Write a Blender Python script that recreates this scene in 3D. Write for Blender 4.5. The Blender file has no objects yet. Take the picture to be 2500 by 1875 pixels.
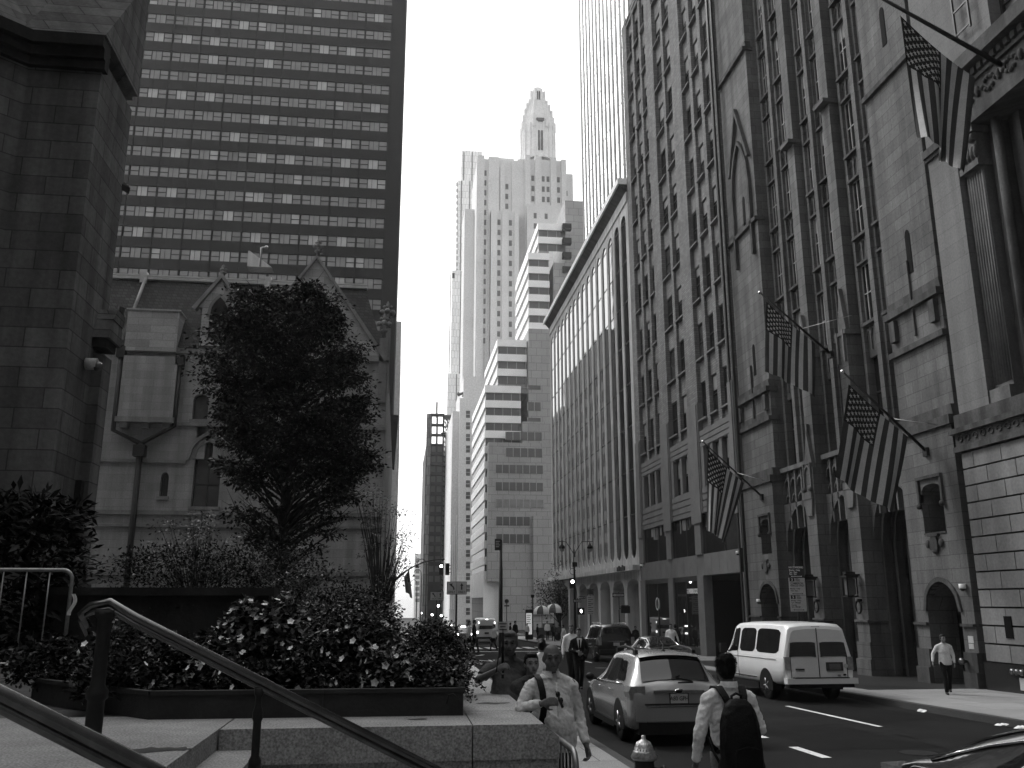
import bpy, bmesh, math, random
from mathutils import Vector, Matrix, noise
RND = random.Random(11)
sc = bpy.context.scene
COL = sc.collection
rad = math.radians
# ------------------------------------------------------------------ camera model
F = 2150.0                       # focal length in pixels of the 2500 px wide photograph
PITCH = math.atan(531 / F)
YAW = math.atan(280 * math.cos(PITCH) / F)
H = 2.15
HAZE = .0003
SLOPE = .019                     # the street falls away from the viewer
FW = Vector((math.sin(YAW) * math.cos(PITCH), math.cos(YAW) * math.cos(PITCH), math.sin(PITCH)))
RT = Vector((math.cos(YAW), -math.sin(YAW), 0))
UP = RT.cross(FW)
CAM = Vector((0, 0, H))
def ray(u, v): return FW + RT * ((u - 1250) / F) - UP * ((v - 937.5) / F)
def px(u, v, X): d = ray(u, v); return CAM + d * (X / d.x)
def py(u, v, Y): d = ray(u, v); return CAM + d * (Y / d.y)
def gz(y, d=0.): return -SLOPE * y + d          # road level
KERB = .15
# ------------------------------------------------------------------ object helpers
ORG = {}
def tag(o, label, cat, group=None, kind=None):
    if label: o['label'] = label
    if cat: o['category'] = cat
    if group: o['group'] = group
    if kind: o['kind'] = kind
    return o
def thing(name, label, cat, loc=(0, 0, 0), group=None, rz=0.):
    o = bpy.data.objects.new(name, None)
    o.empty_display_size = .2
    COL.objects.link(o)
    o.location = loc
    o.rotation_euler = (0, 0, rz)
    ORG[o] = Vector(loc)
    return tag(o, label, cat, group)
def V(*a): return Vector(a)
class MB:
    """collects faces, then links them as one mesh object"""
    def __init__(s): s.v = []; s.f = []; s.m = []; s.s = []; s.cur = 0; s.smooth = False
    def face(s, pts):
        n = len(s.v); s.v += [Vector(p) for p in pts]
        s.f.append(tuple(range(n, n + len(pts)))); s.m.append(s.cur); s.s.append(s.smooth)
    def hexa(s, p):              # 8 points: bottom 4 ccw, top 4
        n = len(s.v); s.v += [Vector(q) for q in p]
        for a in ((0, 3, 2, 1), (4, 5, 6, 7), (0, 1, 5, 4), (1, 2, 6, 5), (2, 3, 7, 6), (3, 0, 4, 7)):
            s.f.append(tuple(n + i for i in a)); s.m.append(s.cur); s.s.append(False)
        return s
    def box(s, x0, x1, y0, y1, z0, z1):
        return s.hexa([(x0, y0, z0), (x1, y0, z0), (x1, y1, z0), (x0, y1, z0), (x0, y0, z1), (x1, y0, z1), (x1, y1, z1), (x0, y1, z1)])
    def fb(s, fr, s0, s1, z0, z1, d0, d1):   # box in facade coordinates
        P = fr
        return s.hexa([P(s0, z0, d0), P(s1, z0, d0), P(s1, z0, d1), P(s0, z0, d1), P(s0, z1, d0), P(s1, z1, d0), P(s1, z1, d1), P(s0, z1, d1)])
    def fp(s, fr, pts, d0, d1):              # extruded polygon in facade coordinates
        a = [fr(x, z, d0) for x, z in pts]; b = [fr(x, z, d1) for x, z in pts]
        s.face(a); s.face(b[::-1]); n = len(pts)
        for i in range(n):
            j = (i + 1) % n
            s.face([a[i], b[i], b[j], a[j]])
        return s
    def arch(s, fr, s0, s1, zs, za, zt, d0, d1, kind='pointed', n=14):   # wall above an arched opening
        c = curve(s0, s1, zs, za, kind, n)
        for (a, za_), (b, zb_) in zip(c, c[1:]):
            s.fp(fr, [(a, za_), (b, zb_), (b, zt), (a, zt)], d0, d1)
        return s
    def archfill(s, fr, s0, s1, z0, zs, za, d0, d1, kind='pointed', n=14):
        s.fp(fr, [(s0, z0), (s1, z0)] + curve(s0, s1, zs, za, kind, n)[::-1], d0, d1)
        return s
    def archband(s, fr, s0, s1, zs, za, w, d0, d1, kind='pointed', n=14):  # moulding round an arch
        c = curve(s0, s1, zs, za, kind, n); o = curve(s0 - w, s1 + w, zs, za + w * 1.15, kind, n)
        for i in range(n):
            s.fp(fr, [c[i], c[i + 1], o[i + 1], o[i]], d0, d1)
        return s
    def tube(s, pts, r, n=8, cap=True, sm=True):
        pts = [Vector(p) for p in pts]
        rr = r if isinstance(r, (list, tuple)) else [r] * len(pts)
        rings = []; prev = None
        for i, p in enumerate(pts):
            t = (pts[min(i + 1, len(pts) - 1)] - pts[max(i - 1, 0)])
            if t.length < 1e-9: t = Vector((0, 0, 1))
            t.normalize()
            if prev is None:
                a = Vector((0, 0, 1)) if abs(t.z) < .9 else Vector((1, 0, 0))
                x = t.cross(a).normalized()
            else:
                x = prev - t * prev.dot(t)
                x = x.normalized() if x.length > 1e-6 else t.orthogonal().normalized()
            prev = x; y = t.cross(x)
            base = len(s.v)
            for k in range(n):
                a = 2 * math.pi * k / n
                s.v.append(p + (x * math.cos(a) + y * math.sin(a)) * rr[i])
            rings.append(base)
        for a, b in zip(rings, rings[1:]):
            for k in range(n):
                s.f.append((a + k, a + (k + 1) % n, b + (k + 1) % n, b + k)); s.m.append(s.cur); s.s.append(sm)
        if cap:
            s.f.append(tuple(rings[0] + k for k in range(n))[::-1]); s.m.append(s.cur); s.s.append(False)
            s.f.append(tuple(rings[-1] + k for k in range(n))); s.m.append(s.cur); s.s.append(False)
        return s
    def cyl(s, a, b, r, n=12): return s.tube([a, b], r, n)
    def lathe(s, c, prof, n=16, sm=True, ax='z'):   # prof: (r, h)
        c = Vector(c); rings = []
        for r, h in prof:
            rings.append(len(s.v))
            for k in range(n):
                a = 2 * math.pi * k / n; p = (r * math.cos(a), r * math.sin(a), h)
                if ax == 'y': p = (p[0], h, p[1])
                if ax == 'x': p = (h, p[0], p[1])
                s.v.append(c + Vector(p))
        for a, b in zip(rings, rings[1:]):
            for k in range(n):
                s.f.append((a + k, a + (k + 1) % n, b + (k + 1) % n, b + k)); s.m.append(s.cur); s.s.append(sm)
        s.f.append(tuple(rings[0] + k for k in range(n))[::-1]); s.m.append(s.cur); s.s.append(False)
        s.f.append(tuple(rings[-1] + k for k in range(n))); s.m.append(s.cur); s.s.append(False)
        return s
    def ball(s, c, r, n=10, sc_=(1, 1, 1)):
        c = Vector(c); m = max(4, n // 2); b = len(s.v)
        for i in range(m + 1):
            t = math.pi * i / m
            for k in range(n):
                a = 2 * math.pi * k / n
                s.v.append(c + Vector((r * sc_[0] * math.sin(t) * math.cos(a), r * sc_[1] * math.sin(t) * math.sin(a), r * sc_[2] * math.cos(t))))
        for i in range(m):
            for k in range(n):
                s.f.append((b + i * n + k, b + (i + 1) * n + k, b + (i + 1) * n + (k + 1) % n, b + i * n + (k + 1) % n)); s.m.append(s.cur); s.s.append(True)
        return s
    def grid(s, fn, nu, nv, sm=True, mfn=None):
        b = len(s.v)
        for j in range(nv + 1):
            for i in range(nu + 1): s.v.append(Vector(fn(i / nu, j / nv)))
        for j in range(nv):
            for i in range(nu):
                a = b + j * (nu + 1) + i
                s.f.append((a, a + 1, a + nu + 2, a + nu + 1)); s.m.append(mfn((i + .5) / nu, (j + .5) / nv) if mfn else s.cur); s.s.append(sm)
        return s
    def build(s, name, mats, parent=None, org=None, local=False, fixn=False):
        me = bpy.data.meshes.new(name)
        root = parent
        if org is None:
            org = ORG.get(parent, Vector((0, 0, 0))) if parent is not None else Vector((0, 0, 0))
        else: org = Vector(org)
        if local: off = Vector((0, 0, 0))
        else: off = org
        me.from_pydata([tuple(v - off) for v in s.v], [], s.f)
        for m in (mats if isinstance(mats, (list, tuple)) else [mats]): me.materials.append(m)
        me.polygons.foreach_set('material_index', s.m)
        me.polygons.foreach_set('use_smooth', s.s)
        if fixn:
            bm = bmesh.new(); bm.from_mesh(me)
            bmesh.ops.remove_doubles(bm, verts=bm.verts, dist=1e-5)
            bmesh.ops.recalc_face_normals(bm, faces=bm.faces); bm.to_mesh(me); bm.free()
        me.update()
        o = bpy.data.objects.new(name, me); COL.objects.link(o)
        if parent is not None: o.parent = parent
        elif not local: o.location = org
        ORG[o] = org
        return o
def curve(s0, s1, zs, za, kind='pointed', n=14):
    w = (s1 - s0) / 2; c = (s0 + s1) / 2; h = za - zs; out = []
    for i in range(n + 1):
        x = -1 + 2 * i / n
        if kind == 'round': z = h * math.sqrt(max(0, 1 - x * x))
        elif kind == 'flat': z = h * (max(0, 1 - abs(x) ** 2.6)) ** .5
        else:
            k = h / w; r = max(1.0, (k * k + 1) / 2)      # radius over half width
            q = r - 1
            full = math.sqrt(r * r - q * q)
            z = h * math.sqrt(max(0, r * r - (abs(x) + q) ** 2)) / full
        out.append((c + x * w, zs + z))
    return out
def FX(X, inward=1): return lambda s, z, d: (X + inward * d, s, z)      # facade facing the street, s runs along y
def FY(Y, inward=1): return lambda s, z, d: (s, Y + inward * d, z)      # facade across the view, s runs along x
def copy_tree(o, loc=None, rz=None, parent=None):
    c = o.copy(); COL.objects.link(c)
    if parent is not None: c.parent = parent
    if loc is not None: c.location = loc; ORG[c] = Vector(loc)
    if rz is not None: c.rotation_euler = (0, 0, rz)
    for ch in list(o.children): copy_tree(ch, parent=c)
    return c
# ------------------------------------------------------------------ materials (all greys: the photograph is black and white)
def nd(nt, t, **kw):
    n = nt.nodes.new(t)
    for k, v in kw.items():
        if hasattr(n, k): setattr(n, k, v)
        else: n.inputs[k].default_value = v
    return n
def g4(v): return (v, v, v, 1)
def mat(name, c, rough=.8, var=.3, scale=1.5, bump=.2, bscale=30., metal=0., spec=None, block=None, streak=0., coat=0., emit=0., fine=.12):
    m = bpy.data.materials.new(name); m.use_nodes = True
    nt = m.node_tree; b = nt.nodes['Principled BSDF']; L = nt.links.new
    b.inputs['Roughness'].default_value = rough; b.inputs['Metallic'].default_value = metal
    b.inputs['Specular IOR Level'].default_value = spec if spec is not None else (.08 if rough > .6 else .2 if rough > .4 else .5)
    if coat: b.inputs['Coat Weight'].default_value = coat; b.inputs['Coat Roughness'].default_value = .04
    if emit:
        b.inputs['Emission Color'].default_value = g4(1); b.inputs['Emission Strength'].default_value = emit
    tc = nd(nt, 'ShaderNodeTexCoord')
    n1 = nd(nt, 'ShaderNodeTexNoise', Scale=scale, Detail=6., Roughness=.6); L(tc.outputs['Object'], n1.inputs['Vector'])
    n2 = nd(nt, 'ShaderNodeTexNoise', Scale=bscale, Detail=3.); L(tc.outputs['Object'], n2.inputs['Vector'])
    mr = nd(nt, 'ShaderNodeMapRange'); mr.inputs[1].default_value = .25; mr.inputs[2].default_value = .75
    mr.inputs[3].default_value = 1 - var; mr.inputs[4].default_value = 1 + var
    L(n1.outputs['Fac'], mr.inputs[0])
    f2 = nd(nt, 'ShaderNodeMapRange'); f2.inputs[1].default_value = .3; f2.inputs[2].default_value = .7
    f2.inputs[3].default_value = 1 - fine; f2.inputs[4].default_value = 1 + fine
    L(n2.outputs['Fac'], f2.inputs[0])
    mu = nd(nt, 'ShaderNodeMath', operation='MULTIPLY'); L(mr.outputs[0], mu.inputs[0]); L(f2.outputs[0], mu.inputs[1])
    val = mu.outputs[0]; hgt = n2.outputs['Fac']
    if streak:
        sep = nd(nt, 'ShaderNodeSeparateXYZ'); L(tc.outputs['Object'], sep.inputs[0])
        ad = nd(nt, 'ShaderNodeMath', operation='ADD'); L(sep.outputs[0], ad.inputs[0]); L(sep.outputs[1], ad.inputs[1])
        mz = nd(nt, 'ShaderNodeMath', operation='MULTIPLY'); L(sep.outputs[2], mz.inputs[0]); mz.inputs[1].default_value = .06
        cb = nd(nt, 'ShaderNodeCombineXYZ'); L(ad.outputs[0], cb.inputs[0]); L(mz.outputs[0], cb.inputs[2])
        n3 = nd(nt, 'ShaderNodeTexNoise', Scale=2.2, Detail=4.); L(cb.outputs[0], n3.inputs['Vector'])
        m3 = nd(nt, 'ShaderNodeMapRange'); m3.inputs[1].default_value = .35; m3.inputs[2].default_value = .65
        m3.inputs[3].default_value = 1 - streak; m3.inputs[4].default_value = 1 + streak * .4
        L(n3.outputs['Fac'], m3.inputs[0])
        mm = nd(nt, 'ShaderNodeMath', operation='MULTIPLY'); L(val, mm.inputs[0]); L(m3.outputs[0], mm.inputs[1]); val = mm.outputs[0]
    if block:   # (width, height, mortar, spread, mortar darkness[, plane])
        bw, bh, mo, sp, md = block[:5]
        sep = nd(nt, 'ShaderNodeSeparateXYZ'); L(tc.outputs['Object'], sep.inputs[0])
        cb = nd(nt, 'ShaderNodeCombineXYZ')
        if len(block) > 5 and block[5] == 'xy':
            L(sep.outputs[0], cb.inputs[0]); L(sep.outputs[1], cb.inputs[1])
        else:
            ad = nd(nt, 'ShaderNodeMath', operation='ADD'); L(sep.outputs[0], ad.inputs[0]); L(sep.outputs[1], ad.inputs[1])
            L(ad.outputs[0], cb.inputs[0]); L(sep.outputs[2], cb.inputs[1])
        br = nd(nt, 'ShaderNodeTexBrick'); br.offset = .5
        br.inputs['Color1'].default_value = g4(1 - sp); br.inputs['Color2'].default_value = g4(1 + sp); br.inputs['Mortar'].default_value = g4(md)
        br.inputs['Scale'].default_value = 1; br.inputs['Mortar Size'].default_value = mo; br.inputs['Mortar Smooth'].default_value = .1
        br.inputs['Bias'].default_value = 0; br.inputs['Brick Width'].default_value = bw; br.inputs['Row Height'].default_value = bh
        L(cb.outputs[0], br.inputs['Vector'])
        mb = nd(nt, 'ShaderNodeMath', operation='MULTIPLY'); L(val, mb.inputs[0]); L(br.outputs['Color'], mb.inputs[1]); val = mb.outputs[0]
        hh = nd(nt, 'ShaderNodeMath', operation='SUBTRACT'); L(n2.outputs['Fac'], hh.inputs[0]); L(br.outputs['Fac'], hh.inputs[1]); hgt = hh.outputs[0]
    fin = nd(nt, 'ShaderNodeMath', operation='MULTIPLY'); L(val, fin.inputs[0]); fin.inputs[1].default_value = c
    L(fin.outputs[0], b.inputs['Base Color'])
    if bump:
        bp = nd(nt, 'ShaderNodeBump', Strength=bump, Distance=.02); L(hgt, bp.inputs['Height']); L(bp.outputs[0], b.inputs['Normal'])
    return m
def glass(name, c=.02, rough=.04, spec=.6, wob=.02, var=.3, scale=.4, ior=1.5):
    m = mat(name, c, rough, var, scale, 0, spec=spec)
    nt = m.node_tree; b = nt.nodes['Principled BSDF']; b.inputs['IOR'].default_value = ior
    if wob:
        tc = nd(nt, 'ShaderNodeTexCoord'); n = nd(nt, 'ShaderNodeTexNoise', Scale=.5, Detail=1.); nt.links.new(tc.outputs['Object'], n.inputs['Vector'])
        bp = nd(nt, 'ShaderNodeBump', Strength=wob, Distance=.3); nt.links.new(n.outputs['Fac'], bp.inputs['Height']); nt.links.new(bp.outputs[0], b.inputs['Normal'])
    return m
def emis(name, s, c=1.): return mat(name, c, .5, 0, emit=s, bump=0)
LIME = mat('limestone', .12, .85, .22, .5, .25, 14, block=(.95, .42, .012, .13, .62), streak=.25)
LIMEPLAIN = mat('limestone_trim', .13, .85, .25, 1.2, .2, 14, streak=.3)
LIMEDK = mat('weathered_shaded_stone', .075, .9, .35, 1.0, .3, 14, streak=.4)
RUST = mat('rusticated_stone', .19, .85, .22, .7, .15, 12, streak=.2)
RUSTJ = mat('joint_shadow_stone', .04, .9, .2, 1, .1, 12)
SMOOTH = mat('smooth_limestone', .15, .8, .15, .35, .1, 14, block=(3.4, .56, .008, .06, .72), streak=.15)
BRICK = mat('grey_brick', .18, .9, .25, .8, .5, 30, block=(.42, .14, .02, .2, .7), streak=.15)
BRICKTRIM = mat('brick_trim_stone', .15, .85, .2, 1, .15, 20)
CONC = mat('pale_concrete', .5, .8, .2, .6, .15, 20, streak=.25)
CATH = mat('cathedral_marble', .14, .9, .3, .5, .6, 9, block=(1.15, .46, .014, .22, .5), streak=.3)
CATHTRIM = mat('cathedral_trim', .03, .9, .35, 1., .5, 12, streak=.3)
RECT = mat('rectory_marble', .25, .85, .2, .6, .2, 14, block=(1.0, .43, .01, .1, .74), streak=.2)
RECTLT = mat('chimney_marble', .28, .85, .15, .6, .2, 14, block=(1.35, .42, .012, .2, .7))
RECTTRIM = mat('rectory_trim', .18, .85, .25, 1., .2, 14, streak=.2)
SLATE = mat('roof_slate', .035, .7, .25, 1.5, .4, 20, block=(.28, .22, .02, .3, .45))
COPPER = mat('ridge_metal', .4, .35, .2, 2, .05, metal=.6)
TOWER = mat('dark_tower_panel', .013, .7, .15, .2, .05, 3)
TOWERMUL = mat('dark_tower_mullion', .012, .7, .1)
PANEL = mat('stone_panel', .3, .7, .1, .3, .05, 8, block=(2.4, 1.75, .05, .05, .55))
BANDST = mat('white_band', .85, .6, .08, .3, .05, 8)
BAND2 = mat('band_window_recess', .05, .3, .2, .4, 0)
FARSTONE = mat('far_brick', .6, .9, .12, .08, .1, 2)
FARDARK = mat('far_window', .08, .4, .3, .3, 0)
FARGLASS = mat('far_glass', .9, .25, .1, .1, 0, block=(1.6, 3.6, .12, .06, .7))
SCAF = mat('scaffold_mesh', .12, .8, .4, .4, .2, 4, block=(1.6, 3.3, .25, .2, .5))
STEEL = mat('dark_steel', .03, .45, .3, 4, .05, metal=.3)
BLACK = mat('black_iron', .018, .5, .3, 5, .1)
BRASS = mat('worn_brass', .2, .32, .3, 6, .05, metal=.9)
GALV = mat('galvanised_steel', .3, .42, .25, 9, .05, metal=.8)
GRANITE = mat('granite', .3, .75, .25, 2.2, .15, 60, fine=.45)
PAVER = mat('terrace_paver', .1, .85, .25, 1., .15, 40, block=(1.6, .9, .012, .12, .4, 'xy'), fine=.2)
ASPH = mat('asphalt', .014, .9, .45, .55, .5, 90, fine=.35)
WALK = mat('pavement_concrete', .25, .9, .22, .45, .2, 60, block=(1.5, 1.5, .012, .12, .5, 'xy'), fine=.3)
WALKDK = mat('dark_slate_paving', .028, .7, .25, .5, .1, 30, block=(1.2, 1.2, .01, .1, .6, 'xy'))
KERBST = mat('kerb_granite', .06, .8, .2, 1, .2, 40, fine=.25)
PAINT = mat('road_paint', .62, .8, .25, 1.5, .1, 30, fine=.25)
WGLASS = glass('window_glass', .012, .06)
WGLASS2 = glass('window_glass_grey', .05, .08, var=.6, scale=.9)
BLINDREFL = mat('blind_and_reflection', .2, .8, .2, 1., 0)
CURTL = mat('curtain_bright', .34, .5, .15, .6, 0, coat=.5)
CURTM = mat('curtain_mid', .13, .4, .3, .6, 0, coat=.6)
CURTD = mat('curtain_dark', .05, .3, .5, .6, 0, coat=.7)
FRAMEDK = mat('window_frame_dark', .03, .5, .2, 3, 0)
FRAMELT = mat('window_frame_pale', .3, .6, .2, 3, 0)
FLUTEG = glass('fluted_glass', .008, .03, .5, .012, ior=1.65)
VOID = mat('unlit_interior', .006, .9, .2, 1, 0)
STORE = glass('storefront_glass', .015, .02, .6, .015)
WHITE = mat('white_paint', .75, .5, .08, 2, .03)
WHITET = mat('white_lettering', .8, .5, .05, 2, 0)
DKSIGN = mat('dark_sign_face', .035, .45, .1, 2, 0)
GREYSIGN = mat('grey_sign_face', .42, .5, .1, 2, 0)
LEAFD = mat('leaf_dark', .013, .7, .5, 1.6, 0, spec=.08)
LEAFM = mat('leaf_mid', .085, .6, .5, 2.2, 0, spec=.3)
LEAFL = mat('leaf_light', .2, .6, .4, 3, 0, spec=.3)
PETAL = mat('white_petal', .85, .6, .2, 6, 0)
BARK = mat('bark', .025, .9, .4, 6, .5, 20)
SOIL = mat('planting_soil', .015, .95, .4, 4, .4)
# ------------------------------------------------------------------ render, world, sun, camera
sc.view_settings.view_transform = 'Standard'
sc.view_settings.look = 'None'
sc.view_settings.exposure = .45
sc.view_settings.gamma = 1.0
SUN_EL, SUN_AZ = rad(44), rad(-38)        # azimuth from +Y, negative = towards -X (ahead and to the left)
w = bpy.data.worlds.new("World"); sc.world = w; w.use_nodes = True
nt = w.node_tree; bg = nt.nodes['Background']
sky = nt.nodes.new('ShaderNodeTexSky'); sky.sky_type = 'NISHITA'; sky.sun_disc = False
sky.sun_elevation = SUN_EL; sky.sun_rotation = SUN_AZ; sky.air_density = 1.0; sky.dust_density = 2.5; sky.ozone_density = 1.0; sky.altitude = 0
bw = nt.nodes.new('ShaderNodeRGBToBW'); nt.links.new(sky.outputs[0], bw.inputs[0])
tcw = nt.nodes.new('ShaderNodeTexCoord'); cl = nt.nodes.new('ShaderNodeTexNoise'); cl.inputs['Scale'].default_value = 2.2; cl.inputs['Detail'].default_value = 6
nt.links.new(tcw.outputs['Generated'], cl.inputs['Vector'])
cm = nt.nodes.new('ShaderNodeMapRange'); cm.inputs[1].default_value = .3; cm.inputs[2].default_value = .7; cm.inputs[3].default_value = .95; cm.inputs[4].default_value = 1.2
nt.links.new(cl.outputs['Fac'], cm.inputs[0])
mx = nt.nodes.new('ShaderNodeMath'); mx.operation = 'MULTIPLY'
nt.links.new(bw.outputs[0], mx.inputs[0]); nt.links.new(cm.outputs[0], mx.inputs[1])
ov = nt.nodes.new('ShaderNodeMath'); ov.operation = 'MULTIPLY_ADD'; ov.inputs[1].default_value = 1.3   # veil of cloud over the sky, brighter overhead as an overcast sky is
sepw = nt.nodes.new('ShaderNodeSeparateXYZ'); nt.links.new(tcw.outputs['Generated'], sepw.inputs[0])
vz = nt.nodes.new('ShaderNodeMath'); vz.operation = 'MULTIPLY_ADD'; vz.inputs[1].default_value = 2.9; vz.inputs[2].default_value = 1.5; vz.use_clamp = False
nt.links.new(sepw.outputs[2], vz.inputs[0]); nt.links.new(vz.outputs[0], ov.inputs[2])
nt.links.new(mx.outputs[0], ov.inputs[0])
nt.links.new(ov.outputs[0], bg.inputs['Color']); bg.inputs['Strength'].default_value = .15
sd = bpy.data.lights.new('sun', 'SUN'); sd.energy = 1.2; sd.angle = rad(12); sd.color = (1, 1, 1)
so = bpy.data.objects.new('sun', sd); COL.objects.link(so)
sdir = Vector((math.sin(SUN_AZ) * math.cos(SUN_EL), math.cos(SUN_AZ) * math.cos(SUN_EL), math.sin(SUN_EL)))
so.rotation_euler = sdir.to_track_quat('Z', 'Y').to_euler(); so.location = (-30, 30, 80)
cd = bpy.data.cameras.new('camera'); cd.sensor_width = 36; cd.lens = 36 * F / 2500; cd.clip_end = 3000; cd.clip_start = .05
co = bpy.data.objects.new('camera', cd); COL.objects.link(co); co.location = CAM
co.rotation_euler = (math.pi / 2 + PITCH, 0, -YAW); sc.camera = co
sc.cycles.max_bounces = 6; sc.cycles.diffuse_bounces = 4; sc.cycles.glossy_bounces = 3; sc.cycles.volume_bounces = 0
sc.cycles.use_denoising = True
# ------------------------------------------------------------------ the setting: ground, road, pavements
def sheet(name, m, x0, x1, y0, y1, dz, step=40.):
    b = MB(); n = max(1, int((y1 - y0) / step))
    for i in range(n):
        a = y0 + (y1 - y0) * i / n; c = y0 + (y1 - y0) * (i + 1) / n
        b.face([(x0, a, gz(a, dz)), (x1, a, gz(a, dz)), (x1, c, gz(c, dz)), (x0, c, gz(c, dz))])
    return tag(b.build(name, m), None, None, kind='structure')
sheet('ground', ASPH, -320, 320, -120, 700, -.02)
sheet('road', ASPH, 3.45, 12.5, -60, 690, .0)
sheet('avenue', ASPH, -200, 200, 99, 124, .004)
def slab(name, m, x0, x1, y0, y1, top=KERB):
    b = MB()
    b.hexa([(x0, y0, gz(y0, -.3)), (x1, y0, gz(y0, -.3)), (x1, y1, gz(y1, -.3)), (x0, y1, gz(y1, -.3)),
            (x0, y0, gz(y0, top)), (x1, y0, gz(y0, top)), (x1, y1, gz(y1, top)), (x0, y1, gz(y1, top))])
    return tag(b.build(name, m), None, None, kind='structure')
slab('sidewalk_near', WALK, -.9, 3.28, -40, 98)
slab('kerb_near', KERBST, 3.284, 3.45, -40, 98, KERB - .004)
slab('sidewalk_far', WALK, 12.684, 19.6, -40, 98)
slab('kerb_far', KERBST, 12.5, 12.68, -40, 98, KERB - .004)
slab('sidewalk_beyond_near', WALK, -.9, 3.45, 125, 600)
slab('sidewalk_beyond_far', WALK, 12.5, 17.6, 125, 600)
b = MB(); 
b.face([(13.6, 25.3, gz(25.3, KERB + .004)), (19.5, 25.3, gz(25.3, KERB + .004)), (19.5, 44, gz(44, KERB + .004)), (13.6, 44, gz(44, KERB + .004))])
b.face([(14.9, 17.2, gz(17.2, KERB + .004)), (17.0, 17.2, gz(17.2, KERB + .004)), (17.0, 19.6, gz(19.6, KERB + .004)), (15.3, 19.0, gz(19, KERB + .004))])
tag(b.build('sidewalk_paving', WALKDK), None, None, kind='structure')
# painted markings
def mark(b, pts, dz=.006):
    b.face([(x, y, gz(y, dz)) for x, y in pts])
b = MB()
for y in (14.3, 16.75, 20.4, 31, 43, 55): mark(b, [(6.78, y), (6.95, y), (6.95, y + 1.25), (6.78, y + 1.25)])
mark(b, [(9.83, 18.1), (9.95, 18.1), (9.95, 22.6), (9.83, 22.6)])
for k in range(4): mark(b, [(9.83, 28 + 9 * k), (9.95, 28 + 9 * k), (9.95, 31 + 9 * k), (9.83, 31 + 9 * k)])
for k in range(9): mark(b, [(3.9 + 1.0 * k, 68.5), (4.5 + 1.0 * k, 68.5), (4.5 + 1.0 * k, 72.5), (3.9 + 1.0 * k, 72.5)])
mark(b, [(3.5, 62.5), (12.3, 62.5), (12.3, 63.1), (3.5, 63.1)])
for k in range(8): mark(b, [(13.2 + .0 * k, 99.5 + 2.4 * k), (16.4, 99.5 + 2.4 * k), (16.4, 100.6 + 2.4 * k), (13.2, 100.6 + 2.4 * k)], .012)
# curved arrow stroke near the stop line
arc = [(4.3 + 1.2 * math.sin(a), 55.5 + 3 * (1 - math.cos(a))) for a in [i * .2 for i in range(7)]]
for (x0, y0), (x1, y1) in zip(arc, arc[1:]): mark(b, [(x0 - .12, y0), (x0 + .12, y0), (x1 + .12, y1), (x1 - .12, y1)])
tag(b.build('road_marking', PAINT), None, None, kind='structure')
def text_mesh(name, s, size, mtx, m, parent=None, ext=.004, align='CENTER', org=None, squash=1.):
    cu = bpy.data.curves.new(name, 'FONT'); cu.body = s; cu.size = size; cu.align_x = align; cu.align_y = 'CENTER'; cu.extrude = ext; cu.resolution_u = 2
    cu.offset = size * .012
    o = bpy.data.objects.new('t', cu); COL.objects.link(o)
    dg = bpy.context.evaluated_depsgraph_get(); me = bpy.data.meshes.new_from_object(o.evaluated_get(dg))
    bpy.data.objects.remove(o); bpy.data.curves.remove(cu)
    me.name = name; me.transform(Matrix.Diagonal((squash, 1, 1, 1)))
    me.transform(mtx); me.materials.clear(); me.materials.append(m)
    if parent is not None:
        og = ORG.get(parent, Vector((0, 0, 0))) if org is None else Vector(org)
        me.transform(Matrix.Translation(-og))
    ob = bpy.data.objects.new(name, me); COL.objects.link(ob)
    if parent is not None: ob.parent = parent; ORG[ob] = og
    return ob
def frame_m(o, xd, yd): # text placed with local x along xd and local y along yd
    xd = Vector(xd).normalized(); yd = Vector(yd).normalized(); z = xd.cross(yd)
    return Matrix(((xd.x, yd.x, z.x, o[0]), (xd.y, yd.y, z.y, o[1]), (xd.z, yd.z, z.z, o[2]), (0, 0, 0, 1)))
o = text_mesh('road_marking', 'ONLY', 2.4, frame_m((4.9, 49, gz(49, .008)), (1, 0, 0), (0, 1, -SLOPE)), PAINT, squash=.45, ext=0.)
tag(o, None, None, kind='structure')

b = MB()
for (x, y, r) in ((8.1, 24.5, .34), (5.9, 33, .34), (8.6, 14.6, .3), (9.3, 41, .34)):
    b.face([(x + r * math.cos(a), y + r * math.sin(a), gz(y + r * math.sin(a), .007)) for a in [k * math.pi / 10 for k in range(20)]])
tag(b.build('manhole_cover', mat('manhole_iron', .03, .5, .4, 12, .4, 30, metal=.5)), None, None, kind='structure')
b = MB()
for (x0, x1, y0, y1) in ((7.3, 9.2, 15.2, 18.4), (10.2, 11.9, 19.2, 22.3), (4.2, 6.3, 21.8, 26), (7.4, 8.6, 27, 35), (6.0, 8.8, 11.4, 13.2)):
    b.face([(x, y, gz(y, .003)) for x, y in ((x0, y0), (x1 + .1, y0 - .1), (x1, y1), (x0 - .15, y1 + .1))])
tag(b.build('road_patch', mat('tar_patch', .009, .85, .4, 1.2, .4, 60, fine=.4)), None, None, kind='structure')
b = MB()
for (x, y, n, dx, dy) in ((8.2, 18.3, 26, .09, .02), (9.0, 13.5, 22, .03, .16), (7.2, 20, 30, .01, .2), (11, 24, 20, -.1, .05), (6.1, 9.6, 18, .12, .1)):
    p = Vector((x, y, 0))
    for k in range(n):
        q = p + Vector((dx + RND.uniform(-.06, .06), dy + RND.uniform(-.06, .06), 0)); d = (q - p).normalized() * 1; nn = Vector((-d.y, d.x, 0)) * RND.uniform(.008, .022)
        b.face([(v.x, v.y, gz(v.y, .0055)) for v in (p - nn, q - nn, q + nn, p + nn)]); p = q
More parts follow.
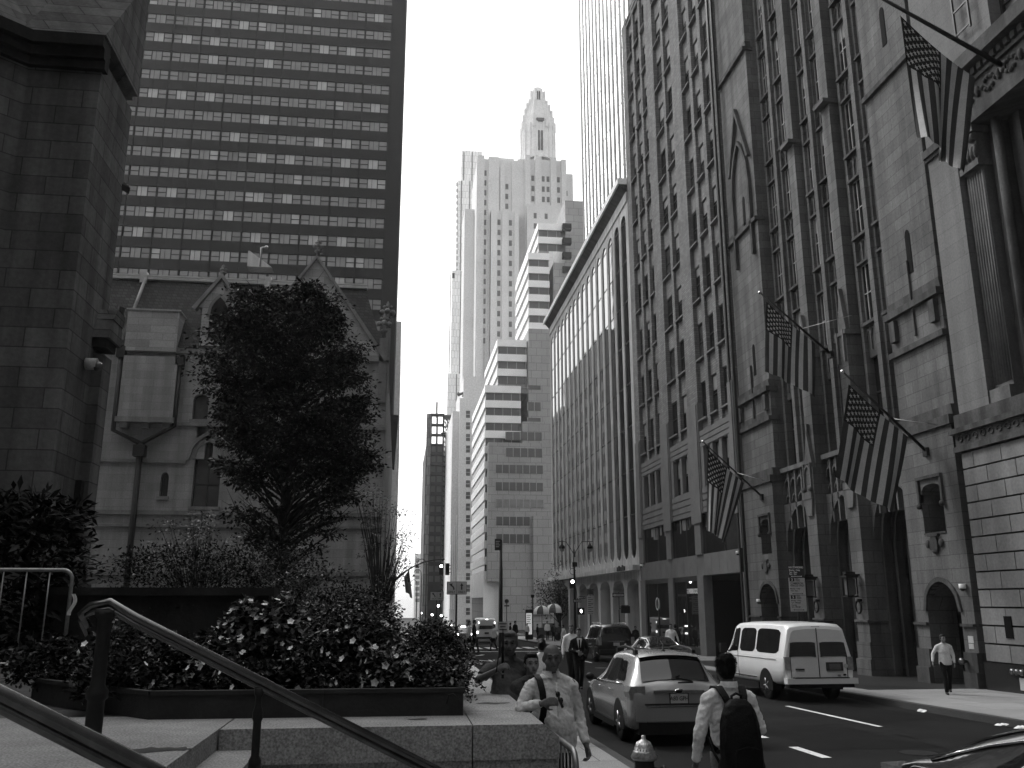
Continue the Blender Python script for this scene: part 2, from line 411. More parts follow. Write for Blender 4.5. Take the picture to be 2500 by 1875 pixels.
tag(b.build('road_crack', mat('crack_tar', .004, .8, .2)), None, None, kind='structure')
# ------------------------------------------------------------------ people (built facing -y, feet at z = 0, 1.76 m tall)
SKIN = mat('skin', .2, .55, .12, 8, .05, 60); SKIND = mat('skin_tanned', .11, .55, .15, 8, .05, 60)
HAIRD = mat('dark_hair', .008, .6, .3, 30, .4, 90); HAIRG = mat('grey_hair', .12, .7, .3, 30, .4, 90)
CLOTHL = mat('pale_shirt_cloth', .6, .85, .14, 5, .35, 40); CLOTHW = mat('white_shirt_cloth', .75, .85, .1, 5, .3, 40); CLOTHD = mat('dark_cloth', .012, .9, .25, 5, .3, 40); CLOTHM = mat('grey_polo_cloth', .08, .9, .2, 5, .3, 40); KHAKI = mat('pale_trouser_cloth', .25, .9, .15, 5, .3, 40)
SHOE = mat('dark_shoe', .015, .5, .2, 9, .1); NYLON = mat('black_nylon', .006, .6, .3, 14, .3, 80); EYE = mat('eye_dark', .01, .2, .1)
def rcone(b, a, c, r1, r2, sc_=None, n=12):
    """tapered limb with rounded ends, closed"""
    a, c = Vector(a), Vector(c); d = (c - a); L = d.length
    if L < 1e-5: d = Vector((0, 0, 1))
    d = d.normalized(); pts = []; rr = []
    for k in range(4): th = math.pi / 2 * (1 - k / 4); pts.append(a - d * r1 * math.sin(th)); rr.append(max(.0015, r1 * math.cos(th)))
    pts.append(a); rr.append(r1); pts.append(c); rr.append(r2)
    for k in range(1, 5): th = math.pi / 2 * k / 4; pts.append(c + d * r2 * math.sin(th)); rr.append(max(.0015, r2 * math.cos(th)))
    b.tube(pts, rr, n)
def remeshed(name, b, m, parent, vox, smooth=4, wr=0., wf=14., thing_org=(0, 0, 0)):
    o = b.build('tmp', [], None, org=(0, 0, 0), fixn=False)
    md = o.modifiers.new('r', 'REMESH'); md.mode = 'VOXEL'; md.voxel_size = vox; md.use_smooth_shade = True
    if smooth: ms = o.modifiers.new('s', 'SMOOTH'); ms.factor = .5; ms.iterations = smooth
    dg = bpy.context.evaluated_depsgraph_get(); me = bpy.data.meshes.new_from_object(o.evaluated_get(dg))
    om = o.data; bpy.data.objects.remove(o); bpy.data.meshes.remove(om)
    if wr:
        for v in me.vertices:
            p = v.co; q = Vector((p.x * wf, p.y * wf, p.z * wf * .8 + p.x * wf * .7)); f = noise.noise(q) + .5 * noise.noise(q * 2.1); f2 = noise.noise(Vector((p.x * 5, p.y * 5, p.z * 22 + p.x * 10)))
            v.co = p + v.normal * wr * (.9 - 2 * abs(f) - 1.3 * abs(f2))
    me.materials.clear(); me.materials.append(m)
    me.polygons.foreach_set('use_smooth', [True] * len(me.polygons)); me.name = name
    o = bpy.data.objects.new(name, me); COL.objects.link(o); o.parent = parent
    return o
def hand(b, w, d, pn, sd, curl=.5, s=1.):
    """w wrist, d direction to the knuckles, pn palm normal, sd direction from little finger to index"""
    w, d, pn, sd = Vector(w), Vector(d).normalized(), Vector(pn).normalized(), Vector(sd).normalized()
    k = w + d * .085 * s
    for f in (-1, 0, 1): rcone(b, w + sd * .016 * f * s + d * .01, k + sd * .026 * f * s, .017 * s, .0165 * s, n=8)
    for i, (o_, L) in enumerate(((-.031, .055), (-.010, .07), (.011, .074), (.031, .066))):
        r0 = k + sd * o_ * s; a1 = curl * .8; a2 = curl * 1.9; a3 = curl * 2.6
        def dr(a): return d * math.cos(a) + pn * math.sin(a)
        p1 = r0 + dr(a1) * L * .5 * s; p2 = p1 + dr(a2) * L * .42 * s; p3 = p2 + dr(a3) * L * .3 * s
        rcone(b, r0, p1, .0095 * s, .0088 * s, n=7); rcone(b, p1, p2, .0088 * s, .0082 * s, n=7); rcone(b, p2, p3, .008 * s, .007 * s, n=7)
    t0 = w + d * .025 * s + sd * .03 * s; t1 = t0 + (sd * .8 + d * .6 + pn * .4).normalized() * .042 * s; t2 = t1 + (d * .9 + pn * .55).normalized() * .032 * s
    rcone(b, t0, t1, .0135 * s, .011 * s, n=7); rcone(b, t1, t2, .0105 * s, .009 * s, n=7)
def person(lab, loc, rz=0., s=1., pose='stand', top=CLOTHL, legs=CLOTHD, hair='short', hairm=HAIRD, skin=SKIN, vox=.03, group=None, Rarm=None, Larm=None, sleeve='long', belly=0., stride=.25, face=False, headyaw=0., headtilt=0., tuck=False, lean=0., feet=True, jacket=None, wr=0., collar=False, fem=False):
    t = thing('person', lab, 'person', loc, group); t.rotation_euler = (0, 0, rz); t.scale = (s, s, s)
    hz = .93
    sw = .185 if not fem else .16
    def sh(sg): return Vector((sg * sw, .005 - lean * .4, 1.41))
    arms = {}
    for sg, A in ((-1, Rarm), (1, Larm)):       # seen from the front his right arm is at -x
        if A is None: A = ((sg * .25, .02, 1.13), (sg * .27, -.06, .88))
        arms[sg] = (sh(sg), Vector(A[0]), Vector(A[1]))
    leg = {}
    for sg in (-1, 1):
        f = sg * stride * .5
        hip = Vector((sg * .09, 0, hz)); ank = Vector((sg * .085, f * .9, .09 + (.05 if f > .05 else 0))); kn = Vector((sg * .09, f * .35 - .035 - abs(f) * .12, .50))
        leg[sg] = (hip, kn, ank)
    def LZ(v): return Vector((v[0], v[1] - lean * max(0, v[2] - hz), v[2]))
    hc = LZ((0, -.02, 1.64))
    # body: one continuous skin
    b = MB()
    b.ball(LZ((0, .005, 1.02)), .15, 14, (1.0, .68, .8)); b.ball(LZ((0, 0, 1.25)), .17, 14, (.95, .62, 1.1)); b.ball(LZ((0, .01, 1.38)), .15, 14, (1.1, .55, .6))
    if belly: b.ball(LZ((0, -.04 - belly * .4, 1.08)), .155, 14, (1.05, .75, .9))
    rcone(b, LZ((0, .02, 1.40)), LZ((0, .0, 1.55)), .062, .055)
    for sg in (-1, 1):
        S, E, W = arms[sg]
        rcone(b, S, E, .05, .04); rcone(b, E, W, .04, .027)
        H_, K, A_ = leg[sg]; rcone(b, H_, K, .078, .054); rcone(b, K, A_, .054, .036); rcone(b, A_ + V(0, .03, -.045), A_ + V(0, -.13, -.06), .035, .03)
        d = (W - E).normalized()
        inward = Vector((-sg, -.2, 0)); inward -= d * inward.dot(d); inward.normalize(); fwd = d.cross(inward) * sg
        if fwd.y > 0: fwd = -fwd
        if vox < .02: hand(b, W + d * .01, d, inward, fwd, .75)
        else: rcone(b, W, W + d * .1, .033, .022); rcone(b, W + d * .03, W + d * .06 + fwd * .05, .015, .012)
    # head with face
    cy, sy = math.cos(headyaw), math.sin(headyaw)
    def hd(x, y, z): return hc + Vector((x * cy - y * sy, x * sy + y * cy + headtilt * z * -1., z))
    def hb(x, y, z, r, sc_): 
        n0 = len(b.v); b.ball((0, 0, 0), r, 14, sc_)
        for i in range(n0, len(b.v)): b.v[i] = hd(b.v[i].x + x, b.v[i].y + y, b.v[i].z + z)
    hb(0, .01, .03, .1, (.78, .96, .95)); hb(0, -.025, -.045, .078, (.78, .86, .98)); hb(0, -.06, -.085, .035, (1.1, .7, .7)); hb(0, .0, -.02, .088, (.8, .95, 1.0))
    if vox < .026:
        rcone(b, hd(0, -.088, .012), hd(0, -.113, -.028), .009, .0145); hb(.012, -.098, -.032, .009, (1, 1, .8)); hb(-.012, -.098, -.032, .009, (1, 1, .8))
        rcone(b, hd(-.045, -.075, .027), hd(-.012, -.092, .023), .011, .011); rcone(b, hd(.012, -.092, .023), hd(.045, -.075, .027), .011, .011)
        rcone(b, hd(-.02, -.088, -.057), hd(.02, -.088, -.057), .008, .008); rcone(b, hd(-.016, -.086, -.07), hd(.016, -.086, -.07), .009, .009)
        hb(.045, -.06, -.03, .025, (1, .7, 1)); hb(-.045, -.06, -.03, .025, (1, .7, 1))
    for sg in (-1, 1): hb(sg * .08, .015, -.01, .03, (.35, .7, 1.05))
    remeshed('body', b, skin, t, min(vox, .016) if face else vox, 2 if vox < .012 else 3)
    # shirt
    b = MB(); g = .014
    b.ball(LZ((0, 0, 1.25)), .185, 16, (.98, .68, 1.1)); b.ball(LZ((0, .01, 1.385)), .155, 16, (1.15, .6, .6))
    if belly: b.ball(LZ((0, -.04 - belly * .4, 1.08)), .178, 16, (1.05, .76, 1.0))
    zh = .855 if not tuck else .97
    fl = .0 if tuck else .02
    ring = [((.168 + fl + belly * .25), zh), (.172 + fl * .6 + belly * .5, (zh + 1.1) / 2), (.17 + belly * .3, 1.15), (.175, 1.28)]
    pts = [LZ((0, -belly * .35 if i < 3 else 0, z)) for i, (r, z) in enumerate(ring)]
    n0 = len(b.v); b.tube(pts, [r for r, z in ring], 24)
    for i in range(n0, len(b.v)): b.v[i].y = b.v[i].y * (.68 + belly * .6) 
    rcone(b, LZ((0, .02, 1.42)), LZ((0, .012, 1.485)), .078, .068)
    for sg in (-1, 1): rcone(b, LZ((sg * .05, .015, 1.455)), LZ((sg * (sw - .03), .008, 1.415)), .062, .058); rcone(b, LZ((sg * .1, .0, 1.34)), LZ((sg * (sw - .03), .005, 1.38)), .09, .066)
    for sg in (-1, 1):
        S, E, W = arms[sg]; rcone(b, S + V(0, 0, -.012), S.lerp(E, .3), .06, .058)
        if sleeve == 'long':
            b.tube([S, S.lerp(E, .5), E, E.lerp(W, .5), E.lerp(W, .93)], [.06, .057, .052, .045, .038], 14); rcone(b, E - (E - S).normalized() * .02, E + (W - E).normalized() * .02, .053, .052)
        else: b.tube([S, S.lerp(E, .75)], [.066, .062], 14)
    sm = remeshed('shirt', b, jacket or top, t, vox * 1.15, 3, wr)
    if jacket:
        b = MB(); z0, z1 = 1.05, 1.47
        b.face([LZ((-.075, -.108, z1)), LZ((0, -.135, z0)), LZ((.075, -.108, z1))]); b.face([LZ((-.06, -.095, z1 + .02)), LZ((-.075, -.108, z1)), LZ((.075, -.108, z1)), LZ((.06, -.095, z1 + .02))]); b.build('shirt_front', top, t, local=True)
        b = MB(); b.face([LZ((-.02, -.125, 1.45)), LZ((-.03, -.142, 1.1)), LZ((0, -.145, 1.05)), LZ((.03, -.142, 1.1)), LZ((.02, -.125, 1.45))]); b.build('tie', CLOTHD, t, local=True)
    if collar:
        b = MB()
        for sg in (-1, 1):
            b.grid(lambda u, v: LZ((sg * (.02 + .062 * u) * (1.0 + .15 * v), -.07 + .10 * u - .03 * v, 1.535 - .055 * v - .01 * u)), 5, 3)
        b.grid(lambda u, v: LZ(((.075 + .008 * v) * math.cos(math.pi * u), .03 + (.06 + .01 * v) * math.sin(math.pi * u), 1.545 - .05 * v)), 12, 3)
        b.build('collar', top, t, local=True)
    # trousers and shoes
    b = MB(); n0 = len(b.v); b.tube([LZ((0, 0, 1.06)), (0, .0, .9)], [.155, .165], 20)
    for i in range(n0, len(b.v)): b.v[i].y *= .72
    for sg in (-1, 1):
        H_, K, A_ = leg[sg]; b.tube([H_ + V(0, 0, .04), H_.lerp(K, .5), K, K.lerp(A_, .5), A_ + V(0, 0, -.02)], [.092, .082, .068, .06, .058], 14); rcone(b, K - V(0, 0, .01), K + V(0, 0, .01), .068, .067)
    remeshed('trousers', b, legs, t, vox * 1.2, 2, wr * .8)
    b = MB()
    for sg in (-1, 1):
        A_ = leg[sg][2]; z = A_.z - .09; rcone(b, A_ + V(0, .045, -.045), A_ + V(0, -.15, -.055), .045, .036)
    remeshed('shoes', b, SHOE, t, max(.014, vox), 2)
    # hair
    if hair != 'bald':
        b = MB()
        def hh(x, y, z, r, sc_):
            n0 = len(b.v); b.ball((0, 0, 0), r, 14, sc_)
            for i in range(n0, len(b.v)): b.v[i] = hd(b.v[i].x + x, b.v[i].y + y, b.v[i].z + z)
        hh(0, .022, .052, .1, (.82, .95, .82)); hh(0, .05, .0, .088, (.9, .75, 1.0)); hh(.0, -.035, .095, .06, (1.05, .9, .5))
        for sg in (-1, 1): hh(sg * .055, .02, .01, .05, (.65, .95, 1.1))
        if hair == 'bun': hh(0, .13, .05, .042, (1, 1, 1))
        if hair == 'long': hh(0, .06, -.09, .09, (.95, .6, 1.6))
        remeshed('hair', b, hairm, t, max(.009, min(vox, .02)), 2, .006, 40.)
    if face:
        for sg in (-1, 1):
            b = MB(); b.ball(hd(sg * .031, -.078, .006), .0115, 8, (1.2, .5, .6)); b.build('eye', EYE, t, local=True)
            b = MB(); b.tube([hd(sg * .05, -.08, .03), hd(sg * .03, -.096, .036), hd(sg * .013, -.099, .031)], .004, 5); b.build('eyebrow', EYE, t, local=True)
        b = MB(); b.tube([hd(-.02, -.097, -.0635), hd(0, -.1, -.062), hd(.02, -.097, -.0635)], .0025, 5); b.build('mouth', EYE, t, local=True)
    return t, arms, LZ, hd
def ground(x, y): return gz(y, KERB if (x < 3.45 or x > 12.5) else 0)
def stand(u, vtop, Y, lab, hgt=None, **kw):
    p = py(u, vtop, Y); x = p.x; z0 = ground(x, Y); hh = p.z - z0; s = (hh / 1.775)
    return person(lab, (x, Y, z0), s=s, **kw)
# bald man in a pale shirt, one hand on his bag strap
t, arms, LZ, hd = stand(1346, 1569, 8.35, 'bald man in a pale long sleeved shirt holding his bag strap beside the terrace', rz=rad(6), hair='bald', skin=SKIND, vox=.0095, face=True, belly=.07, headyaw=rad(-10),
    Rarm=((-.31, -.05, 1.22), (-.15, -.215, 1.275)), Larm=((.262, .03, 1.13), (.285, -.1, .9)), wr=.009, collar=True, stride=.35)
b = MB(); pts = [LZ((-.13, .11, 1.33)), LZ((-.135, .02, 1.495)), LZ((-.135, -.085, 1.46)), LZ((-.125, -.145, 1.36)), LZ((-.12, -.165, 1.22)), LZ((-.14, -.15, 1.08))]
for q in (-.022, -.011, 0, .011, .022): b.tube([p + V(q, 0, 0) for p in pts], .009, 6)
b.build('bag_strap', NYLON, t, local=True)
b = MB(); b.ball((-.06, .19, 1.2), .17, 12, (.95, .5, 1.3)); b.build('bag', NYLON, t, local=True)
b = MB(); b.tube([(.0, -.15, 1.37), (.02, -.165, 1.3), (.05, -.175, 1.23)], .012, 6); b.ball((.01, -.165, 1.34), .022, 8, (1, .4, 1.3)); b.ball((.035, -.172, 1.29), .022, 8, (1, .4, 1.3)); b.build('sunglasses', EYE, t, local=True)
b = MB(); b.tube([LZ((0, -.148, 1.44)), LZ((.004, -.17, 1.25)), LZ((0, -.188, 1.05)), LZ((0, -.165, .84))], .007, 5); b.build('button_placket', CLOTHL, t, local=True)
# dark haired man half hidden behind him
t, arms, LZ, hd = stand(1297, 1590, 9.75, 'dark haired man with a shoulder strap half hidden behind the bald man', rz=rad(4), hair='short', skin=SKIN, vox=.012, face=True, top=CLOTHM, wr=.004, headtilt=-.12)
b = MB(); pts = [LZ((.1, .1, 1.35)), LZ((.115, .01, 1.48)), LZ((.115, -.1, 1.42)), LZ((.1, -.14, 1.25))]
for q in (-.02, 0, .02): b.tube([p + V(q - .2, 0, 0) for p in pts], .01, 6)
b.build('bag_strap', NYLON, t, local=True)
# grey haired man holding a dark stick
t, arms, LZ, hd = stand(1243, 1538, 9.9, 'heavy grey haired man in a dark polo shirt holding up a sign on a stick', rz=rad(8), hair='short', hairm=HAIRG, skin=SKIND, vox=.011, face=True, top=CLOTHM, legs=CLOTHD, sleeve='short', belly=.12,
    Rarm=((-.33, -.05, 1.3), (-.19, -.22, 1.4)), Larm=((.31, .03, 1.14), (.3, -.12, .92)), wr=.004, headyaw=rad(-18), headtilt=.1, collar=True)
M_ = Matrix.Translation(t.location) @ Matrix.Rotation(t.rotation_euler.z, 4, 'Z') @ Matrix.Scale(t.scale.x, 4)
hp = M_ @ Vector((-.135, -.26, 1.42))
u_ = thing('sign_paddle', 'small pale sign on a dark stick held up by the grey haired man', 'sign', tuple(hp)); b = MB()
b.tube([hp + V(0, 0, -.1), hp + V(0, 0, .4)], .014, 8); b.build('stick', NYLON, u_)
b = MB(); b.box(hp.x - .055, hp.x + .055, hp.y - .012, hp.y, hp.z + .36, hp.z + .47); pn = b.build('panel', GREYSIGN, u_)
b = MB()
for k in range(3): b.box(hp.x - .04 + .01 * (k % 2), hp.x + .04 - .012 * (k % 2), hp.y - .015, hp.y - .0125, hp.z + .445 - k * .03, hp.z + .455 - k * .03)
b.build('lettering', DKSIGN, pn)
b = MB(); b.tube([hp + V(0, -.01, .25), hp + V(-.05, -.02, .1), hp + V(-.07, -.01, -.04)], .006, 5); b.build('cord', NYLON, u_)
# student with a backpack walking away
t, arms, LZ, hd = stand(1771, 1594, 7.5, 'young man seen from behind in a pale shirt with a black backpack', rz=rad(184), hair='short', skin=SKIND, vox=.0105, top=CLOTHW, legs=KHAKI, tuck=True, wr=.009, collar=True, headyaw=rad(-8),
    Rarm=((-.275, .03, 1.14), (-.2, -.22, 1.1)), Larm=((.285, .03, 1.13), (.3, -.05, .88)), stride=.2)
b = MB()
for _ in range(900):
    q = Vector((RND.gauss(0, 1), RND.gauss(.3, 1), RND.gauss(.5, 1))).normalized(); p = hd(q.x * .084, .018 + q.y * .098, .045 + q.z * .098)
    if q.z < -.55: continue
    d = Vector((q.x * .4 + RND.uniform(-.2, .2), q.y * .3 + RND.uniform(-.2, .2), .5 * (q.z - .3) - .35)).normalized(); e_ = d.orthogonal().normalized() * .0022
    b.face([p - e_, p + e_, p + d * RND.uniform(.02, .04)])
b.build('hair_strands', HAIRD, t, local=True)
bp_ = thing('backpack', 'black backpack with pale lettering on the back of the young man', 'backpack', tuple(t.location))
bp_.rotation_euler = t.rotation_euler; bp_.scale = t.scale
b = MB(); prof = [(.70, .10, .05), (.715, .145, .085), (.76, .165, .10), (.9, .172, .115), (1.05, .17, .12), (1.2, .158, .11), (1.3, .14, .09), (1.37, .11, .07), (1.41, .07, .04), (1.415, .03, .02)]
rings = []
for (z, w_, dp) in prof:
    rings.append(len(b.v))
    for k in range(28):
        a = 2 * math.pi * k / 28; ca, sa = math.cos(a), math.sin(a); e_ = .62
        b.v.append(Vector((w_ * abs(ca) ** e_ * (1 if ca > 0 else -1), .205 + dp * abs(sa) ** e_ * (1 if sa > 0 else -1) + .03 * (1.1 - z), z)))
for r0, r1 in zip(rings, rings[1:]):
    for k in range(28): b.f.append((r0 + k, r0 + (k + 1) % 28, r1 + (k + 1) % 28, r1 + k)); b.m.append(0); b.s.append(True)
b.f.append(tuple(rings[0] + k for k in range(28))[::-1]); b.f.append(tuple(rings[-1] + k for k in range(28))); b.m += [0, 0]; b.s += [False, False]
for sg in (-1, 1): b.ball((sg * .165, .2, .85), 1, 12, (.035, .08, .11))
pk = remeshed('pack', b, NYLON, bp_, .011, 2, .003)
b = MB(); b.tube([(-.115, .332, .80), (-.118, .335, .95), (-.1, .336, 1.03), (0, .338, 1.055), (.1, .336, 1.03), (.118, .335, .95), (.115, .332, .80)], .006, 5); b.build('zip', NYLON, bp_, local=True)
b = MB()
for sg in (-1, 1):
    pts = [LZ((sg * .06, .17, 1.35)), LZ((sg * .085, .13, 1.43)), LZ((sg * .105, .06, 1.5)), LZ((sg * .115, -.03, 1.495)), LZ((sg * .13, -.11, 1.38)), LZ((sg * .17, -.09, 1.15)), LZ((sg * .17, .06, 1.0))]
    for q in (-.024, -.012, 0, .012, .024): b.tube([p + V(q, 0, 0) for p in pts], .011, 6)
    b.tube([(sg * .15, .17, .86), (sg * .19, .08, .98), (sg * .185, -.02, 1.08)], .012, 6)
b.tube([(-.05, .19, 1.36), (-.045, .17, 1.435), (0, .165, 1.455), (.045, .17, 1.435), (.05, .19, 1.36)], .012, 8)
b.build('strap', NYLON, bp_, local=True)
text_mesh('lettering', 'BABSON', .034, Matrix.Translation((-.03, .342, .87)) @ Matrix.Rotation(math.pi, 4, 'Z') @ Matrix.Rotation(math.pi / 2, 4, 'X'), GREYSIGN, bp_, .003, org=(0, 0, 0))
text_mesh('lettering', 'LACROSSE', .026, Matrix.Translation((-.03, .342, .838)) @ Matrix.Rotation(math.pi, 4, 'Z') @ Matrix.Rotation(math.pi / 2, 4, 'X'), GREYSIGN, bp_, .003, org=(0, 0, 0))
b = MB(); b.tube([(.165 * math.cos(a), .118 * math.sin(a), .985) for a in [i * math.pi / 12 for i in range(25)]], .018, 6, False); b.build('belt', NYLON, t, local=True)
# others along the near pavement and the road
stand(1322, 1558, 16, 'woman with tied back hair and pale top walking away behind the bald man', rz=rad(170), hair='bun', hairm=HAIRD, top=CLOTHW, vox=.018, fem=True, sleeve='short')
stand(1394, 1524, 30, 'man in a white shirt with a dark shoulder bag walking beside the suited man', rz=rad(5), top=CLOTHW, vox=.02, face=True, stride=.5, tuck=True)
stand(1412, 1533, 28, 'man in a black suit and tie holding his hands in front', rz=rad(0), top=CLOTHW, jacket=CLOTHD, vox=.018, face=True, stride=.45, Rarm=((-.27, .0, 1.14), (-.09, -.2, 1.12)), Larm=((.27, .0, 1.14), (.06, -.2, 1.05)))
stand(2300, 1548, 23.6, 'bearded man in a pale shirt walking past the arched side door', rz=rad(-22), top=CLOTHL, vox=.018, face=True, stride=.5, headyaw=rad(25), Rarm=((-.33, .02, 1.17), (-.37, -.08, .93)), Larm=((.26, .05, 1.14), (.26, .0, .9)), wr=.004)
t, *_ = stand(1637, 1522, 43, 'man in a white shirt in front of the coffee shop looking at his phone', rz=rad(-10), top=CLOTHW, vox=.022, tuck=True, Rarm=((-.25, .02, 1.14), (-.12, -.2, 1.08)), Larm=((.3, .03, 1.14), (.36, .0, .9)))
stand(1648, 1523, 45.5, 'person with a dark bag standing behind the man with the phone', rz=rad(160), top=CLOTHD, vox=.025)
WG = 'people around the crossing'
stand(1145, 1515, 59, 'person in a pale jacket striding over the crossing', rz=rad(75), top=CLOTHL, vox=.025, stride=.75, group=WG, fem=True, hair='long')
stand(1158, 1513, 60.5, 'person in a dark coat striding beside the pale jacket on the crossing', rz=rad(75), top=CLOTHD, vox=.025, stride=.6, group=WG)
stand(1206, 1524, 64, 'person in a pale top crossing in front of the white van', rz=rad(-60), top=CLOTHL, vox=.03, stride=.5, group=WG)
stand(1258, 1515, 78, 'tall person in dark clothes standing right of the white van', rz=rad(40), top=CLOTHD, vox=.03, stride=.2, group=WG)
stand(1246, 1520, 84, 'person in dark clothes behind the tall one right of the white van', rz=rad(100), top=CLOTHD, vox=.035, group=WG)
stand(1287, 1521, 88, 'person in a pale patterned top near the street kiosk', rz=rad(20), top=CLOTHL, vox=.035, group=WG, fem=True, hair='long')
stand(1378, 1525, 66, 'person in a pale shirt leaning forward beside the food cart', rz=rad(-80), top=CLOTHL, vox=.03, stride=.6, lean=.15, group=WG)
stand(1312, 1523, 86, 'person in dark clothes left of the food cart', rz=rad(60), top=CLOTHD, vox=.035, group=WG)
stand(1336, 1516, 87, 'cart vendor with pale apron under the parasols', rz=rad(0), top=CLOTHW, vox=.035, group=WG)
stand(1351, 1522, 84, 'person in dark clothes in front of the food cart', rz=rad(150), top=CLOTHD, vox=.035, group=WG)
stand(1365, 1524, 85, 'person in dark grey at the right end of the food cart', rz=rad(200), top=CLOTHM, vox=.035, group=WG)
stand(1098, 1521, 88, 'person in a pale shirt on the left pavement beyond the taxi', rz=rad(30), top=CLOTHL, vox=.035, group=WG)
stand(1551, 1528, 57, 'person in dark clothes walking behind the large black car', rz=rad(-30), top=CLOTHD, vox=.03, group=WG)
# ------------------------------------------------------------------ flags on slanted poles
STRIPED = mat('flag_red_cloth', .045, .85, .15, 3, .05); FLAGW = mat('flag_white_cloth', .42, .85, .12, 3, .05); FLAGB = mat('flag_blue_cloth', .018, .85, .15, 3, .05)
GOLD = mat('gilt_ball', .7, .2, .1, 2, 0, metal=1)
def flag(A, B, C, D, Y, amp, k, ph, lab, sag=.0, tuck=0.):
    P = [py(u, v, Y) for u, v in (A, B, C, D)]
    nrm = Vector((0, 1, 0))
    def fn(u, v):
        top = P[0].lerp(P[1], u); bot = P[2].lerp(P[3], u)
        p = top.lerp(bot, v)
        f = amp * (v ** .8) * math.sin(2 * math.pi * k * u + ph + 1.2 * v) + amp * .35 * v * math.sin(2 * math.pi * (k * 2.3) * u + 2 * ph)
        p = p + nrm * f + Vector((amp * .35 * v * math.sin(2 * math.pi * k * u + ph + 1.9), 0, -sag * math.sin(math.pi * u) * (1 - v) - .05 * math.sin(6 * u + ph) * v))
        return p
    def mf(u, v):
        if v < .4 and u < 7 / 13: return 2
        return 0 if int(u * 13) % 2 == 0 else 1
    b = MB(); b.grid(fn, 52, 50, True, mf)
    # stars lie on the cloth, both faces
    b.cur = 1; b.smooth = False
    for r in range(9):
        for c in range(6 if r % 2 == 0 else 5):
            u0 = (7 / 13) * (r + 1) / 10; v0 = .4 * ((c + .5) / 6 if r % 2 == 0 else (c + 1) / 6)
            p = fn(u0, v0); du = (fn(u0 + .01, v0) - fn(u0 - .01, v0)).normalized(); dv = (fn(u0, v0 + .01) - fn(u0, v0 - .01)).normalized(); n = du.cross(dv).normalized()
            R_ = .062 * (P[1] - P[0]).length / 2
            for sg in (-1, 1):
                ring = []
                for q in range(10):
                    a = q * math.pi / 5 + math.pi / 2; rr = R_ if q % 2 == 0 else R_ * .42
                    ring.append(p + n * sg * .006 + du * rr * math.cos(a) + dv * rr * math.sin(a))
                for q in range(10): b.face([p + n * sg * .006, ring[q], ring[(q + 1) % 10]])
    o = b.build('flag', [STRIPED, FLAGW, FLAGB], None, org=P[0])
    return tag(o, lab, 'flag', 'striped flags hanging over the street')
def pole(tip, base, Y, r, lab, X=17.0, stays=(), ball=True):
    bp = px(*base, X); tp = py(*tip, bp.y)
    t = thing('flagpole', lab, 'flagpole', tuple(bp), 'flagpoles leaning over the street')
    b = MB(); b.tube([bp, tp], [r, r * .6], 8); b.box(bp.x - .1, bp.x + .04, bp.y - .12, bp.y + .12, bp.z - .14, bp.z + .14); b.build('pole', BLACK, t)
    if ball: b = MB(); b.ball(tp + (tp - bp).normalized() * .05, .075, 10); b.build('ball', GOLD, t)
    if stays:
        b = MB()
        for (f, q) in stays: b.tube([bp.lerp(tp, f), q], .014, 5)
        b.build('stay_rod', GALV, t)
    return bp.y
y = pole((2128, -18), (2452, 163), 20.6, .075, 'thick black flagpole on the cornice at the top right corner')
flag((2198, 38), (2380, 190), (2248, 318), (2342, 432), y, .22, 1.6, .6, 'large striped flag hanging highest, at the top right beside the fluted pilaster', .12)
bp = px(2062, 785, 17.2)
y = pole((1857, 716), (2030, 866), 32, .055, 'black flagpole with gilt ball below the tall gothic windows', 17.4, [(.42, Vector((17.4, bp.y - .2, bp.z + .2)))])
flag((1871, 736), (1990, 838), (1868, 907), (1988, 966), y - .02, .16, 1.5, 2.2, 'striped flag hanging in front of the tall gothic windows above the portals', .08)
y = pole((2060, 910), (2264, 1104), 26.5, .055, 'black flagpole on the gothic tower right of the portals', 17.0, [(.42, Vector((17.0, 27.6, 7.5))), (.42, Vector((17.0, 25.6, 7.6)))])
flag((2072, 938), (2216, 1066), (2036, 1168), (2182, 1252), y - .02, .18, 1.3, 4.0, 'biggest striped flag spread open over the portal arches', .05)
y = pole((1718, 1080), (1862, 1214), 39.9, .05, 'black flagpole on the left gothic tower', 17.0, [(.45, Vector((17.0, 41.0, 7.5))), (.45, Vector((17.0, 38.9, 7.5)))])
flag((1728, 1096), (1816, 1180), (1728, 1292), (1768, 1326), y - .02, .2, 1.9, 1.0, 'striped flag folded narrow, hanging low in front of the coffee shop windows', .03)
t = thing('flagpole', 'slender distant flagpole reaching over the far left pavement', 'flagpole', tuple(py(962, 1416, 72)), 'flagpoles leaning over the street')
b = MB(); b.tube([py(958, 1424, 72), py(1001, 1387, 72)], .05, 6); b.build('pole', BLACK, t)
flag((999, 1391), (986, 1409), (1006, 1460), (991, 1446), 72, .12, 1.5, .5, 'small distant striped flag hanging over the far left pavement')
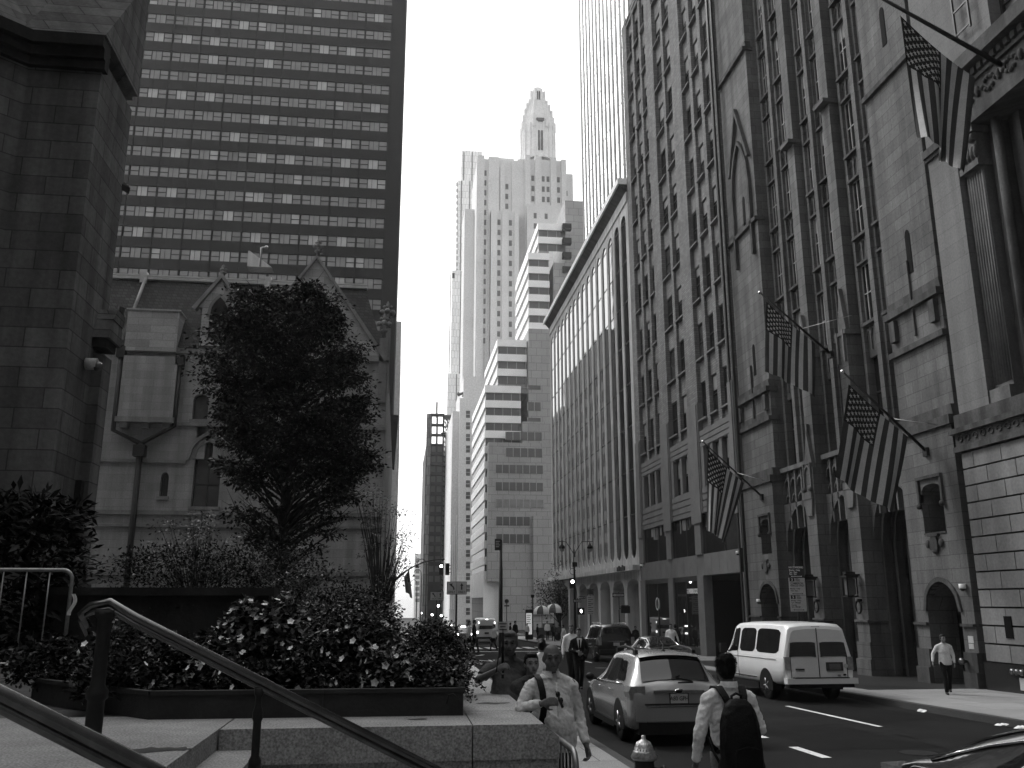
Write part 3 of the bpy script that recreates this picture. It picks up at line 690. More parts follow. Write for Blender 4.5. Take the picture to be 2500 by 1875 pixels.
# ------------------------------------------------------------------ signs, lamps, signals
def plate(b, c, w_, h, y=None, tilt=0., th=.012):   # sign plate facing the viewer (normal -y)
    x, y0, z = c; ca, sa = math.cos(tilt), math.sin(tilt)
    def q(dx, dz, dy): return (x + dx * ca - dz * sa, y0 + dy, z + dx * sa + dz * ca)
    b.hexa([q(-w_ / 2, -h / 2, -th), q(w_ / 2, -h / 2, -th), q(w_ / 2, -h / 2, 0), q(-w_ / 2, -h / 2, 0), q(-w_ / 2, h / 2, -th), q(w_ / 2, h / 2, -th), q(w_ / 2, h / 2, 0), q(-w_ / 2, h / 2, 0)])
def stext(s, size, c, m, parent, squash=.85, align='CENTER'):
    return text_mesh('lettering', s, size, frame_m(c, (1, 0, 0), (0, 0, 1)), m, parent, .002, align, squash=squash)
def arrow(b, x, y, z, L, r, both=True):
    b.box(x - L / 2 + r, x + L / 2 - r, y - .004, y, z - r * .22, z + r * .22)
    for s in ((-1, 1) if both else (-1,)):
        b.face([(x + s * L / 2, y - .004, z), (x + s * (L / 2 - r * 1.3), y - .004, z + r * .7), (x + s * (L / 2 - r * 1.3), y - .004, z - r * .7)])
def parking_sign(uc, v0, v1, Y, lab, n1, n2, wpx, detail=True):
    p0 = py(uc, v0, Y); p1 = py(uc, v1, Y); x = p0.x; H_ = p0.z - p1.z; W_ = wpx * Y / F
    t = thing('parking_sign', lab, 'sign', (x, Y, gz(Y, KERB)), 'street signs')
    b = MB(); b.tube([(x, Y + .05, gz(Y, KERB)), (x, Y + .05, p0.z + .05)], .035, 8); b.build('post', BLACK, t)
    b = MB(); plate(b, (x, Y, p0.z - H_ * .13), W_, H_ * .26); pn = b.build('panel', DKSIGN, t)
    b = MB(); plate(b, (x, Y, p0.z - H_ * .455), W_, H_ * .37); plate(b, (x, Y, p0.z - H_ * .825), W_, H_ * .35); pw = b.build('panel', GREYSIGN, t)
    sz = H_ * .062; L = x - W_ * .44; y = Y - .014
    if detail:
        stext('NO STANDING', sz, (x, y, p0.z - H_ * .04), WHITET, pn, .8); stext('Monday - Friday', sz * .8, (L, y, p0.z - H_ * .1), WHITET, pn, .8, 'LEFT'); stext('7am - 10am', sz * .8, (L, y, p0.z - H_ * .145), WHITET, pn, .8, 'LEFT'); stext('4pm - 7pm', sz * .8, (L, y, p0.z - H_ * .185), WHITET, pn, .8, 'LEFT')
        for (zz, n) in ((.31, n1), (.69, n2)):
            b = MB(); plate(b, (x - W_ * .3, Y - .013, p0.z - H_ * zz), W_ * .3, H_ * .075, th=.003); b.build('number_box', DKSIGN, pw)
            stext(n, sz * 1.25, (x - W_ * .3, Y - .02, p0.z - H_ * zz), WHITET, pw)
            for q, s_ in enumerate(('HOUR', 'METERED', 'PARKING')): stext(s_, sz * .5, (x - W_ * .08, y, p0.z - H_ * (zz - .024 + q * .026)), DKSIGN, pw, .8, 'LEFT')
        stext('COMMERCIAL', sz, (x, y, p0.z - H_ * .39), DKSIGN, pw, .8); stext('VEHICLES ONLY', sz, (x, y, p0.z - H_ * .44), DKSIGN, pw, .75)
        for zz, s_ in ((.505, 'Monday - Friday'), (.55, '10am - 4pm'), (.765, 'Monday - Friday'), (.81, '7pm - Midnight'), (.86, 'Saturday'), (.9, '8am - Midnight')): stext(s_, sz * .72, (L, y, p0.z - H_ * zz), DKSIGN, pw, .8, 'LEFT')
    else:
        b = MB()
        for q in range(8): z = p0.z - H_ * (.33 + q * .08); b.box(x - W_ * .4, x + W_ * (.1 + .3 * (q % 2)), Y - .017, Y - .0125, z - H_ * .012, z + H_ * .012)
        b.build('lettering', DKSIGN, pw)
    b = MB(); arrow(b, x, y, p0.z - H_ * .235, W_ * .7, H_ * .022); b.build('arrow', WHITET, pn)
    b = MB(); arrow(b, x, y, p0.z - H_ * .615, W_ * .7, H_ * .022); arrow(b, x, y, p0.z - H_ * .965, W_ * .7, H_ * .022); b.build('arrow', DKSIGN, pw)
    return t
parking_sign(1942, 1381, 1493, 28.5, 'tall three part parking sign in front of the first portal behind the white van', '3', '5', 42)
parking_sign(1441, 1438, 1500, 62, 'three part parking sign in front of the arcade beside the twin lamp post', '1', '3', 16, False)
def lane_sign(u0, u1, v0, v1, Y, lab, top=0):
    p0 = py(u0, v0, Y); p1 = py(u1, v1, Y); x = (p0.x + p1.x) / 2; W_ = p1.x - p0.x; H_ = p0.z - p1.z; zc = (p0.z + p1.z) / 2
    t = thing('lane_sign', lab, 'sign', (x, Y, gz(Y, KERB)), 'street signs')
    b = MB(); b.tube([(x, Y + .06, gz(Y, KERB)), (x, Y + .06, zc + .1)], .055, 8); b.build('post', BLACK, t)
    b = MB(); plate(b, (x, Y, zc), W_, H_, th=.03); b.build('border', DKSIGN, t)
    b = MB(); plate(b, (x - W_ * .243, Y - .031, zc), W_ * .47, H_ * .93, th=.006); plate(b, (x + W_ * .243, Y - .031, zc), W_ * .47, H_ * .93, th=.006); pn = b.build('panel', GREYSIGN, t)
    y = Y - .04
    for sg in (-1, 1): stext('ONLY', H_ * .24, (x + sg * W_ * .245, y, zc - H_ * .31), DKSIGN, pn, .85)
    b = MB(); r = H_ * .055
    xx = x + W_ * .25; b.box(xx - r, xx + r, y - .004, y, zc - H_ * .13, zc + H_ * .22); b.face([(xx, y - .004, zc + H_ * .4), (xx - H_ * .13, y - .004, zc + H_ * .18), (xx + H_ * .13, y - .004, zc + H_ * .18)])
    xx = x - W_ * .15
    pts = [(xx, -.13), (xx, .02), (xx - .06 * W_, .14), (xx - .12 * W_, .2)]
    for (xa, za), (xb, zb) in zip(pts, pts[1:]):
        d = Vector((xb - xa, 0, (zb - za) * H_)).normalized() * r; n_ = Vector((-d.z, 0, d.x))
        A_ = Vector((xa, y - .004, zc + za * H_)); B_ = Vector((xb, y - .004, zc + zb * H_)); b.face([A_ - n_, B_ - n_, B_ + n_, A_ + n_])
    e = Vector((xx - .1 * W_, y - .004, zc + .2 * H_)); b.face([e + Vector((-.13 * W_, 0, .12 * H_)), e + Vector((.05 * W_, 0, .16 * H_)), e + Vector((-.03 * W_, 0, -.1 * H_))])
    b.build('arrow', DKSIGN, pn)
lane_sign(1091, 1139, 1420, 1451.5, 50, 'pale double lane sign with left turn and straight arrows, the nearer and larger of two')
lane_sign(1050.5, 1083, 1444.5, 1466, 76, 'pale double lane sign with left turn and straight arrows, the farther and smaller of two')
LAMP = emis('lit_lamp', 14.); LAMPS = emis('lit_small_lamp', 9.)
# mast arm with signal
Y = 90; t = thing('traffic_signal', 'curved mast arm traffic signal reaching from the left pavement with its lamp lit', 'traffic light', (.0, Y, gz(Y, KERB)))
b = MB(); pts = [py(u, v, Y) for u, v in ((958, 1420), (985, 1398), (1010, 1383), (1035, 1372), (1060, 1367), (1086, 1365))]
b.tube([Vector((pts[0].x, Y, gz(Y, KERB))), pts[0] + V(0, 0, .5)], .1, 8); b.tube(pts, [.09, .08, .07, .06, .05, .05], 8); b.tube([pts[0] + V(0, 0, -.3), py(990, 1385, Y), py(1010, 1383, Y)], .03, 5); b.build('mast', BLACK, t)
b = MB(); 
for u in (1077, 1092): p = py(u, 1389, Y); b.box(p.x - .2, p.x + .2, Y - .25, Y + .15, p.z - .6, p.z + .55)
for k in range(3):
    p = py(1097, 1381 + k * 8.5, Y); b.box(p.x - .2, p.x + .12, Y - .15, Y + .15, p.z - .02, p.z + .05)
b.build('signal_head', BLACK, t)
b = MB(); b.lathe(py(1077, 1382, Y - .27), [(.14, 0), (.14, .02)], 12, False, 'y'); b.build('lamp', LAMP, t)
# twin lamp post at the corner
Y = 65; x = py(1404, 1500, Y).x; z0 = gz(Y, KERB)
t = thing('lamp_post', 'black twin arm lamp post with hanging globes in front of the fluted building', 'lamp post', (x, Y, z0), 'street lamps')
b = MB(); zt_ = py(1404, 1345, Y).z; b.lathe((x, Y, z0), [(.22, 0), (.22, .3), (.14, .5), (.11, 1.2), (.08, 4), (.065, zt_ - z0), (.02, zt_ - z0 + .15)], 10); b.build('pole', BLACK, t)
for sg, ul in ((-1, 1372), (1, 1440)):
    b = MB(); lp = py(ul, 1322, Y); arm = [Vector((x, Y, zt_ - .25)), Vector((x + sg * .25, Y, zt_ + .15)), Vector((x + sg * .6, Y, lp.z - .02)), Vector((lp.x, Y, lp.z)), Vector((lp.x + sg * .2, Y, lp.z))]
    b.tube(arm, .03, 6); a_ = b.build('arm', BLACK, t)
    b = MB(); b.lathe((lp.x, Y, lp.z), [(.03, 0), (.06, -.15), (.1, -.25), (.22, -.38), (.22, -.5), (.19, -.52)], 12); b.build('lamp_hood', BLACK, a_)
    b = MB(); b.ball((lp.x, Y, lp.z - .58), .17, 10, (1, 1, 1.1)); b.build('globe', mat('lamp_globe', .25, .2, .1), a_)
b = MB(); p = py(1405, 1366, Y); plate(b, (p.x, Y - .12, p.z), .26, .34); b.build('plaque', GREYSIGN, t)
b = MB(); b.box(x - .17, x + .17, Y - .3, Y - .1, py(1404, 1384, Y).z, py(1404, 1373, Y).z); p = py(1398, 1395, Y); b.tube([(p.x + .22 * math.cos(a), Y - .05, p.z + .22 * math.sin(a)) for a in [i * .5 for i in range(13)]], .02, 5, False); b.build('control_box', BLACK, t)
b = MB(); p = py(1397, 1420, Y); b.box(p.x - .2, p.x + .22, Y - .1, Y + .15, p.z - .5, p.z + .25); b.build('signal_head', BLACK, t)
b = MB(); b.lathe((p.x, Y - .13, p.z), [(.11, 0), (.11, .02)], 12, False, 'y'); b.build('lamp', LAMP, t)
b = MB(); p = py(1418, 1492, Y); b.box(p.x - .25, p.x + .25, Y - .1, Y + .2, p.z - .25, p.z + .25); b.build('walk_signal', BLACK, t)
b = MB(); b.ball((p.x, Y - .11, p.z), .1, 8, (.7, .2, 1.2)); b.build('walk_lamp', LAMP, t)
def oneway(u0, u1, v, h, Y, lab, postv=None):
    p0 = py(u0, v, Y); p1 = py(u1, v, Y); x = (p0.x + p1.x) / 2; W_ = p1.x - p0.x; hh = h * Y / F
    t = thing('one_way_sign', lab, 'sign', (x, Y, p0.z), 'street signs')
    b = MB(); b.tube([(x + .05, Y + .05, gz(Y, KERB)), (x + .05, Y + .05, p0.z + .2)], .03, 6); b.build('post', BLACK, t)
    b = MB(); plate(b, (x, Y, p0.z), W_, hh); b.build('panel', DKSIGN, t)
    b = MB(); b.face([(x - W_ * .47, Y - .016, p0.z), (x - W_ * .28, Y - .016, p0.z - hh * .42), (x - W_ * .28, Y - .016, p0.z + hh * .42)]); b.box(x - W_ * .28, x + W_ * .45, Y - .016, Y - .013, p0.z - hh * .26, p0.z + hh * .26); a = b.build('arrow', GREYSIGN, t)
    stext('ONE WAY', hh * .42, (x + W_ * .08, Y - .02, p0.z), DKSIGN, a, .9)
oneway(1399, 1419, 1467, 7, 64, 'small one way sign with left arrow on the twin lamp post')
oneway(1495, 1524, 1453, 9.5, 60, 'larger one way sign with left arrow in front of the last arches')
t = thing('street_name_sign', 'small street name sign above the one way sign at the corner', 'sign', tuple(py(1421, 1459, 63.8)), 'street signs')
b = MB(); p = py(1421, 1459, 63.8); plate(b, p, .5, .18); b.build('panel', DKSIGN, t); stext('Madison Av', .12, (p.x, p.y - .016, p.z), WHITET, t, .75)
t = thing('traffic_signal', 'dark boxy signal hanging in front of the coffee shop corner', 'traffic light', tuple(py(1526, 1489, 60)))
b = MB(); p = py(1526, 1489, 60); b.box(p.x - .3, p.x + .3, 59.8, 60.1, p.z - .22, p.z + .25); b.tube([p + V(-.25, 0, .28), p + V(.25, 0, .28)], .03, 6); b.tube([p + V(-.42, 0, 0), (p.x - .42, 60, gz(60, KERB))], .04, 6); b.tube([p + V(-.42, 0, 0.1), p + V(-.2, 0, .1)], .03, 6); b.build('signal_head', BLACK, t)
# bishop crook lamps along the left pavement
def crook(Y, x, h, lab):
    z0 = gz(Y, KERB); t = thing('lamp_post', lab, 'lamp post', (x, Y, z0), 'street lamps')
    b = MB(); b.lathe((x, Y, z0), [(.2, 0), (.2, .5), (.1, .9), (.07, h - 1)], 8)
    b.tube([(x, Y, z0 + h - 1)] + [(x - .55 + .55 * math.cos(a), Y, z0 + h - .6 + .75 * math.sin(a)) for a in [i * .35 for i in range(9)]], .05, 6); b.build('pole', BLACK, t)
    b = MB(); b.lathe((x - 1.05, Y, z0 + h - .5), [(.04, 0), (.1, -.1), (.22, -.3), (.2, -.34)], 8); b.build('lamp_head', BLACK, t)
    return t
for Y, h, lab in ((101, 8.4, 'tallest looking crook lamp post at the near left of the avenue'), (122, 8.4, 'middle one of three crook lamp posts down the left pavement'), (150, 8.2, 'farthest of three crook lamp posts down the left pavement')):
    crook(Y, 3.15, h, lab)
# tall dark signpost on the near pavement
Y = 30; x = py(1222, 1500, Y).x; t = thing('sign_post', 'tall dark signpost with a small plate at its top behind the grey haired man', 'sign', (x, Y, gz(Y, KERB)), 'street signs')
b = MB(); b.tube([(x, Y, gz(Y, KERB)), (x, Y, py(1222, 1318, Y).z)], [.075, .05], 8); b.build('post', BLACK, t)
b = MB(); p = py(1215, 1330, Y); plate(b, (p.x, Y - .06, p.z), .21, .38); pn = b.build('panel', DKSIGN, t)
b = MB()
for k in range(4): b.box(p.x - .07, p.x + .07 - .03 * (k % 2), Y - .077, Y - .0725, p.z + .1 - k * .06, p.z + .12 - k * .06)
b.build('lettering', GREYSIGN, pn)
t = thing('bus_stop_sign', 'thin pole with a round sign on the far corner pavement', 'sign', tuple(py(1237, 1520, 105)), 'street signs')
b = MB(); Y = 105; p = py(1237, 1468, Y); b.tube([(p.x, Y, gz(Y)), (p.x, Y, p.z)], .05, 6); b.build('post', BLACK, t)
b = MB(); b.lathe((p.x, Y - .05, p.z), [(.26, 0), (.26, -.03), (.17, -.03), (.17, -.01)], 14, False, 'y'); b.box(p.x - .3, p.x + .3, Y - .08, Y - .05, p.z - .6, p.z - .42); b.build('round_plate', DKSIGN, t)
# kiosk and lamp
Y = 92; p0 = py(1283, 1488, Y); p1 = py(1300, 1535, Y); t = thing('advert_kiosk', 'slim street kiosk with a bright white poster panel beside the food cart', 'kiosk', ((p0.x + p1.x) / 2, Y, gz(Y, KERB)))
b = MB(); b.box(p0.x, p1.x, Y, Y + .3, gz(Y, KERB), p0.z); b.build('case', BLACK, t)
b = MB(); b.box(p0.x + .06, p1.x - .06, Y - .02, Y - .001, gz(Y, KERB) + .5, py(1290, 1497, Y).z); pn = b.build('poster', mat('poster_white', .85, .4, .04, 1, 0, emit=.25), t)
b = MB()
for k in range(5): z = py(1290, 1502 + k * 5, Y).z; b.box(p0.x + .12, p1.x - .16 - .1 * (k % 2), Y - .025, Y - .0205, z - .04, z + .04)
b.build('lettering', GREYSIGN, pn)
t = thing('lamp_post', 'short lamp post with a box lantern behind the street kiosk', 'lamp post', tuple(py(1300, 1530, 94)), 'street lamps')
b = MB(); Y = 94; p = py(1300, 1452, Y); b.tube([(p.x, Y, gz(Y)), (p.x, Y, p.z)], .06, 6); b.box(p.x - .17, p.x + .17, Y - .17, Y + .17, p.z - .3, p.z); b.build('pole', BLACK, t)
b = MB(); b.box(p.x - .15, p.x + .15, Y - .15, Y + .15, p.z, p.z + .22); b.build('lantern', GREYSIGN, t)
# food cart with two parasols
Y = 88; t = thing('food_cart', 'street food cart under two white and dark striped parasols', 'food cart', tuple(V(py(1340, 1560, Y).x, Y, gz(Y, KERB))))
def parasol(uc, vt, wpx, lab):
    p = py(uc, vt, Y); r = wpx * Y / F / 2
    b = MB(); n = 8
    for k in range(n):
        a0, a1 = 2 * math.pi * k / n, 2 * math.pi * (k + 1) / n; b.cur = k % 2
        prev = None
        for j in range(5):
            f = j / 4; rr = r * math.sin(f * 1.45); zz = p.z - r * .8 * (1 - math.cos(f * 1.45))
            cur = [(p.x + rr * math.cos(a0), Y + rr * math.sin(a0), zz), (p.x + rr * math.cos(a1), Y + rr * math.sin(a1), zz)]
            if prev: b.face([prev[0], cur[0], cur[1], prev[1]])
            prev = cur
        lo = [(q[0], q[1], q[2] - .22) for q in prev]; b.face([prev[0], lo[0], lo[1], prev[1]])
    b.build('parasol', [WHITET, mat('parasol_dark', .1, .8, .3)], t)
parasol(1323, 1478, 42, ''); parasol(1353, 1474, 44, '')
b = MB(); p = py(1340, 1530, Y); z0 = gz(Y, KERB)
b.box(p.x - 1.1, p.x + 1.1, Y - .4, Y + .5, z0 + .45, z0 + 1.15); b.box(p.x - 1.2, p.x + 1.2, Y - .5, Y + .6, z0 + 1.15, z0 + 1.22)
b.box(p.x - .6, p.x + .6, Y - .2, Y + .4, z0 + 1.22, z0 + 1.6); b.build('body', mat('cart_steel', .12, .4, .3, 2, .05, metal=.5), t)
b = MB()
for dx in (-.8, .8): b.lathe((p.x + dx, Y - .45, z0 + .3), [(.3, 0), (.3, .1)], 14, False, 'y')
b.build('wheel', BLACK, t)
b = MB()
for u in (1323, 1353): q = py(u, 1500, Y); b.tube([(q.x, Y, z0 + 1.1), (q.x, Y, py(u, 1478, Y).z)], .03, 6)
b.build('pole', STEEL, t)
# hydrant at the near kerb
x, y = 2.86, 10.55; z0 = gz(y, KERB); sc_ = 1.0
t = thing('fire_hydrant', 'black fire hydrant with worn silver domed cap at the near kerb', 'hydrant', (x, y, z0))
b = MB(); b.lathe((x, y, z0), [(.17, 0), (.17, .04), (.125, .06), (.118, .1), (.112, .42), (.12, .44)], 18)
b.tube([(x + .1, y - .02, z0 + .3), (x + .2, y - .04, z0 + .3)], .07, 12); b.tube([(x + .2, y - .04, z0 + .3), (x + .235, y - .045, z0 + .3)], .085, 8); b.build('barrel', BLACK, t)
b = MB(); b.lathe((x, y, z0), [(.13, .44), (.15, .46), (.15, .475), (.128, .52), (.125, .535), (.115, .54), (.1, .59), (.07, .635), (.035, .655), (.03, .66), (.024, .665), (.024, .7), (.01, .705)], 20)
for k in range(20):
    a = k * math.pi / 10; b.tube([(x + .112 * math.cos(a), y + .112 * math.sin(a), z0 + .545), (x + .072 * math.cos(a), y + .072 * math.sin(a), z0 + .632)], .006, 4)
b.build('cap', mat('worn_silver_paint', .32, .38, .45, 25, .3, 60, metal=.75), t)
# domes
for (u, v, X, lab) in ((1801, 1352, 16.9, 'small dome camera on the fascia above the loading bay'), (1566, 1383, 16.4, 'small dome camera at the corner of the arcade'), (2350, 1437, 16.9, 'small dome camera beside the arched side door'), (1852, 1470, 16.9, 'small dome camera beside the left side door')):
    p = px(u, v, X); t = thing('security_camera', lab, 'camera', tuple(p)); b = MB(); b.lathe(p, [(.1, .14), (.1, .02), (.09, 0)], 10); b.cyl(p + V(0, 0, .1), p + V(.15, 0, .1), .03, 6); b.build('housing', WHITE, t)
    b = MB(); b.ball(p, .08, 10); b.build('dome', BLACK, t)
# litter on the road
for k, (x, y, lab) in enumerate(((12.32, 20.6, 'scrap of white paper in the gutter nearer the van'), (12.3, 17.7, 'flat scrap of white paper in the gutter near the corner car'), (12.35, 17.2, 'small crumpled paper in the gutter nearest the corner car'))):
    b = MB(); z = gz(y) + .01
    for q in range(5): p = Vector((x + RND.uniform(-.06, .06), y + RND.uniform(-.1, .1), z + RND.uniform(0, .04))); b.face([p, p + V(.1, .05, .02), p + V(.06, .12, .03), p + V(-.04, .08, .0)])
    tag(b.build('paper_scrap', WHITET, org=(x, y, z)), lab, 'litter', 'paper scraps in the gutter')
# ------------------------------------------------------------------ vehicles (built facing +y, centred on the origin, wheels on z = 0)
def paint(name, c, rough=.25, metal=.3, coat=.8): return mat(name, c, rough, .06, 1, 0, metal=metal, coat=coat, fine=.03)
SILVER = paint('grey_metallic_paint', .3); VANW = paint('pale_van_paint', .68, .3, 0., .5); BLACKP = paint('black_car_paint', .008, .15, 0., 1.)
CARGLASS = glass('car_glass', .008, .02, .7, 0); TYRE = mat('tyre_rubber', .012, .8, .2, 9, .1); RIM = mat('wheel_alloy', .3, .3, .2, 9, 0, metal=.9); TRIM = mat('black_trim', .012, .5, .2, 9, .05)
CHROME = mat('chrome_trim', .7, .12, .05, 2, 0, metal=1.); TAIL = mat('tail_light_lens', .22, .12, .3, 12, 0, coat=1.); TAILON = emis('lit_tail_light', 5.)
def cr(a, b, c, d, t): return .5 * (2 * b + (c - a) * t + (2 * a - 5 * b + 4 * c - d) * t * t + (3 * b - a - 3 * c + d) * t ** 3)
class Body:
    def __init__(s, st): s.st = st
    def at(s, y):
        st = s.st
        if y <= st[0][0]: return st[0]
        if y >= st[-1][0]: return st[-1]
        for i in range(len(st) - 1):
            if st[i][0] <= y <= st[i + 1][0]:
                t = (y - st[i][0]) / (st[i + 1][0] - st[i][0])
                a, b, c, d = st[max(i - 1, 0)], st[i], st[i + 1], st[min(i + 2, len(st) - 1)]
                return [y] + [cr(a[k], b[k], c[k], d[k], t) * .5 + (b[k] + (c[k] - b[k]) * t) * .5 for k in range(1, 7)]
    def ring(s, y):
        _, zb, zl, zt, wb, wl, wt = s.at(y)
        zm = zb + (zl - zb) * .55
        return [(wb * .9, zb), (wb, zb + .07), (max(wb, wl) * 1.01, zm), (wl * 1.0, zl - .03), (wl * .985, zl), (wt + (wl - wt) * .10, zt - .09 * min(1, (zt - zl) * 3)), (wt * .93, zt - .025), (wt * .5, zt + .012), (0, zt + .02)]
    def side(s, y, t, off=.004, sg=-1):      # point on the glass band, t from belt to roof
        r = s.ring(y); a, b = Vector((r[4][0], r[4][1])), Vector((r[5][0], r[5][1])); p = a.lerp(b, t)
        return Vector((sg * (p.x + off), y, p.y + off * .3))
    def top(s, y, f, off=.006):
        r = s.ring(y); w_ = r[6][0]; x = f * w_
        z = r[8][1] + (r[6][1] - r[8][1]) * abs(f) ** 2.1
        return Vector((x, y - off * .5, z + off + .008))
    def mesh(s, n=80):
        b = MB(); y0, y1 = s.st[0][0], s.st[-1][0]; rings = []
        ys = sorted(set([y0 + (y1 - y0) * (.5 - .5 * math.cos(math.pi * i / n)) for i in range(n + 1)]))
        for y in ys:
            r = s.ring(y); pts = [(x, z) for x, z in r] + [(-x, z) for x, z in r[-2::-1]]
            rings.append(len(b.v)); b.v += [Vector((x, y, z)) for x, z in pts]
        m = len(pts)
        for a, c in zip(rings, rings[1:]):
            for k in range(m - 1): b.f.append((a + k, a + k + 1, c + k + 1, c + k)); b.m.append(0); b.s.append(True)
            b.f.append((a + m - 1, a, c, c + m - 1)); b.m.append(0); b.s.append(False)
        b.f.append(tuple(rings[0] + k for k in range(m))); b.m.append(0); b.s.append(False)
        b.f.append(tuple(rings[-1] + k for k in range(m))[::-1]); b.m.append(0); b.s.append(False)
        return b
def side_glass(B, y0, y1, t0=.1, t1=.9, slant0=0., slant1=0., sg=-1, rnd=.12):
    b = MB(); n = 12
    def fn(u, v):
        a = y0 + slant0 * v; c = y1 + slant1 * v; e = (abs(u - .5) * 2) ** 8 * rnd * .5
        return B.side(a + (c - a) * u, t0 + e + (t1 - t0 - 2 * e) * v, .006, sg)
    b.grid(fn, n, 6); return b
def wheel(t, x, y, r, w_=.21, sg=-1):
    b = MB(); prof = [(r * .62, 0), (r * .9, 0.), (r, .03), (r, w_ - .03), (r * .9, w_)]
    b.lathe((x, y, r), [(q, -sg * h if False else (h if sg < 0 else -h)) for q, h in prof], 24, True, 'x'); wh = b.build('wheel', TYRE, t, local=True)
    b = MB(); x0 = x - sg * 0.0 + (.012 if sg < 0 else -.012)
    b.lathe((x0, y, r), [(r * .6, .0 if sg < 0 else 0), (r * .5, .02 * -sg)], 20, True, 'x')
    for k in range(5):
        a = k * 2 * math.pi / 5; d = Vector((0, math.cos(a), math.sin(a))); q = Vector((x0 + sg * .012, y, r)); b.tube([q, q + d * r * .55], [.04, .03], 6)
    b.lathe((x0, y, r), [(.06, sg * .02), (.05, sg * .03)], 10, True, 'x')
    o = b.build('rim', RIM, t, local=True); o.parent = wh
def arch(t, x, y, r, sg=-1, m=None):
    b = MB(); n = 18; out = []
    for i in range(n + 1):
        a = math.pi * (-.08 + 1.16 * i / n); out.append((y + r * math.cos(a), max(.16, r * .84 + r * math.sin(a))))
    f = [(x + sg * .006, p[0], p[1]) for p in out]; k = [(x - sg * .25, p[0], p[1]) for p in out]
    b.face(f); 
    for i in range(n): b.face([f[i], f[i + 1], k[i + 1], k[i]])
    b.build('wheel_arch', m or TRIM, t, local=True)
def bx(t, name, m, *boxes):
    b = MB()
    for q in boxes: b.box(*q)
    return b.build(name, m, t, local=True)
def rear_patch(B, ya, yb, fa, fb_, name, m, t, off=.007):
    b = MB(); b.grid(lambda u, v: B.top(ya + (yb - ya) * v, (fa + (fb_ - fa) * v) * (2 * u - 1) * (1 - .02 * (abs(2 * u - 1) ** 6)), off), 16, 10); return b.build(name, m, t, local=True)
def ptext(s, size, c, m, parent): return text_mesh('lettering', s, size, frame_m(c, (1, 0, 0), (0, 0, 1)), m, parent, .002, org=(0, 0, 0), squash=.85)
# --- grey hatchback wagon parked at the near kerb
t = thing('hatchback_car', 'grey metallic hatchback with roof rails parked at the near kerb', 'car', (5.02, 18.1, gz(18.1)))
t.rotation_euler = (-SLOPE, 0, rad(-1.0))
B = Body([(-2.2, .40, .70, .72, .70, .70, .6), (-2.19, .30, .86, .90, .83, .80, .66), (-2.12, .27, .98, 1.02, .87, .84, .68), (-1.98, .25, 1.0, 1.13, .89, .86, .67), (-1.7, .25, 1.01, 1.42, .89, .87, .61), (-1.5, .25, 1.0, 1.52, .89, .87, .6), (-.7, .25, .97, 1.56, .89, .88, .61), (.1, .25, .95, 1.53, .89, .88, .6), (.65, .25, .93, 1.28, .89, .87, .62), (1.1, .25, .92, .97, .89, .86, .7), (1.75, .28, .83, .86, .87, .82, .64), (2.12, .3, .7, .73, .8, .75, .58), (2.22, .36, .58, .6, .68, .64, .5)])
B.mesh().build('body', SILVER, t, local=True, fixn=True)
for sg in (-1, 1):
    side_glass(B, -1.62, -1.02, .12, .86, .34, .06, sg).build('rear_quarter_window', CARGLASS, t, local=True)
    side_glass(B, -.98, -.15, .08, .9, .04, 0, sg).build('side_window', CARGLASS, t, local=True)
    side_glass(B, -.09, .85, .08, .9, 0, -.45, sg).build('side_window', CARGLASS, t, local=True)
    b = MB(); b.tube([B.side(y, .02, .012, sg) for y in (-1.5, -.8, 0, .9)], .012, 6); b.build('belt_trim', CHROME, t, local=True)
    for y in (-1.32, 1.38): wheel(t, sg * .885, y, .335, .22, sg); arch(t, sg * .897, y, .405, sg)
    bx(t, 'sill', TRIM, (sg * .85, sg * .905, -.95, 1.0, .2, .3))
    for y in (-.8, .15): b = MB(); b.tube([(sg * .905, y, .86), (sg * .93, y + .05, .865), (sg * .93, y + .15, .865), (sg * .905, y + .2, .86)], .014, 6); b.build('handle', SILVER, t, local=True)
    b = MB(); b.ball((sg * 1.0, .78, 1.0), .1, 12, (1, .7, .75)); b.tube([(sg * .86, .8, .95), (sg * .95, .78, .97)], .03, 6); b.build('mirror', TRIM, t, local=True)
    b = MB(); pts = [(sg * .545, y, B.ring(y)[6][1] + h) for y, h in ((-1.42, .02), (-1.3, .085), (-.6, .1), (.1, .085), (.25, .02))]; b.tube(pts, [.03, .028, .024, .022, .02], 8)
    for y in (-1.32, .12): b.box(sg * .545 - .03, sg * .545 + .03, y - .12, y + .06, B.ring(y)[6][1] - .03, B.ring(y)[6][1] + .08)
    b.build('roof_rail', TRIM, t, local=True)
    b = MB()
    prof = [(sg * .60, 1.0), (sg * .86, .995), (sg * .9, .9), (sg * .87, .78), (sg * .68, .77), (sg * .6, .88)]
    f = [(x, -2.175 + abs(x) * .05 - .045, z) for x, z in prof]; k = [(x * 1.01, -1.86, z) for x, z in prof]
    b.face(f); n = len(f)
    for i in range(n): b.face([f[i], f[(i + 1) % n], k[(i + 1) % n], k[i]])
    b.build('tail_light', TAIL, t, local=True)
rear_patch(B, -2.05, -1.6, 1.0, 1.02, 'rear_window', CARGLASS, t, .009)
b = MB(); b.grid(lambda u, v: B.top(-1.62 + .16 * v, 1.02 * (2 * u - 1), .012) + V(0, -.1 * (1 - v), -.0), 12, 3); b.build('spoiler', SILVER, t, local=True)
b = MB(); b.grid(lambda u, v: B.top(-1.66 + .02 * v, 1.0 * (2 * u - 1), .004) + V(0, -.06, -.012), 12, 2); b.build('spoiler_edge', TRIM, t, local=True)
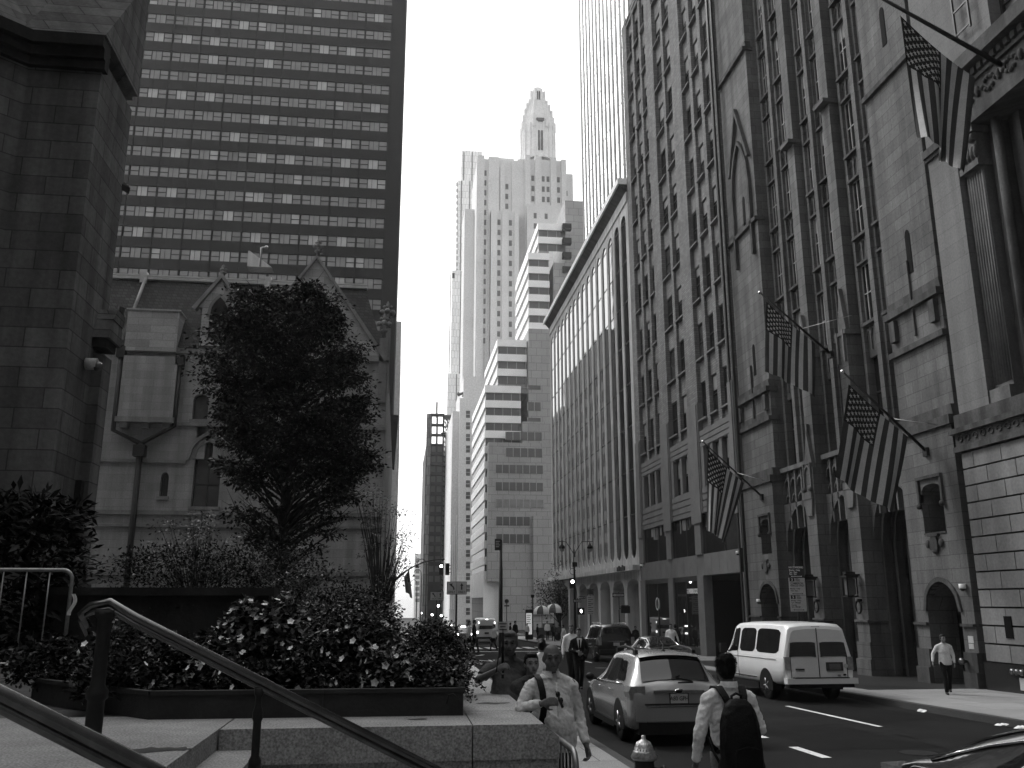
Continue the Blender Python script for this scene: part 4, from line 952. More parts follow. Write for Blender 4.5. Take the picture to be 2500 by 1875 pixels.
b = MB(); b.tube([(.28, -2.09, 1.07), (.0, -2.03, 1.14), (.1, -1.98, 1.17)], .012, 6); b.tube([(0.02, -2.11, 1.05), (.3, -2.1, 1.06)], .014, 6); b.build('wiper', TRIM, t, local=True)
b = MB(); b.lathe((0, -1.3, B.ring(-1.3)[8][1]), [(.05, 0), (.035, .03), (.012, .04), (.006, .15)], 8); b.build('antenna', TRIM, t, local=True)
bx(t, 'bumper', SILVER, (-.8, .8, -2.235, -2.1, .42, .66)); bx(t, 'lower_bumper', TRIM, (-.74, .74, -2.22, -2.0, .2, .4), (-.62, .62, -2.21, -2.1, .68, .71))
bx(t, 'bumper_highlight', CHROME, (-.6, .6, -2.245, -2.2, .655, .675), (-.6, .6, -2.232, -2.2, .4, .415))  # thin chrome strips imitate highlight lines on the bumper
bx(t, 'plate_recess', SILVER, (-.42, .42, -2.205, -2.1, .7, .88)); bx(t, 'chrome_bar', CHROME, (-.46, .46, -2.225, -2.1, .885, .93))
b = MB(); b.ball((0, -2.23, .915), .085, 14, (1, .2, .5)); em = b.build('oval_emblem', CHROME, t, local=True)
b = MB(); b.ball((0, -2.238, .915), .07, 14, (1, .2, .45)); b.build('emblem_face', TRIM, t, local=True).parent = em
pl_ = bx(t, 'number_plate', GREYSIGN, (-.155, .155, -2.222, -2.2, .715, .87)); bx(t, 'plate_frame', TRIM, (-.175, .175, -2.215, -2.2, .7, .885)).parent = pl_
ptext('A80 GPH', .1, (0, -2.224, .79), DKSIGN, pl_)
bx(t, 'exhaust', STEEL, (.25, .4, -2.15, -1.9, .22, .28))
# --- pale passenger van parked at the far kerb
t = thing('passenger_van', 'pale silver passenger van with dark windows parked at the far kerb by the portals', 'van', (11.2, 26.1, gz(26.1)))
t.rotation_euler = (-SLOPE, 0, 0)
B = Body([(-2.75, .55, 1.15, 1.86, .9, .93, .70), (-2.70, .5, 1.15, 1.95, .95, .97, .76), (-2.5, .45, 1.15, 2.02, .98, .99, .78), (-1, .42, 1.15, 2.06, .99, 1.0, .80), (.6, .42, 1.15, 2.05, .99, 1.0, .79), (1.0, .42, 1.14, 1.99, .99, .99, .77), (1.35, .42, 1.13, 1.62, .99, .98, .76), (1.65, .42, 1.12, 1.2, .99, .97, .76), (2.2, .42, 1.02, 1.06, .97, .94, .74), (2.6, .42, .9, .93, .93, .9, .7), (2.72, .45, .7, .74, .85, .82, .66)])
B.mesh(90).build('body', VANW, t, local=True, fixn=True)
for sg in (-1, 1):
    side_glass(B, -2.4, -.88, .1, .9, 0, 0, sg, .2).build('side_window', CARGLASS, t, local=True)
    side_glass(B, -.78, .36, .1, .9, 0, 0, sg, .2).build('side_window', CARGLASS, t, local=True)
    side_glass(B, .48, 1.45, .08, .9, 0, -.5, sg, .1).build('side_window', CARGLASS, t, local=True)
    for y in (-1.55, 1.95): wheel(t, sg * .985, y, .37, .24, sg); arch(t, sg * 1.002, y, .45, sg)
    bx(t, 'tail_light', TAIL, (sg * .80, sg * .955, -2.775, -2.6, .82, 1.16))
    b = MB(); b.tube([(sg * 1.01, .58, 1.02), (sg * 1.035, .58, .98), (sg * 1.03, .58, .9), (sg * 1.01, .58, .87)], .014, 6); b.build('handle', TRIM, t, local=True)
    b = MB(); b.box(sg * 1.02, sg * 1.22, 1.28, 1.4, 1.15, 1.42); b.tube([(sg * .95, 1.35, 1.2), (sg * 1.05, 1.35, 1.25)], .03, 6); b.build('mirror', TRIM, t, local=True)
    bx(t, 'side_groove', TRIM, (sg * 1.0, sg * 1.013, -2.3, 1.5, 1.075, 1.085), (sg * 1.0, sg * 1.011, .42, .432, .5, 1.9))
    bx(t, 'running_board', TRIM, (sg * .9, sg * 1.0, -1.0, 1.4, .26, .42)); bx(t, 'lower_trim', CHROME, (sg * 1.0, sg * 1.012, -.95, 1.45, .545, .57))
    # rear door window
    b = MB(); b.grid(lambda u, v: Vector((sg * (.06 + (.76 - .1 * v) * u), -2.762 + .035 * v * v, 1.17 + .64 * v - .02 * (abs(2 * u - 1) ** 6))), 8, 6); b.build('rear_window', CARGLASS, t, local=True)
bx(t, 'door_seam', TRIM, (-.008, .008, -2.768, -2.7, .62, 1.9), (-.79, -.78, -2.768, -2.7, .62, 1.2), (.78, .79, -2.768, -2.7, .62, 1.2))
bx(t, 'rear_bumper', VANW, (-.98, .98, -2.92, -2.7, .48, .62)); bx(t, 'bumper_step', TRIM, (-.75, .75, -2.925, -2.72, .62, .64), (-.9, .9, -2.85, -2.6, .38, .48))
pl_ = bx(t, 'number_plate', DKSIGN, (.2, .66, -2.79, -2.75, .80, 1.02)); bx(t, 'plate_face', mat('plate_dim', .12, .5, .2, 20, 0), (.27, .59, -2.795, -2.78, .83, .98)).parent = pl_
bx(t, 'badge', DKSIGN, (-.66, -.42, -2.775, -2.74, .82, .86), (.5, .58, -2.775, -2.74, .68, .7))
b = MB(); b.ball((.7, -2.765, .7), .05, 10, (1, .25, .5)); b.build('oval_emblem', TRIM, t, local=True)
b = MB(); b.lathe((.75, -2.77, .92), [(.06, 0), (.05, -.005)], 12, False, 'y'); b.build('round_sticker', GREYSIGN, t, local=True)
bx(t, 'roof_hatch', TRIM, (.3, .75, -2.3, -1.7, 2.035, 2.075)); bx(t, 'brake_lamp', TRIM, (-.12, .12, -2.72, -2.6, 1.9, 1.94))
b = MB(); b.grid(lambda u, v: B.top(1.62 - .5 * v, 1.05 * (2 * u - 1), .006) + V(0, .012, 0), 10, 5); b.build('windscreen', CARGLASS, t, local=True)
# --- black SUV and black sedan farther along the far kerb
t = thing('suv_car', 'large black sport utility car parked before the arcade', 'car', (11.25, 48.6, gz(48.6)))
t.rotation_euler = (-SLOPE, 0, 0)
B = Body([(-2.5, .5, 1.0, 1.05, .88, .88, .7), (-2.48, .4, 1.12, 1.4, .96, .94, .74), (-2.38, .35, 1.14, 1.72, .98, .96, .73), (-2.1, .35, 1.14, 1.84, .99, .97, .73), (-1, .35, 1.12, 1.9, 1.0, .98, .74), (.2, .35, 1.1, 1.88, 1.0, .98, .73), (.8, .35, 1.08, 1.55, .99, .97, .74), (1.15, .35, 1.07, 1.14, .99, .96, .8), (2.0, .38, 1.0, 1.04, .97, .92, .76), (2.5, .45, .8, .84, .85, .8, .62)])
B.mesh().build('body', BLACKP, t, local=True, fixn=True)
for sg in (-1, 1):
    for (a, c, s0, s1) in ((-2.15, -1.2, .2, 0), (-1.1, -.25, 0, 0), (-.15, .8, 0, -.4)): side_glass(B, a, c, .1, .88, s0, s1, sg).build('side_window', CARGLASS, t, local=True)
    b = MB(); b.tube([B.side(y, .02, .012, sg) for y in (-2.1, -1, 0, .85)], .016, 6); b.build('belt_trim', CHROME, t, local=True)
    b = MB(); b.tube([(sg * .66, y, B.ring(y)[6][1] + h) for y, h in ((-2.0, .03), (-1.8, .09), (.1, .09), (.3, .03))], .025, 6); b.build('roof_rail', CHROME, t, local=True)
    for y in (-1.5, 1.5): wheel(t, sg * .985, y, .39, .24, sg); arch(t, sg * 1.0, y, .46, sg)
    bx(t, 'tail_light', TAIL, (sg * .78, sg * .95, -2.505, -2.3, .85, 1.25)); b = MB(); b.ball((sg * 1.1, .95, 1.15), .11, 10, (1, .7, .8)); b.build('mirror', BLACKP, t, local=True)
rear_patch(B, -2.47, -2.3, 1.0, 1.0, 'rear_window', CARGLASS, t)
bx(t, 'number_plate', GREYSIGN, (-.16, .16, -2.53, -2.49, .82, .97)); bx(t, 'rear_bumper', TRIM, (-.9, .9, -2.6, -2.4, .45, .65)); bx(t, 'chrome_bar', CHROME, (-.45, .45, -2.52, -2.49, 1.02, 1.05))
SED = [(-2.35, .45, .8, .82, .78, .76, .62), (-2.32, .3, .92, .95, .86, .83, .68), (-2.1, .27, .97, 1.0, .89, .86, .68), (-1.75, .25, .97, 1.04, .9, .87, .66), (-1.3, .25, .96, 1.25, .9, .87, .6), (-.85, .25, .95, 1.38, .9, .88, .57), (-.2, .25, .93, 1.42, .9, .88, .57), (.35, .25, .92, 1.36, .9, .88, .57), (.85, .25, .91, 1.1, .9, .87, .62), (1.2, .25, .9, .94, .9, .86, .7), (1.9, .27, .82, .85, .88, .82, .64), (2.25, .3, .68, .71, .8, .75, .56), (2.35, .38, .56, .58, .68, .64, .48)]
def sedan(lab, loc, rz, p=BLACKP, group=None, lit=False, name='sedan_car', hs=1., tab=None):
    t = thing(name, lab, 'car', loc, group); t.rotation_euler = (-SLOPE if abs(rz) < .5 else 0, 0, rz)
    B = Body([(y, zb, zl, zt * hs if zt > 1.1 else zt, a, b_, c) for (y, zb, zl, zt, a, b_, c) in (tab or SED)])
    B.mesh().build('body', p, t, local=True, fixn=True)
    for sg in (-1, 1):
        side_glass(B, -1.25, -.4, .08, .9, .35, 0, sg).build('side_window', CARGLASS, t, local=True); side_glass(B, -.33, .8, .08, .9, 0, -.5, sg).build('side_window', CARGLASS, t, local=True)
        b = MB(); b.tube([B.side(y, tt, .012, sg) for y, tt in ((.98, .3), (.72, .97), (.3, 1.0), (-.2, 1.0), (-.8, 1.0), (-1.3, .97), (-1.6, .8), (-1.8, .4))], .016, 6); b.tube([B.side(y, .02, .012, sg) for y in (-1.5, -.6, 0, .9)], .01, 6); b.build('window_trim', CHROME, t, local=True)
        for y in (-1.4, 1.4): wheel(t, sg * .885, y, .33, .21, sg); arch(t, sg * .903, y, .39, sg)
        bx(t, 'tail_light', TAILON if lit else TAIL, (sg * .58, sg * .83, -2.36, -2.1, .74, .9))
        b = MB(); b.ball((sg * 1.0, .82, 1.0), .1, 10, (1, .7, .75)); b.tube([(sg * .86, .85, .95), (sg * .95, .82, .97)], .03, 6); b.build('mirror', p, t, local=True)
    rear_patch(B, -1.7, -.95, 1.0, 1.0, 'rear_window', CARGLASS, t); 
    b = MB(); b.grid(lambda u, v: B.top(1.12 - .7 * v, (2 * u - 1), .006) + V(0, .012, 0), 12, 6); b.build('windscreen', CARGLASS, t, local=True)
    bx(t, 'number_plate', GREYSIGN, (-.16, .16, -2.39, -2.34, .62, .76)); bx(t, 'rear_bumper', p, (-.8, .8, -2.42, -2.2, .32, .56)); bx(t, 'chrome_bar', CHROME, (-.5, .5, -2.372, -2.33, .86, .885))
    return t
sedan('black sedan with gleaming roof edge parked between the hatchback and the large black car', (11.3, 39.6, gz(39.6)), 0)
FAST = [(-2.16, .4, .8, .85, .7, .7, .6), (-2.13, .3, .92, .96, .85, .82, .64), (-1.95, .27, .96, 1.03, .89, .86, .62), (-1.45, .25, .96, 1.22, .9, .87, .59), (-.9, .25, .95, 1.37, .9, .88, .57), (-.2, .25, .93, 1.43, .9, .88, .57)] + SED[7:]
hd_ = rad(-170)
fc = sedan('black fastback car close at the bottom right corner with a bright curved window trim', (5.44, 5.58, gz(5.6)), hd_, hs=1., tab=FAST, name='fastback_car')
# --- traffic beyond the crossing
def taxi(u, Y, lab, p):
    q = py(u, 1540, Y); t = sedan(lab, (q.x, Y + 2.3, gz(Y + 2.3)), 0, p, 'cars waiting beyond the crossing', True, 'waiting_car')
    bx(t, 'roof_lamp', LAMPS, (-.2, .2, -.3, -.1, 1.42, 1.53)); return t
TAXI = paint('taxi_paint', .3)
taxi(1135, 84, 'pale taxi with lit brake lamps waiting left of the white van', TAXI)
taxi(1104, 102, 'dark car with lit tail lamps beyond the crossing, left of the taxi', BLACKP)
t = thing('white_van', 'white van seen from behind with lit brake lamps beyond the crossing', 'van', (py(1188, 1540, 86).x, 88.5, gz(88.5)))
B = Body([(-2.6, .5, 1.2, 2.1, .88, .92, .68), (-2.55, .45, 1.2, 2.2, .95, .98, .76), (-2.3, .4, 1.2, 2.28, .98, 1.0, .8), (.8, .4, 1.2, 2.28, 1.0, 1.0, .8), (1.5, .4, 1.15, 1.5, .98, .97, .78), (2.4, .4, 1.0, 1.05, .95, .9, .7), (2.6, .45, .8, .85, .85, .8, .6)])
B.mesh().build('body', VANW, t, local=True, fixn=True)
b = MB(); b.grid(lambda u, v: Vector((-.72 + 1.44 * u - (2 * u - 1) * .08 * v, -2.615 + .03 * v, 1.3 + .66 * v)), 8, 5); b.build('rear_window', CARGLASS, t, local=True)
for sg in (-1, 1):
    bx(t, 'brake_lamp', TAILON, (sg * .8, sg * .93, -2.64, -2.5, .92, 1.1)); bx(t, 'marker_lamp', TAILON, (sg * .72, sg * .8, -2.63, -2.5, 1.82, 1.95))
    for y in (-1.6, 1.6): wheel(t, sg * .97, y, .36, .24, sg); arch(t, sg * .99, y, .43, sg)
bx(t, 'number_plate', DKSIGN, (-.2, .2, -2.65, -2.6, .86, 1.02)); bx(t, 'rear_bumper', TRIM, (-.95, .95, -2.75, -2.5, .42, .6)); bx(t, 'top_lamp', TAILON, (-.1, .1, -2.58, -2.4, 2.14, 2.2))
# small lit signals far down the street
for (u, v, Y, lab) in ((1028, 1497, 160, 'leftmost small lit street lamp far down the street'), (1055, 1501, 150, 'middle small lit street lamp far down the street'), (1077, 1503, 145, 'rightmost small lit street lamp far down the street'), (1070, 1479, 130, 'highest small lit street lamp far down the street')):
    p = py(u, v, Y); t = thing('street_lamp', lab, 'lamp', (p.x, Y, gz(Y)), 'small lit lamps far down the street')
    b = MB(); b.tube([(p.x, Y, gz(Y)), p - V(0, 0, .15)], .06, 6); b.build('pole', BLACK, t)
    b = MB(); b.ball(p, .16, 8); b.build('lamp', LAMP, t)
# ------------------------------------------------------------------ windows
def window(root, fr, s0, s1, z0, z1, d, glassm, framem, cols=1, rows=2, fw=.06, blind=0., name='window', mats=None, blindm=None, sill=0., sillm=None):
    b = MB(); b.cur = 0
    b.fb(fr, s0, s1, z0, z1, d, d + .03)
    if blind:
        b.cur = 2; b.fb(fr, s0 + fw, s1 - fw, z1 - (z1 - z0) * blind, z1 - fw, d - .012, d - .002)
    b.cur = 1
    b.fb(fr, s0, s0 + fw, z0, z1, d - .05, d - .001); b.fb(fr, s1 - fw, s1, z0, z1, d - .05, d - .001)
    b.fb(fr, s0 + fw, s1 - fw, z0, z0 + fw, d - .05, d - .001); b.fb(fr, s0 + fw, s1 - fw, z1 - fw, z1, d - .05, d - .001)
    for i in range(1, cols):
        x = s0 + (s1 - s0) * i / cols; b.fb(fr, x - fw / 2, x + fw / 2, z0 + fw, z1 - fw, d - .045, d - .003)
    for j in range(1, rows):
        z = z0 + (z1 - z0) * j / rows; b.fb(fr, s0 + fw, s1 - fw, z - fw / 2, z + fw / 2, d - .04, d - .005)
    if sill: b.cur = 3; b.fb(fr, s0, s1, z0 - .108, z0 - .012, d - sill, d - .1)
    return b.build(name, [glassm, framem, blindm or BLINDREFL, sillm or BRICKTRIM], root)
WIN_N = {}
def limited(root, objs_fn, key, limit=100): pass
# ------------------------------------------------------------------ grey brick building with the coffee shop (right, third from the front)
root = thing('brick_building', 'grey brick office block with slim window piers above a glazed coffee shop', 'building', (17, 52, gz(52)))
fr = FX(17.0)
Y0, Y1, TOP = 42.75, 62.1, 48.2
bays = [(43.45, 48.3, 3), (50.2, 54.0, 2), (55.8, 60.9, 3)]
b = MB()
b.box(17.75, 34, Y0, Y1, 3.6, TOP - .6); b.box(19.5, 34, Y0, Y1, -2, 3.59)                       # core behind the wall
edges = [(Y0, 43.45), (48.3, 50.2), (54.0, 55.8), (60.9, Y1)]
for a, c in edges: b.fb(fr, a, c, 13.4, TOP, 0, .74)
FL0, FLH, NF = 11.0, 3.55, 11
for (a, c, n) in bays:
    wdt = (c - a); pier = .5; ww = (wdt - pier * (n - 1)) / n
    for i in range(1, n): b.fb(fr, a + i * ww + (i - 1) * pier, a + i * ww + i * pier, 11.3, TOP - .8, .08, .72)
    b.fb(fr, a, c, TOP - .8, TOP, .04, .7)
    for k in range(NF):
        z = FL0 + k * FLH
        b.fb(fr, a, c, z - .02 if k == 0 else z + .0, z + 1.25, .24, .70)
o = b.build('wall', BRICK, root)
for (a, c, n) in bays:
    wdt = (c - a); pier = .5; ww = (wdt - pier * (n - 1)) / n
    for k in range(NF):
        for i in range(n):
            s0 = a + i * (ww + pier); z = FL0 + k * FLH
            window(root, fr, s0 + .01, s0 + ww - .01, z + 1.36, z + FLH - .02, .34, RND.choice([WGLASS, WGLASS, WGLASS2]), FRAMEDK, 1, 2, .05, RND.choice([0, 0, .5, .4, .0, .25]), sill=.36)
# stone base of the brick building: third floor, glazed second floor, fascia, shop front
b = MB()
for a, c in edges: b.fb(fr, a, c, 7.0, 13.39, -.06, .7)
for a, c in edges: b.fb(fr, a + .12, c - .12, 6.5, 13.3, -.12, -.06)
low_edges = [(Y0, 43.12), (48.84, 49.88), (54.48, 55.5), (60.95, Y1)]
for a, c in low_edges: b.fb(fr, a, c, 4.75, 7.0, -.04, .5)
for (a, c, n) in bays:
    wd = (c - a); pier = .42; ww = (wd - 1.0 - pier * (n - 1)) / n
    for zz, hh in ((12.35 - .98, .34), (11.05 - .0, .3), (10.75, .27), (8.1, .36), (7.72, .35), (7.34, .35), (7.02, .3)):
        b.fb(fr, a, c, zz, zz + hh - .035, .0, .6)
    b.fb(fr, a, c, 10.7, 11.36, .06, .6); b.fb(fr, a, c, 7.05, 8.5, .06, .6)
    b.fb(fr, a, a + .5, 8.46, 10.74, .02, .6); b.fb(fr, c - .5, c, 8.46, 10.74, .02, .6)
    for i in range(1, n):
        s0 = a + .5 + i * ww + (i - 1) * pier; b.fb(fr, s0, s0 + pier, 8.46, 10.72, .05, .6)
for k in range(16):
    s = Y0 + .02 + k * (Y1 - Y0) / 16; b.fb(fr, s, s + (Y1 - Y0) / 16 - .03, 3.58, 4.75, .06, .7)
b.fb(fr, Y0, Y1, 3.60, 4.70, .10, .7)
for a, c in low_edges: b.fb(fr, a, c, -1.2, 3.57, -.02, .5)
b.build('stone_base', BRICKTRIM, root)
for (a, c, n) in bays:
    wd = (c - a); pier = .42; ww = (wd - 1.0 - pier * (n - 1)) / n
    for i in range(n):
        s0 = a + .5 + i * (ww + pier); window(root, fr, s0 + .01, s0 + ww - .01, 8.5, 10.7, .32, WGLASS, FRAMEDK, 1, 2, .05, RND.choice([0, .5, .45]))
    a, c = {43.45: (43.12, 48.84), 50.2: (49.88, 54.48), 55.8: (55.5, 60.95)}[a]
    b = MB(); b.fb(fr, a, c, 4.76, 7.0, .12, .15); b.cur = 1
    for s in (a + .03, (a * .6 + c * .4), c - .03): b.fb(fr, s - .03, s + .03, 4.76, 7.0, .08, .119)
    b.cur = 2
    for q in range(7): s = a + (c - a) * RND.random() * .95; b.fb(fr, s, s + RND.uniform(.15, .5), 6.5 - RND.uniform(0, .35), 6.98, .112, .118)  # pale strips imitate an irregular reflection along the top of the glass
    b.build('showroom_window', [STORE, FRAMEDK, BLINDREFL], root)
# shop front at street level
for (a, c) in ((49.88, 54.48), (55.5, 60.95)):
    b = MB(); b.fb(fr, a, c, gz(a) + .55, 3.3, .12, .15); b.cur = 1
    b.fb(fr, a, c, 3.3, 3.56, .05, .4); b.fb(fr, a, c, gz(a) - .2, gz(a) + .54, .05, .4)
    for s in (a + .05, (a + c) / 2, c - .05): b.fb(fr, s - .04, s + .04, gz(a) + .55, 3.3, .07, .119)
    b.build('shop_window', [STORE, STEEL], root)
text_mesh('lettering', 'STARBUCKS', .40, frame_m((17.10, 51.2, 2.72), (0, -1, 0), (0, 0, 1)), WHITET, root, .01, squash=.95)
b = MB(); b.lathe((17.10, 58.4, 2.0), [(.42, 0), (.42, -.02)], 24, False, 'x'); b.cur = 1
b.lathe((17.075, 58.4, 2.0), [(.3, 0), (.3, -.004)], 24, False, 'x'); b.build('round_shop_sign', [WHITET, DKSIGN], root)
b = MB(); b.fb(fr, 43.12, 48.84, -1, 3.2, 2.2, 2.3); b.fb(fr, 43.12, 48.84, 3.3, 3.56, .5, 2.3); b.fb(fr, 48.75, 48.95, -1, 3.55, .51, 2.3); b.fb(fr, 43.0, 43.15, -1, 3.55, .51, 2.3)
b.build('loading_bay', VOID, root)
b = MB(); b.fb(fr, 44.3, 47.6, .2, 2.0, 1.9, 2.1); b.cur = 1
b.fb(fr, 44.6, 45.8, .7, 1.9, 1.84, 1.89); b.fb(fr, 45.95, 47.2, .7, 1.9, 1.84, 1.89)
b.build('roller_door', [mat('door_grey', .045, .8, .2), DKSIGN], root)
b = MB(); b.fb(fr, 45.4, 46.4, .28, .62, 1.85, 1.88); b.build('notice', GREYSIGN, root)
b = MB(); b.fb(fr, 42.93, 43.1, -.6, TOP, -.1, .1); b.build('drainpipe', STEEL, root)
# ------------------------------------------------------------------ fluted office building with arches
root = thing('fluted_office_building', 'office block with tall white fins, rounded window slots and an arcade at street level', 'building', (17, 80, gz(80)))
CY0, CY1, CT = 62.2, 98.6, 34.65
b = MB()
b.box(18.2, 36, CY0, CY1, -2.2, CT - .3)
b.build('core', VOID, root)
b = MB()
NS = 16; P = (CY1 - CY0 - .8) / NS; slot = P * .74
b.fb(fr, CY0, CY0 + .4, -2, CT - 1.9, 0, 1.1); b.fb(fr, CY1 - .4, CY1, -2, CT - 1.9, 0, 1.1)
for k in range(NS):
    s0 = CY0 + .4 + k * P; a = s0 + (P - slot) / 2; c = a + slot
    b.fb(fr, s0, a, 5.2, CT - 1.9, .0, .9); b.fb(fr, c, s0 + P, 5.2, CT - 1.9, .0, .9)
    b.fb(fr, s0 + .02, s0 + .10, 5.3, CT - 2, -.03, 0.); b.fb(fr, s0 + P - .10, s0 + P - .02, 5.3, CT - 2, -.03, 0.)
    b.arch(fr, a, c, CT - 3.3, CT - 2.55, CT - 1.9, 0, .9, 'round', 10)
    # rounded foot of each slot
    cv = curve(a, c, 0, .75, 'round', 10)
    for (p, zp), (q, zq) in zip(cv, cv[1:]): b.fp(fr, [(p, 5.2), (q, 5.2), (q, 5.95 - zq), (p, 5.95 - zp)], 0, .9)
b.fb(fr, CY0, CY1, 4.7, 5.2, -.02, 1.0)
b.fb(fr, CY0, CY1, 4.32, 4.7, -.5, 1.0)
b.fb(fr, CY0, CY1, CT - 1.9, CT - 1.1, -.1, .9)
NA = 8; PA = (CY1 - CY0) / NA
for k in range(NA):
    s0 = CY0 + k * PA; b.arch(fr, s0 + .45, s0 + PA - .45, 3.1, 3.75, 4.32, .1, 1.3, 'round', 12)
    b.fb(fr, s0 - .45 if k else s0, s0 + .45, -2.2, 4.32, .1, 1.3)
b.fb(fr, CY1 - .45, CY1, -2.2, 4.32, .1, 1.3)
b.build('concrete_front', CONC, root)
b = MB(); b.fb(fr, CY0 - .1, CY1 + .3, CT - .5, CT, -.75, 2.5); b.build('cornice', BANDST, root)
b = MB(); b.hexa([fr(CY0, CT - 1.1, -.1), fr(CY1, CT - 1.1, -.1), fr(CY1, CT - 1.1, .9), fr(CY0, CT - 1.1, .9), fr(CY0, CT - .505, -.6), fr(CY1, CT - .505, -.6), fr(CY1, CT - .505, .9), fr(CY0, CT - .505, .9)]); b.build('soffit', LIMEDK, root)  # darker stone here stands in for the shade under the cornice
for k in range(NS):
    s0 = CY0 + .4 + k * P; a = s0 + (P - slot) / 2; c = a + slot
    b = MB(); b.fb(fr, a - .05, c + .05, 5.1, CT - 2.4, .07, .2); b.cur = 1
    for j in range(1, 9):
        z = 5.1 + j * 3.3; b.fb(fr, a, c, z - .04, z + .04, .05, .068)
    b.build('window_slot', [FLUTEG, FRAMEDK], root)
for k in range(NA):
    s0 = CY0 + k * PA; b = MB(); b.fb(fr, s0 + .45, s0 + PA - .45, -2, 3.76, 1.0, 1.04); b.cur = 1
    for q in (.35, .5, .65): b.fb(fr, s0 + PA * q - .05, s0 + PA * q + .05, -2, 3.7, .9, .998)
    b.build('shop_window', [WGLASS, FRAMEDK], root)
b = MB()
for i in range(5): b.box(16.42, 16.48, 64.3 + i * .52, 64.62 + i * .52, 4.36, 4.66 + .1 * (i % 2))
b.build('lettering', DKSIGN, root)
# ------------------------------------------------------------------ glass tower rising behind the fluted building
root = thing('glass_tower', 'tall glass tower with close white vertical mullions rising behind the fluted building', 'building', (22, 84, 34))
fr = FX(22.0)
b = MB(); b.box(22.4, 40, 62, 101.5, 30, 95); b.build('core', FARGLASS, root)
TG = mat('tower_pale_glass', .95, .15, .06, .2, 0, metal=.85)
TM = mat('tower_mullion', .16, .5, .1, 1, 0)
b = MB()
for i in range(11): b.fb(fr, 62 + i * .001, 101.5, 30 + i * 5.9, 30 + i * 5.9 + 5.8, .0 , .3)
b.build('glazing', TG, root)
b = MB()
for i in range(22):
    s = 62.5 + i * 1.85; b.fb(fr, s - .36, s + .36, 30, 95, -.05, .1)
b.build('mullion', TM, root)
b = MB()
for k in range(18): b.fb(fr, 62, 101.5, 32 + k * 3.6, 32.06 + k * 3.6, -.02, .05)
b.build('transom', mat('transom_grey', .75, .5, .1), root)
# ------------------------------------------------------------------ gothic stone building with three portals
root = thing('gothic_building', 'pale stone gothic building with three tall pointed portals between two plain towers', 'building', (17, 34, gz(34)))
fr = FX(17.0)
ETOP = 50
b = MB()
b.box(19.4, 36, 25.05, 42.6, -2, ETOP)
b.build('core', LIMEDK, root)
def door_arch(b, s0, s1, zs, za, zt, z0, sides, d1):
    """wall strip from sides[0] to sides[1] with an arched opening"""
    b.fb(fr, sides[0], s0, z0, zt, 0, d1); b.fb(fr, s1, sides[1], z0, zt, 0, d1)
    b.arch(fr, s0, s1, zs, za, zt, 0, d1, 'pointed', 12)
# right tower
b = MB()
A, C = 25.08, 28.15
door_arch(b, 25.72, 27.45, 1.85, 2.76, 3.55, -1, (A, C), 1.3)
b.fb(fr, A, 25.95, 3.55, 7.78, 0, 1.3); b.fb(fr, 27.12, C, 3.55, 7.78, 0, 1.3); b.fb(fr, 25.95, 27.12, 3.55, 4.25, 0, 1.3)
b.arch(fr, 25.95, 27.12, 5.55, 5.85, 7.78, 0, 1.3, 'flat', 8)
b.fb(fr, A, C, 7.78, ETOP, .18, 2.2)
# left tower
A2, C2 = 38.75, 42.55
door_arch(b, 39.0, 40.95, 2.05, 2.95, 3.3, -1.2, (A2, C2), 1.3)
b.fb(fr, A2, 39.3, 3.3, 7.55, 0, 1.3); b.fb(fr, 40.4, C2, 3.3, 7.55, 0, 1.3); b.fb(fr, 39.3, 40.4, 3.3, 4.3, 0, 1.3)
b.arch(fr, 39.3, 40.4, 5.6, 5.9, 7.55, 0, 1.3, 'flat', 8)
b.fb(fr, A2, C2, 7.55, ETOP, .22, 2.2)
b.build('tower_wall', LIME, root)
b = MB()
for (a, c) in ((A, C), (A2, C2)):
    for z, h, dd in ((7.55, .3, -.1), (10.45, .2, .04), (11.85, .24, .0), (20.6, .2, .04), (30.2, .2, .04)):
        b = MB(); b.fb(fr, a - .06, c + .06, z, z + h, dd, .6)
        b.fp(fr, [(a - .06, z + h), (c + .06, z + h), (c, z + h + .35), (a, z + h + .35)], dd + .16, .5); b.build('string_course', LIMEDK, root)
# plinth steps of the towers beside their doors
for (a, c) in ((A - .02, 25.70), (27.47, C + .02), (A2 - .02, 38.98), (40.97, C2 + .02)):
    b = MB(); b.fb(fr, a, c, -1.2, .12, -.16, .9); b.fb(fr, a, c, .124, .68, -.09, .9); b.fb(fr, a, c, 1.42, 1.5, -.1, .9); b.build('plinth', LIMEDK, root)
# hood moulds
for (s0, s1, zs, za) in ((25.72, 27.45, 1.85, 2.76), (39.0, 40.95, 2.05, 2.95)):
    b = MB(); b.archband(fr, s0, s1, zs, za, .13, -.07, .2, 'pointed', 14); b.build('hood_mould', LIMEDK, root)
for (s0, s1, z) in ((25.85, 27.22, 6.02), (39.2, 40.5, 6.05)):
    b = MB(); b.fb(fr, s0, s1, z, z + .1, -.1, .1); b.fb(fr, s0, s0 + .1, z - .75, z, -.08, .1); b.fb(fr, s1 - .1, s1, z - .75, z, -.08, .1)
    b.ball((16.93, s0 + .05, z - .85), .1, 8); b.ball((16.93, s1 - .05, z - .85), .1, 8); b.build('label_mould', LIMEDK, root)
b = MB(); b.fp(fr, [(25.95, 4.25), (27.12, 4.25), (27.12, 4.3), (25.95, 4.3)], -.04, .8); b.build('sill', LIMEDK, root)
